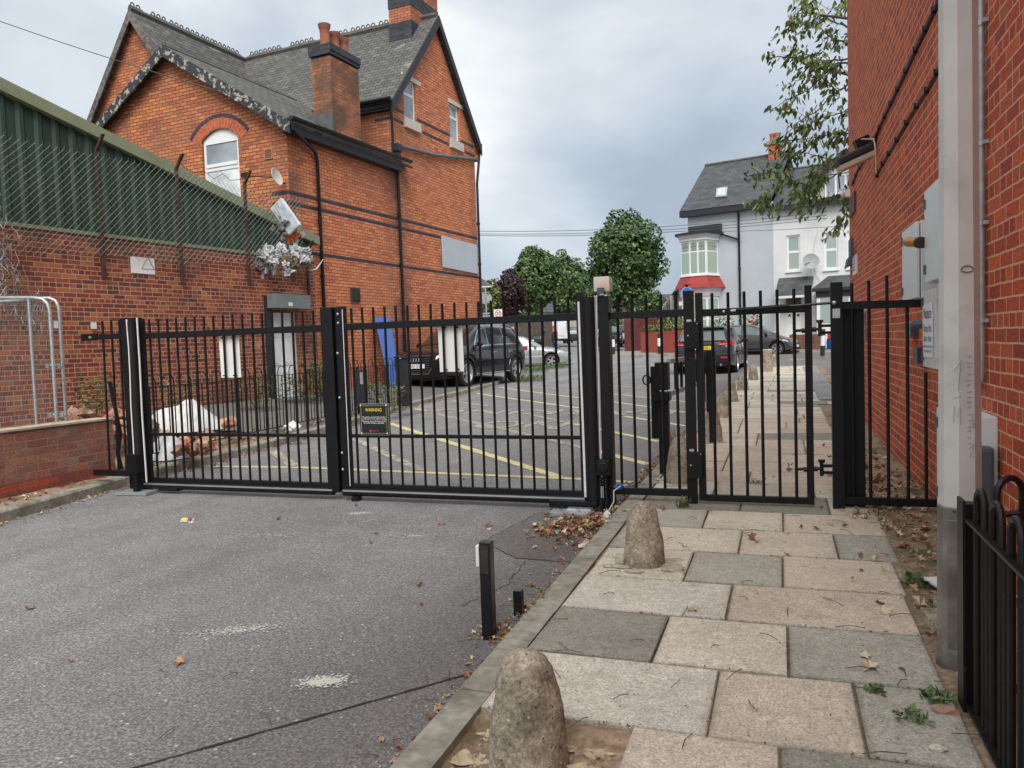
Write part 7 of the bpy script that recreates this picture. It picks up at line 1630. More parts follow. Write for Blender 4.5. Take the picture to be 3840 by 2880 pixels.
far_=[('off_roader','dark off-roader among the parked cars on the far left side',dict(hat,paint=p_dgrey,L=4.0),1990,1300,54,-14,'f'),
      ('hatchback_car','pale silver car tail-on left of the white van',dict(hat,paint=p_lgrey),2040,1296,60,-14,'r'),
      ('van','tall white panel van parked up the far street behind the walking person',van,2093,1291,72,-14,'r'),
      ('hatchback_car','dark car with red tail lights parked beyond the white van',dict(hat,paint=p_blackb),2146,1287,72,-14,'r'),
      ('saloon_car','small pale car farthest up the far street on the left',saloon(p_white),2168,1284,92,-14,'r'),
      ('hatchback_car','dark car parked right of the beacon post, nose hidden',dict(hat,paint=p_blackb),2288,1301,52,-12,'f'),
      ('hatchback_car','silver-blue car parked by the trunk of the round tree',dict(hat,paint=p_lgrey),2318,1290,60,-12,'f'),
      ('saloon_car','white car far up the street behind the round tree trunk',saloon(p_white),2385,1285,85,-12,'f')]
for nm,lab,spc,px,py,dep,hdg,fr_ in far_:
    q=D(px,py,dep); h_=hdg+(180 if fr_=='f' else 0); a=rad(90-h_); L2=spc['L']/2; dirv=Vector((math.cos(a),math.sin(a),0)); ctr_=Vector((q.x,q.y,0))+Vector((math.sin(rad(hdg)),math.cos(rad(hdg)),0))*L2
    vehicle(nm,lab,'van' if nm=='van' else 'car',spc,(ctr_.x,ctr_.y,q.z),a)
# ------------------------------------------------------------------ people
def skin(name,mat,verts,edges,radii,parent=None,sub=2):
    me=bpy.data.meshes.new(name); me.from_pydata([tuple(v) for v in verts],edges,[]); o=bpy.data.objects.new(name,me); COL.objects.link(o)
    o.modifiers.new('s','SKIN'); sv=me.skin_vertices[0].data
    for i,r in enumerate(radii): sv[i].radius=(r,r) if not isinstance(r,tuple) else r
    sv[0].use_root=True; o.modifiers.new('u','SUBSURF').levels=sub; o.modifiers['u'].render_levels=sub
    bpy.context.view_layer.update(); dg=bpy.context.evaluated_depsgraph_get(); m2=bpy.data.meshes.new_from_object(o.evaluated_get(dg)); o.modifiers.clear(); o.data=m2; m2.materials.clear(); m2.materials.append(mat)
    for p in m2.polygons: p.use_smooth=True
    if parent is not None: o.parent=parent; o.matrix_parent_inverse=wm(parent).inverted()
    return o
sk_=simple('skin',(.38,.22,.16),.6,var=.05)
def walker(o_,d,jac,top,leg,hair,hoodm,shoem,lab,stride=.42,sc=1.):
    t=thing('person',lab,'person',tuple(o_)); s_=Vector((d.y,-d.x,0)); U=Vector((0,0,1)); q=lambda f,l,u:Vector(o_)+(d*f+s_*l+U*u)*sc
    V_=[q(0,0,.98),q(.01,0,1.15),q(.03,0,1.38),q(.05,0,1.52),q(.07,0,1.66),q(.07,0,1.74),
        q(.02,.10,.92),q(stride*.55,.10,.52),q(stride,.09,.08),q(stride+.17,.10,.03),
        q(.0,-.10,.92),q(-.12,-.10,.50),q(-stride*.9,-.09,.14),q(-stride*.9+.15,-.10,.04),
        q(.03,.18,1.40),q(-.08,.24,1.14),q(.0,.25,.92),q(.03,.25,.84), q(.03,-.18,1.40),q(.12,-.24,1.14),q(.25,-.24,.95),q(.30,-.24,.88)]
    E_=[(0,1),(1,2),(2,3),(3,4),(4,5),(0,6),(6,7),(7,8),(8,9),(0,10),(10,11),(11,12),(12,13),(2,14),(14,15),(15,16),(16,17),(2,18),(18,19),(19,20),(20,21)]
    R_=[.13,.125,.13,.05,.088,.07,.085,.062,.045,.035,.085,.062,.045,.035,.06,.045,.033,.035,.06,.045,.033,.035]
    skin('body',sk_,V_,E_,[r*sc for r in R_],t)
    skin('jeans',leg,[V_[0]]+V_[6:9]+V_[10:13],[(0,1),(1,2),(2,3),(0,4),(4,5),(5,6)],[r*sc for r in (.15,.105,.08,.07,.105,.08,.07)],t)
    skin('jacket',jac,[q(0,0,.82),q(0,0,1.0),q(.02,0,1.38),q(.03,.2,1.41)]+[V_[15],V_[16]]+[q(.03,-.2,1.41),V_[19],V_[20]],[(0,1),(1,2),(2,3),(3,4),(4,5),(2,6),(6,7),(7,8)],[r*sc for r in (.17,.165,.165,.085,.068,.055,.085,.068,.055)],t)
    if top: b=MB(); b.blob(q(.10,.03,1.16),.165*sc,amp=.1,sub=2,sc=(.85,.8,2.0)); b.build('top',top,t,smooth=True)
    b=MB(); b.blob(q(.03,0,1.71),.118*sc,amp=.1,sub=2,sc=(1,1,1.15),seed=2); b.build('hair' if hair==hoodm else 'headscarf',hoodm,t,smooth=True)
    if hair!=hoodm: b=MB(); b.blob(q(.05,0,1.52),.115*sc,amp=.15,sub=2,sc=(1,1,1.4),seed=3); b.build('headscarf',hoodm,t,smooth=True)
    for i,(f,l,u) in enumerate(((stride+.08,.10,.055),(-stride*.9+.06,-.10,.07))):
        b=MB(); b.blob(q(f,l,u),.09*sc,amp=.05,sub=2,sc=(1.4*abs(d.x)+.5,1.4*abs(d.y)+.5,.6)); b.build('shoe',shoem,t,smooth=True)
    return t
g_=G(2080,1341)
m_den=simple('blue denim',(.06,.13,.22),.9,var=.2,sc=9); m_jack=simple('dark coat',(.022,.025,.026),.9,var=.3); m_org=simple('orange headscarf',(.80,.13,.04),.8); m_redt=simple('red top',(.55,.04,.02),.8); m_tan=simple('tan shoe',(.5,.35,.2),.7); m_bl2=simple('blond hair',(.40,.33,.27),.8)
walker((g_.x,g_.y,zg(g_.y)),(RT.xy.to_3d()*1.).normalized(),m_jack,m_redt,m_den,None,m_org,m_tan,'person striding right across the side road in an orange headscarf, dark coat and jeans')
q=D(1925,1295,50); walker((q.x,q.y,D(1925,1233,50).z-1.70),Vector((0,-1,0)),simple('grey coat',(.15,.15,.16),.9),None,m_jack,m_bl2,m_bl2,m_jack,'person with pale hair, only the head showing behind the silver saloon')
# ------------------------------------------------------------------ street signs and poles
def pole(b,x,y,z0,z1,r=.035): b.tube([(x,y,z0),(x,y,z1)],r,8)
def facing(c):   # matrix for text facing the camera-ish direction -d
    d=Vector((c[0],c[1],0)).normalized(); r=Vector((d.y,-d.x,0)); return r,d
q=D(1868,1290,46); s20=thing('speed_sign','square white speed sign with a red ring and the number 20','sign',(q.x,q.y,zg(q.y)))
c=D(1868,1176,46); r_,d_=facing(c); b=MB(); pole(b,c.x+d_.x*.05,c.y+d_.y*.05,.4,c.z+.1); b.build('pole',m_galv,s20)
b=MB(); hw=.245; b.prism([c-r_*hw-Vector((0,0,.27)),c+r_*hw-Vector((0,0,.27)),c+r_*hw+Vector((0,0,.25)),c-r_*hw+Vector((0,0,.25))],d_*.02); bo=b.build('board',m_wtext,s20)
b=MB(); b.lathe(c-d_*.004,[(.165,0),(.165,.006),(.205,.006),(.205,0)],28,axis=-d_,caps=False); b.build('ring',m_rtext,bo)
def ftext(txt,size,c,r_,d_,mat,par,off=.012,**k):
    M_=Matrix(((r_.x,0,-d_.x,c.x-d_.x*off),(r_.y,0,-d_.y,c.y-d_.y*off),(0,1,0,c.z),(0,0,0,1))); return wtext(txt,size,mat,M_,'lettering',par,**k)
ftext('20',.27,c,r_,d_,m_ltext,bo,bold=.008)
q=D(1818,1280,38); c=D(1822,1118,38); r_,d_=facing(c); rs=thing('round_sign','back of a grey round sign under a small flat lamp head','sign',(q.x,q.y,zg(q.y)))
b=MB(); pole(b,c.x-d_.x*.06,c.y-d_.y*.06,.3,c.z+.5,.04); b.build('pole',m_galv,rs); b=MB(); b.lathe(c,[(.30,0),(.30,.015)],24,axis=d_); b.build('disc',simple('grey sign back',(.34,.38,.37),.6),rs)
b=MB(); b.box(c+Vector((0,0,.28))-d_*.02,(.4,.03,.04)); b.box(c-Vector((0,0,.2))-d_*.02,(.4,.03,.04)); b.build('bracket',m_galv,rs); b=MB(); b.box(c+Vector((0.05,0,.55)),(.48,.22,.07)); b.build('lamp_head',m_cab,rs,bevel=.015)
b=MB(); zz=c.z-.75
for k in range(3): b.box((c.x,c.y,zz-.13*k),(.42,.03,.08))
b.build('sign_back_plate',simple('grey sign back',(.34,.38,.37),.6),rs)
q=D(2576,1290,30); c=D(2576,1098,30); r_,d_=facing(c); bsn=thing('blue_sign','round blue sign with a white bar over a small white plate, behind the latch post','sign',(q.x,q.y,zg(q.y)))
b=MB(); pole(b,c.x+d_.x*.08,c.y+d_.y*.08,zg(30),c.z+.28,.045); b.build('pole',m_iron,bsn); b=MB(); b.lathe(c,[(.225,0),(.225,.012)],28,axis=-d_); o=b.build('disc',m_bluesign,bsn); b=MB(); P0=c-d_*.014
pp=[P0+r_*.205*math.cos(k*PI/14)+Vector((0,0,.205*math.sin(k*PI/14))) for k in range(28)]; b.tube(pp,.007,4,closed=True); b.prism([P0-r_*.13-Vector((0,0,.03)),P0+r_*.15-Vector((0,0,.03)),P0+r_*.15+Vector((0,0,.03)),P0-r_*.13+Vector((0,0,.03))],-d_*.004); b.build('white_bar',m_wtext,o)
c2=D(2562,1138,30); b=MB(); b.prism([c2-r_*.16-Vector((0,0,.09)),c2+r_*.3-Vector((0,0,.09)),c2+r_*.3+Vector((0,0,.09)),c2-r_*.16+Vector((0,0,.09))],d_*.012); o=b.build('plate',m_wtext,bsn); ftext('One way',.12,c2+r_*.07,r_,d_,m_ltext,o,off=.004,sx=.8)
b=MB(); pp=[c2-r_*.145-Vector((0,0,.075)),c2+r_*.285-Vector((0,0,.075)),c2+r_*.285+Vector((0,0,.075)),c2-r_*.145+Vector((0,0,.075))]; b.tube([p-d_*.003 for p in pp],.006,4,closed=True); b.build('border',m_ltext,o)
b=MB(); b.box(c+Vector((0,0,.30)),(.26,.14,.04)); b.tube([c+Vector((0,0,.2)),c+Vector((0,0,.3))],.02,6); b.build('lamp',m_iron,bsn)
q=D(2384,1280,70); b=MB(); b.tube([(q.x,q.y,.9),(q.x,q.y,D(2384,1150,70).z)],.08,8); o=b.build('lamp_column',m_galv); tag(o,'thin grey column just right of the round tree trunk','pole')
# overhead wires
def wire(name,lab,pts,r,nn=0):
    b=MB(); b.tube(pts,r,4); o=b.build(name,m_grey); tag(o,lab,'wire'); return o
def sag(a,b_,s_,n=14): return [a.lerp(b_,i/n)-Vector((0,0,s_*4*(i/n)*(1-i/n))) for i in range(n+1)]
wire('overhead_wire','single overhead wire at top left running down to the gable of the house',sag(D(-300,-30,17),D(975,385,17.5),.1),.009)
for i,(a,c,lab) in enumerate([((1806,866),(3150,786),'highest of the three thin wires crossing to the white house'),((1806,876),(3150,800),'middle one of the three thin wires crossing to the white house'),((1806,882),(3150,812),'lowest of the three thin wires crossing to the white house')]):
    wire('overhead_wire',lab,sag(D(a[0]-60,a[1],39),D(c[0],c[1],39),.35),.014)
wire('overhead_wire','faint wire slung across the front of the white houses below the eaves',[WH.P(*w5(640,948,.4),.4),WH.P(*w5(1230,930,.4),.4),WH.P(*w5(2110,880,.4),.4)],.012)
# ================================================================== TREES
def trunk(b,p0,p1,r0,r1,n=10,wob=.06,k=8):
    pts=[];rr=[]
    for i in range(k+1):
        t=i/k; p=Vector(p0).lerp(Vector(p1),t)+Vector((noise.noise(Vector((t*3,p0[0],0))),noise.noise(Vector((t*3,p0[0],5))),0))*wob; pts.append(p); rr.append(r0+(r1-r0)*t)
    rr[0]*=1.35; b.tube(pts,rr,n); return pts
def tree(name,lab,cx,cy_top,cy_bot,wpx,dep,base_y,leafmat,nleaf,size,seed,tr=.3,trunkpx=None):
    """crown between image rows top/bottom, width wpx, at real distance dep"""
    c=D(cx,(cy_top+cy_bot)/2,dep); k=dep/FL; R_=wpx*k/2; H_=(cy_bot-cy_top)*k/2; tx=trunkpx or cx; base=D(tx,base_y,dep); random.seed(seed)
    t=thing(name,lab,'tree',(base.x,base.y,base.z)); b=MB(); top=Vector((c.x,c.y,c.z+H_*.3)); trunk(b,(base.x,base.y,base.z-.1),(c.x,c.y,c.z-H_*.25),tr,tr*.6,12,.15)
    limbs=[]
    for i in range(11):
        an=i*2.4; e=c+Vector((math.cos(an)*R_*.62,math.sin(an)*R_*.62,random.uniform(-.2,.75)*H_)); s0=Vector((c.x,c.y,c.z-H_*random.uniform(.3,.7))); b.tube([s0,(s0+e)/2+Vector((0,0,.25*H_*random.random())),e],[tr*.4,tr*.22,tr*.06],7)
    b.build('trunk',m_trunk,t,smooth=True)
    blobs=[]
    for i in range(34):
        u=Vector((random.gauss(0,1),random.gauss(0,1),random.gauss(0,1))).normalized(); rr=random.uniform(.50,.80); p=c+Vector((u.x*R_*rr,u.y*R_*rr,u.z*H_*rr)); s_=random.uniform(.24,.40)
        blobs.append((tuple(p),(R_*s_*random.uniform(.8,1.2),R_*s_,H_*s_*random.uniform(.75,1.15))))
    blobs.append((tuple(c),(R_*.74,R_*.74,H_*.76)))
    leafcloud('crown',leafmat,blobs,nleaf,size,seed,t,gaps=3.6/R_); return t
tree('plane_tree','big round green plane tree on the corner, rightmost of the street trees',2348,795,1175,325,64,1284,m_leaf,27000,.26,41,.34,2342)
tree('plane_tree','pollarded green plane tree behind the purple tree, left of the beacon',2010,895,1185,235,78,1288,m_leaf,19000,.29,5,.32,2005)
tree('plane_tree','green plane tree just behind and right of the pollarded one',2130,935,1190,190,95,1286,m_leaf,13000,.33,8,.3,2125)
tree('plane_tree','smaller farther plane tree behind the white beacon lamp',2215,1010,1200,150,112,1284,m_leaf,5000,.34,9,.3,2210)
tree('plane_tree','distant plane tree low behind the trunk of the round corner tree',2430,1060,1215,170,88,1282,m_leaf,6000,.30,12,.3,2362)
tree('plum_tree','dark purple-leaved plum tree beside the brick house',1905,1005,1200,170,56,1290,m_plum,8000,.19,15,.16)
tree('elder_tree','yellow-green shrubby tree between the brick house and the purple tree',1838,1045,1230,100,50,1290,m_bush,3500,.19,17,.1)
def hedgebox(name,lab,px0,px1,y0,y1,dep,mat,n,size,sd):
    a=D(px0,y1,dep);c=D(px1,y0,dep); k=8; pts=[((a.x+(c.x-a.x)*(i+.5)/k,a.y+(c.y-a.y)*(i+.5)/k,(a.z+c.z)/2),(abs(c.x-a.x)/k*.8,.6,abs(c.z-a.z)/2)) for i in range(k)]
    o=leafcloud(name,mat,pts,n,size,sd); tag(o,lab,'hedge'); return o
hedgebox('hedge','dark hedge behind the parked cars under the purple and plane trees',1850,2020,1170,1215,58,m_leaf,4500,.22,4)
hedgebox('hedge','dark greenery at the foot of the street trees left of the round corner tree',2190,2330,1180,1240,85,m_leaf,3500,.3,6)
hedgebox('hedge','low greenery between the round tree and the terrace at the far right of the street',2430,2520,1165,1215,60,m_leaf,2500,.22,7)
# cherry branches hanging in from behind the red building
ct=thing('cherry_tree','leafy cherry tree whose thin branches reach out past the top of the red brick wall','tree',(3.4,16.5,.2)); random.seed(31)
b=MB(); trunk(b,(3.6,17,.1),(3.2,16.5,6.5),.16,.10,10); lv=MB(); lcol=[]
def tl_(x,y,dd=0.): return D(2880+x/2.304,y/2.304,15.4+dd)
def leafspray(p,d,n,size=.135):
    for i in range(n):
        q=p+Vector((random.gauss(0,.07),random.gauss(0,.10),random.gauss(0,.07))); t_=(d*.3+Vector((random.uniform(-.7,.7),random.uniform(-.7,.7),-random.uniform(.3,1.3)))).normalized(); nn=t_.cross(Vector((random.gauss(0,1),random.gauss(0,1),random.gauss(0,.4)))).normalized(); s_=nn.cross(t_); z=size*random.uniform(.7,1.35)
        lv.add([q,q+t_*z*.35+s_*z*.22+nn*z*.05,q+t_*z*.75+s_*z*.15,q+t_*z*1.05-nn*z*.08,q+t_*z*.75-s_*z*.15,q+t_*z*.35-s_*z*.22+nn*z*.05],[(0,1,2,3,4,5)]); lcol.append((min(.999,max(0,random.gauss(.45,.25))),0,0))
branches=[[(760,500),(600,515),(470,530),(350,575)],[(760,545),(600,545),(480,650),(330,790),(150,860),(30,960)],[(350,570),(230,500),(60,488),(0,470)],[(740,700),(600,790),(430,950),(260,1060),(150,1170)],
 [(740,250),(600,200),(450,130),(330,90),(240,60)],[(720,380),(560,330),(480,270),(400,170)],[(450,130),(350,200),(240,200),(190,180)],[(740,930),(600,980),(430,1030),(350,1080),(260,1080)],[(700,1150),(560,1160),(430,1180),(280,1210)],
 [(600,790),(500,690),(380,650),(240,700),(110,740)],[(470,530),(370,480),(260,450),(190,400)],[(720,0),(600,60),(500,90)],[(400,0),(330,60),(250,110)],[(740,1300),(560,1380),(400,1340),(260,1310),(170,1330)],[(740,1250),(640,1330),(480,1450),(330,1520),(240,1560)],
 [(560,1380),(400,1500),(330,1600),(300,1700)],[(300,1200),(120,1220),(30,1210)],[(330,1600),(150,1540),(60,1530)],[(600,1500),(450,1600),(330,1680),(280,1780)],[(720,1560),(690,1700),(680,1840),(600,2000)],[(680,1840),(590,1960),(520,2010)],[(-160,1520),(-60,1500),(60,1490),(200,1480)],[(60,1600),(-20,1700),(-70,1760),(20,1800)],[(720,1620),(600,1690),(460,1720),(300,1840)]]
for bi,br in enumerate(branches):
    dd=random.uniform(-.6,.8); P_=[tl_(x,y,dd) for x,y in br]; pts=[]
    for a,c in zip(P_,P_[1:]):
        for k in range(5): pts.append(a.lerp(c,k/5)+Vector((0,0,random.uniform(-.015,.015))))
    pts.append(P_[-1]); b.tube(pts,[(.020 if bi<6 else .011)*(1-i/len(pts))+.003 for i in range(len(pts))],5)
    for i,p in enumerate(pts):
        if i<2 and bi<2: continue
        d=(P_[-1]-P_[0]).normalized(); leafspray(p,d,random.choice([0,0,3,5,7]))
        if random.random()<.35:
            e=p+Vector((random.uniform(-.3,.2),random.uniform(-.3,.3),random.uniform(-.32,.18))); b.tube([p,e],[.006,.003],4)
            for t in (.5,1.): leafspray(p.lerp(e,t),d,random.randint(2,4))
for bi in range(9):    # hidden inner limbs joining the trunk
    e=tl_(*branches[bi][0]); b.tube([Vector((3.2,16.4,4.2+.3*bi)),(Vector((3.2,16.4,5.+.3*bi))+e)/2,e],[.05,.035,.022],6)
b.build('trunk',m_twig,ct,smooth=True); o=lv.build('crown',m_leaf2,ct,fixn=False); paintfaces(o,lcol)
# ================================================================== LEAVES, WEEDS, LITTER
def leafshape(b,cols,p,s_,rz,curl,mat_i=None):
    n=10; pts=[]; rr=[1,.45,.85,.42,.75,.5,.75,.42,.85,.45]; R_=Matrix.Rotation(rz,3,'Z')@Matrix.Rotation(random.uniform(-.45,.45)*curl,3,'X')@Matrix.Rotation(random.uniform(-.45,.45)*curl,3,'Y')
    cen=Vector(p)+Vector((0,0,s_*.10*curl))
    ring=[cen+R_@Vector((math.cos(2*PI*i/n)*rr[i]*s_,math.sin(2*PI*i/n)*rr[i]*s_*.8,s_*curl*random.uniform(-.08,.45))) for i in range(n)]
    zmin=min(v.z for v in ring); ring=[v+Vector((0,0,p[2]+.002-zmin)) if zmin<p[2] else v for v in ring]
    b.add([cen]+ring,[(0,1+i,1+(i+1)%n) for i in range(n)]); c=random.random(); cols.extend([(min(.99,max(0,c+random.uniform(-.06,.06))),0,0)]*n)
def surf(x,y):
    if x<-1.19: 
        k=lkx(y) if y<27 else -99
        return lvz(x,y) if x<k-.13 else zg(y)+.001
    if x>.58 and y<14: return bedz(x,y)
    return pvz(x,y)+.002
random.seed(77); used=[]
def oneleaf(x,y,s_,lab,grp,c=None,curl=1.):
    b=MB(); cols=[]; leafshape(b,cols,(x,y,surf(x,y)),s_,random.uniform(0,6.3),curl); 
    if c is not None: cols=[(c,0,0)]*len(cols)
    o=b.build('fallen_leaf',m_dead,fixn=False); paintfaces(o,cols); tag(o,lab,'leaf',grp)
# leaves one can make out in the photograph, at their measured places
LV=[((110,2285),.045,.75),((672,2490),.045,.6),((265,2484),.02,.4),((1045,1950),.03,.1),((1080,1947),.02,.35),((1335,1897),.03,.1),((1390,2038),.03,.3),((1650,1968),.03,.65),((1665,1970),.02,.4),((1830,1975),.045,.4),((1835,1988),.03,.95),((1410,2003),.025,.1),((1575,2200),.03,.72),((1580,2270),.02,.1),((1250,1902),.02,.3),
 ((3260,2507),.06,.92),((3240,2466),.04,.95),((3380,2513),.02,.4),((2600,2295),.045,.95),((3320,2300),.05,.95),((3300,2268),.035,.1),((2950,2085),.022,.75),((3230,2143),.022,.1),((3226,2093),.03,.4),((3080,1905),.035,.6),((3060,1985),.035,.5),((3005,1980),.025,.1),((3110,1970),.03,.9),((2820,2025),.05,.45),((2840,2035),.03,.6),((2960,1764),.045,.4),((2970,1745),.025,.1),((2490,1912),.04,.25),((2560,1905),.03,.2),((2480,1905),.025,.1),((3240,1945),.05,.9),((3200,1945),.04,.95),((3205,1938),.03,.1),((3390,2050),.055,.4),((3450,2275),.07,.95),((2900,1790),.02,.1),((2950,2000),.03,.9),((2725,1960),.02,.9),((2150,2050),.03,.1),((2005,2060),.03,.9),((2600,2200),.01,.3),((2010,1978),.02,.1),((2765,1640),.03,.3),((2440,1663),.035,.25),((1740,1800),.022,.1),((1840,1812),.02,.35),((2110,1800),.02,.2),((2870,1800),.02,.1),((2700,1845),.02,.4)]
LMA=[('the sweet wrapper',(-3.95,4.9)),('the short reader post',(-1.32,3.33)),('the small square stub',(-1.28,3.66)),('the bright paint splash',tuple(G(1218,2557).xy)),('the faint paint splash',tuple(G(885,2365).xy)),('the leaf pile',(-1.45,5.45)),('the middle gate post',(-3.8,6.1)),('the low wall',(-6.3,4.9))]
LMP=[('the nearest bollard',(-.79,2.3)),('the second bollard',(-.765,4.43)),('the latch post',(-.66,6.1)),('the big gate post',(.4,6.1)),('the lamp post',(.645,3.34)),('the green weeds',(.4,2.9)),('the hatch of moss',(.6,5.95))]
used_l={}
for i,((px,py),s_,c) in enumerate(LV):
    g_=G(px,py,.08 if px>1950+0.9*(2880-py)*.55 else 0); left=g_.x<-1.2
    nm_,q_=min(LMA if left else LMP,key=lambda t_:(t_[1][0]-g_.x)**2+(t_[1][1]-g_.y)**2); dx,dy=g_.x-q_[0],g_.y-q_[1]
    rel=('right of' if dx>0 else 'left of') if abs(dx)>abs(dy) else ('beyond' if dy>0 else 'in front of')
    if 'moss' in nm_: nm_='the right railing foot'
    cw_='dark brown' if c<.15 else 'reddish' if c<.28 else 'tan' if c<.45 else 'brown' if c<.65 else 'rust coloured' if c<.85 else 'pale buff'; sw='tiny' if s_<.023 else 'small' if s_<.035 else 'large' if s_>.05 else 'curled'
    lab='%s %s leaf on the %s %s %s'%(sw,cw_,'asphalt' if left else 'slabs',rel,nm_)
    k_=used_l.get(lab,0); used_l[lab]=k_+1
    if k_: lab+=[', farther one',', nearer one',', third one',', fourth one'][min(k_-1,3)]
    oneleaf(g_.x,g_.y,s_,lab,'fallen leaves on the '+('asphalt' if left else 'paving slabs'),c)
def litterstuff(name,n,fpos,s0,s1,twigs=0,matl=None,curl=1.2,piles=1):
    b=MB(); cols=[]
    for i in range(n):
        x,y,dz=fpos(); leafshape(b,cols,(x,y,surf(x,y)+dz),random.uniform(s0,s1),random.uniform(0,6.3),curl)
    o=b.build(name,matl or m_dead,fixn=False); paintfaces(o,cols); struct(o,'stuff')
    if twigs:
        b=MB()
        for i in range(twigs):
            x,y,dz=fpos(); z=surf(x,y)+.006; a=random.uniform(0,6.3); l=random.uniform(.03,.14); p=Vector((x,y,z)); q=p+Vector((math.cos(a)*l,math.sin(a)*l,.004)); b.tube([p,(p+q)/2+Vector((random.uniform(-.01,.01),random.uniform(-.01,.01),.008)),q],.0018,4)
        struct(b.build('twigs',m_twig,fixn=False),'stuff')
random.seed(101)
def kerbpos():
    y=random.choice([random.uniform(6.3,15),random.uniform(6.3,9),random.gauss(7.3,.8)]); return (-1.215-abs(random.gauss(0,.05)),y,random.random()*.02)
litterstuff('leaf_litter',420,kerbpos,.012,.035,30)
def kerbnear(): y=random.uniform(2.2,6.2); return (-1.215-abs(random.gauss(0,.07)),y,0.)
litterstuff('leaf_litter',90,kerbnear,.008,.03,40)
def pile(): return (-1.36+random.gauss(0,.13)-.10,5.45+random.gauss(0,.20),random.random()*.035)
litterstuff('leaf_litter',230,pile,.015,.045,15)
def pile2(): return (-1.26+random.gauss(0,.035),5.85+random.gauss(0,.25),random.random()*.03)
litterstuff('leaf_litter',90,pile2,.015,.035,5)
def pile3(): a=random.uniform(0,6.3); r=.04+abs(random.gauss(0,.035)); return (-1.30+math.cos(a)*r,3.38+math.sin(a)*r,random.random()*.01)
litterstuff('leaf_litter',80,pile3,.008,.025,10)
def pile4(): return (-1.24+random.gauss(0,.04),3.68+random.gauss(0,.08),0)
litterstuff('leaf_litter',40,pile4,.010,.03,5)
def wallpos():
    y=random.choice([random.uniform(3.4,9.5),random.gauss(5.9,.5),random.gauss(7.3,.5)]); return (random.choice([random.uniform(.6,1.05),min(1.05,random.gauss(.75,.16))]),y,random.random()*.015)
litterstuff('leaf_litter',420,wallpos,.010,.045,70)
def lk2():
    y=random.uniform(4.2,19); return (lkx(y)+.03+abs(random.gauss(0,.06)),y,random.random()*.01)
litterstuff('leaf_litter',420,lk2,.012,.035,30)
def lverge():
    y=random.uniform(4.,14); return (lkx(y)-.15-abs(random.gauss(0,.35)),y,0)
litterstuff('leaf_litter',420,lverge,.012,.04,60)
def crumb():
    return (random.uniform(-1.0,.6),random.uniform(2,9),0.)
litterstuff('crumbs',240,crumb,.003,.008,45,curl=.5)
def roadc(): return (random.uniform(-6,-1.3),random.uniform(1.5,14),0.)
litterstuff('crumbs',160,roadc,.003,.012,20,curl=.6)
def jointpos():
    y=random.choice(rows[1:]); x=random.uniform(-1.04,.6)
    if random.random()<.35: k=random.choice([q for L_ in lay.values() for q in L_]); x=k[1]; y=random.uniform(2,6.4)
    return (x+random.gauss(0,.004),y+random.gauss(0,.004) if y in rows else y,-.002)
litterstuff('joint_moss',420,jointpos,.002,.008,30,matl=m_bush,curl=.8)
# grit and pebbles in the soil
b=MB(); random.seed(9)
for i in range(520):
    if i<160: x,y=random.uniform(-1.03,-.5),random.uniform(1.98,2.5)
    else: x,y=random.choice([random.uniform(.58,.72),random.uniform(.58,1.05)]),random.uniform(2.4,7.5)
    b.blob((x,y,bedz(x,y)),random.uniform(.003,.013),seed=i,amp=.4,sub=1)
struct(b.build('gravel',simple('grit',(.33,.27,.20),.9,var=.4,sc=20)),'stuff')
b=MB()
for i in range(260):
    x=-1.22-abs(random.gauss(0,.05)); y=random.choice([random.gauss(3.75,.12),random.uniform(2,6)]); b.blob((x,y,zg(y)+.002),random.uniform(.002,.006),seed=i,amp=.4,sub=1)
struct(b.build('gravel',simple('gutter grit',(.38,.33,.27),.9,var=.4,sc=20)),'stuff')
b=MB(); random.seed(19)
for x,y,r_ in [(-.60,2.28,.05),(-.55,2.15,.06),(-.66,2.12,.04),(-.58,2.40,.035),(-.98,2.25,.045),(-.96,2.42,.03),(-.70,2.40,.03),(-.63,2.02,.05),(-1.0,2.08,.04)]: b.blob((x,y,zg(y)+.035),r_,seed=x*50,amp=.5,sub=3,sc=(1.2,.8,.35),freq=2.5)
struct(b.build('rubble',simple('old bedding mortar',(.46,.38,.26),.95,var=.3,sc=25,bmp=.7,bsc=60)),'stuff')
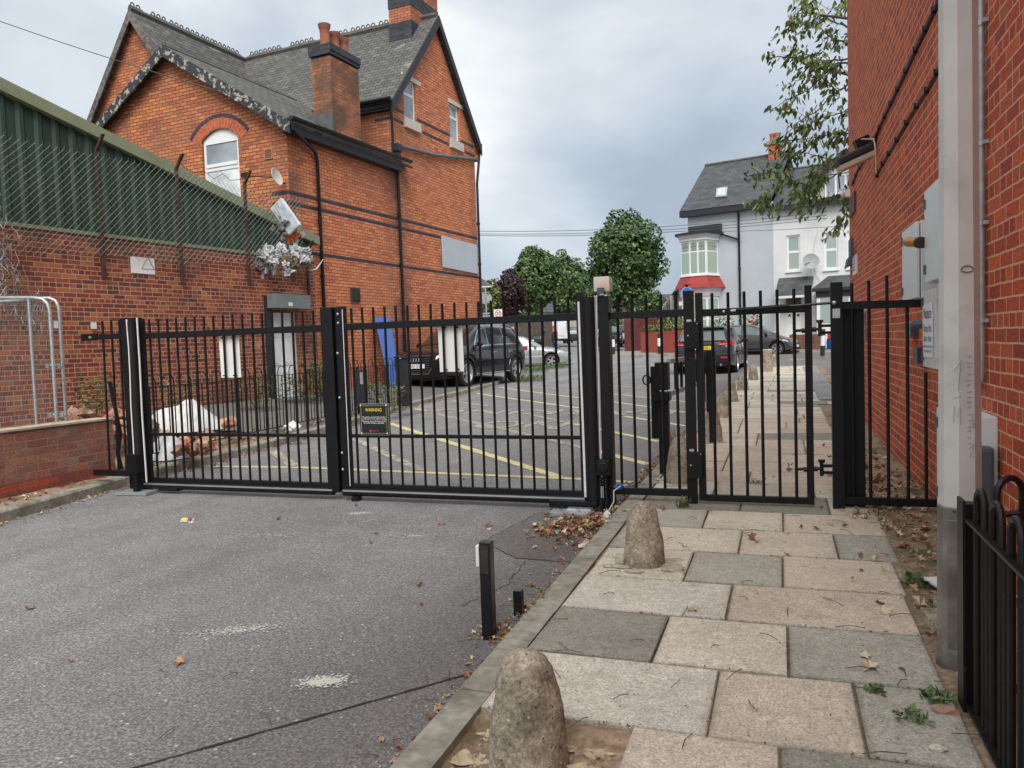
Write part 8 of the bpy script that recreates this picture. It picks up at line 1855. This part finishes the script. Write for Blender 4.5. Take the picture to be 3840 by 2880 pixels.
# weeds
def weed(name,lab,x,y,z,r,h,n,mat,sd,size=.03,grass=.5,tall=False):
    random.seed(sd); b=MB(); cols=[]
    for i in range(n):
        a=random.uniform(0,6.3); rr=r*math.sqrt(random.random()); p=Vector((x+math.cos(a)*rr,y+math.sin(a)*rr,z+ (random.random()**.7)*h*.8 if tall else z)); a2=random.uniform(0,6.3)
        if random.random()<grass and not tall:
            l=h*random.uniform(.5,1.1); tip=p+Vector((math.cos(a2)*l*.5,math.sin(a2)*l*.5,l)); s_=Vector((-math.sin(a2),math.cos(a2),0))*.004; mid=p.lerp(tip,.55)+Vector((0,0,l*.12)); b.add([p-s_,p+s_,mid+s_*.8,tip,mid-s_*.8],[(0,1,2,3,4)])
        else:
            l=size*random.uniform(.6,1.4); d=Vector((math.cos(a2),math.sin(a2),random.uniform(-.1,.8))).normalized(); s_=d.cross(Vector((0,0,1))).normalized()*l*.32; q=p+Vector((0,0,0 if tall else random.random()*h*.6)); b.add([q,q+d*l*.5+s_,q+d*l,q+d*l*.5-s_],[(0,1,2,3)])
        cols.append((random.random()*.99,0,0))
    if tall:
        for k in range(max(2,n//60)):
            a=random.uniform(0,6.3); q=Vector((x+math.cos(a)*r*.8,y+math.sin(a)*r*.8,z+h*random.uniform(.6,1.05))); c=len(b.f); b.tube([Vector((x+random.uniform(-.04,.04),y,z)),Vector((x,y,z)).lerp(q,.5)+Vector((0,0,.03)),q],.005,4); cols+= [(.3,0,0)]*(len(b.f)-c)
    o=b.build(name,mat,fixn=False); paintfaces(o,cols); tag(o,lab,'weed'); return o
weed('weed','small fresh green weed in a slab joint near the bottom right, left one',.30,3.0,pvz(0,3.0),.035,.03,34,m_weed,1,.03,.3)
weed('weed','small green weed tuft beside the slab edge near the lamp post foot',.50,2.98,pvz(0,3),.05,.035,46,m_weed,2,.03,.3)
weed('weed','green weed sprawling on the slab just below the tuft at the lamp post',.40,2.82,pvz(0,2.8),.05,.03,40,m_weed,3,.03,.3)
weed('weed','bright green fern-like sprig in the strip of soil by the lamp post',.64,4.35,bedz(.64,4.35),.09,.05,60,m_weed,4,.045,.5)
weed('weed','tuft of dry grass at the foot of the latch post',-.72,5.93,pvz(0,5.9),.05,.09,40,m_bush,6,.03,.9)
weed('weed','low weed tuft in the paving beyond the pedestrian gate',-.22,6.95,pvz(0,6.95),.07,.04,50,m_bush,7,.025,.7)
weed('weed','brown dry weed growing from the kerb behind the narrow railing',-1.12,8.6,pvz(0,8.6),.06,.30,50,m_dead,8,.04,.9)
weed('moss','patch of moss and grass under the foot of the right railing',.60,5.95,pvz(0,5.95),.12,.02,110,m_bush,9,.012,.4)
q=WA.P(-4.9,.3,.9); 
g_=G(358,1575,.45)
weed('tall_weed','tall wispy green weed growing out of the brick heap left of the hinge post',*D(362,1600,9.8).xy,.45,.26,.85,420,m_weed,10,.05,0,True)
weed('tall_weed','bushy pale weed at the foot of the old wall behind the low railing',*D(960,1500,14.5).xy,.35,.45,.7,420,m_bush,11,.07,0,True)
weed('tall_weed','dry yellow weed behind the left leaf beside the white sack',*D(655,1540,12.).xy,.3,.35,.9,300,m_bush,12,.06,0,True)
weed('tall_weed','green weeds along the foot of the door and the old wall',*D(1145,1480,16.2).xy,.35,.55,.6,520,m_weed,13,.08,0,True)
weed('tall_weed','leafy green weeds at the corner of the house by the drainpipe',*D(1210,1440,16.8).xy,.35,.45,.95,520,m_weed,14,.08,0,True)
weed('tall_weed','shrubby weeds in the corner under the leaning blue board',*D(1415,1480,16.).xy,.3,.55,.45,420,m_weed,15,.07,0,True)
weed('tall_weed','pale weeds pushing through the end of the low railing',*D(1475,1540,14.2).xy,.22,.25,.55,260,m_bush,16,.05,0,True)
weed('grass_tuft','grass growing around the front wheel of the silver saloon',*D(2065,1385,31).xy,.35,.8,.22,420,m_weed,17,.1,.8)
weed('grass_tuft','weeds around the rear wheel of the black off-roader',*D(1985,1440,24).xy,.2,.5,.25,260,m_bush,18,.1,.7)
weed('grass_tuft','grass at the left of the silver saloon sill',*D(1990,1395,29).xy,.3,.7,.25,320,m_weed,19,.1,.8)
# ivy bed behind the near hooped railing
o=leafcloud('ground_cover',m_weed,[((.86,2.75-.35*i,.02),(.18,.22,.10)) for i in range(8)],2600,.045,44); struct(o,'stuff')
o=leafcloud('ground_cover',m_dead,[((.80,2.75-.35*i,.05),(.24,.2,.03)) for i in range(8)],700,.05,45); struct(o,'stuff')
# litter in the foreground
b=MB(); g_=G(705,1956); b.blob((g_.x,g_.y,.015),.045,amp=.6,sc=(1.2,.8,.45),seed=4); o=b.build('sweet_wrapper',simple('clear wrapper',(.6,.6,.62),.3),smooth=True); tag(o,'crumpled yellow, white and red sweet wrapper on the asphalt in front of the left leaf','wrapper')
b2=MB(); b2.blob((g_.x-.012,g_.y-.012,.024),.026,amp=.5,sc=(1,.8,.7),seed=6); b2.build('yellow_print',simple('yellow print',(.75,.70,.05),.4),o); b2=MB(); b2.blob((g_.x+.03,g_.y-.01,.02),.020,amp=.6,seed=7); b2.build('red_print',simple('dark red print',(.3,.02,.06),.4),o)
g_=G(2215,2085); b=MB(); b.blob((-1.24,4.98,.02),.06,amp=.5,sc=(.8,1.2,.35),seed=12); o=b.build('plastic_scrap',simple('pinkish clear plastic',(.60,.45,.40),.3),smooth=True); tag(o,'pinkish clear plastic scrap against the kerb below the leaf pile','litter')
b=MB(); b.blob((-1.27,5.72,.03),.055,amp=.6,sc=(.8,1.,.9),seed=15); o=b.build('plastic_scrap',m_bagw,smooth=True); tag(o,'white crumpled plastic scrap in the leaf pile by the base plate','litter')
b=MB(); b.box((.80,4.30,.115),(.22,.16,.02),ang=.3); o=b.build('broken_tile',m_sheet,bevel=.003); tag(o,'flat white and black broken panel lying by the lamp post','litter'); b=MB(); b.box((.80,4.29,.105),(.235,.17,.012),ang=.3); b.build('backing',m_blackw,o)
b=MB(); b.box((.70,3.75,.09),(.20,.30,.05),ang=.1); b.box((.78,4.0,.085),(.24,.16,.05),ang=-.15); o=b.build('loose_slab',m_conc,bevel=.006); tag(o,'broken pale paving piece half sunk in the soil beside the lamp post','slab')
random.seed(5); pc_=[((2330,2330),.09),((1900,2420),.012)]
for (px,py,s_,c,lab) in [(3545,2670,.05,(.42,.25,.19),'pinkish brick fragment by the railing post'),(3520,2815,.03,(.6,.56,.48),'pale pebble by the railing foot'),(2060,2600,.0,(0,0,0),'')]:
    if s_:
        g_=G(px,py,.08); b=MB(); b.blob((g_.x,g_.y,g_.z+.008),s_*.6,amp=.35,sc=(1.4,.7,.5),seed=px); o=b.build('stone',simple('stone %d'%px,c,.9,var=.2)); tag(o,lab,'stone')
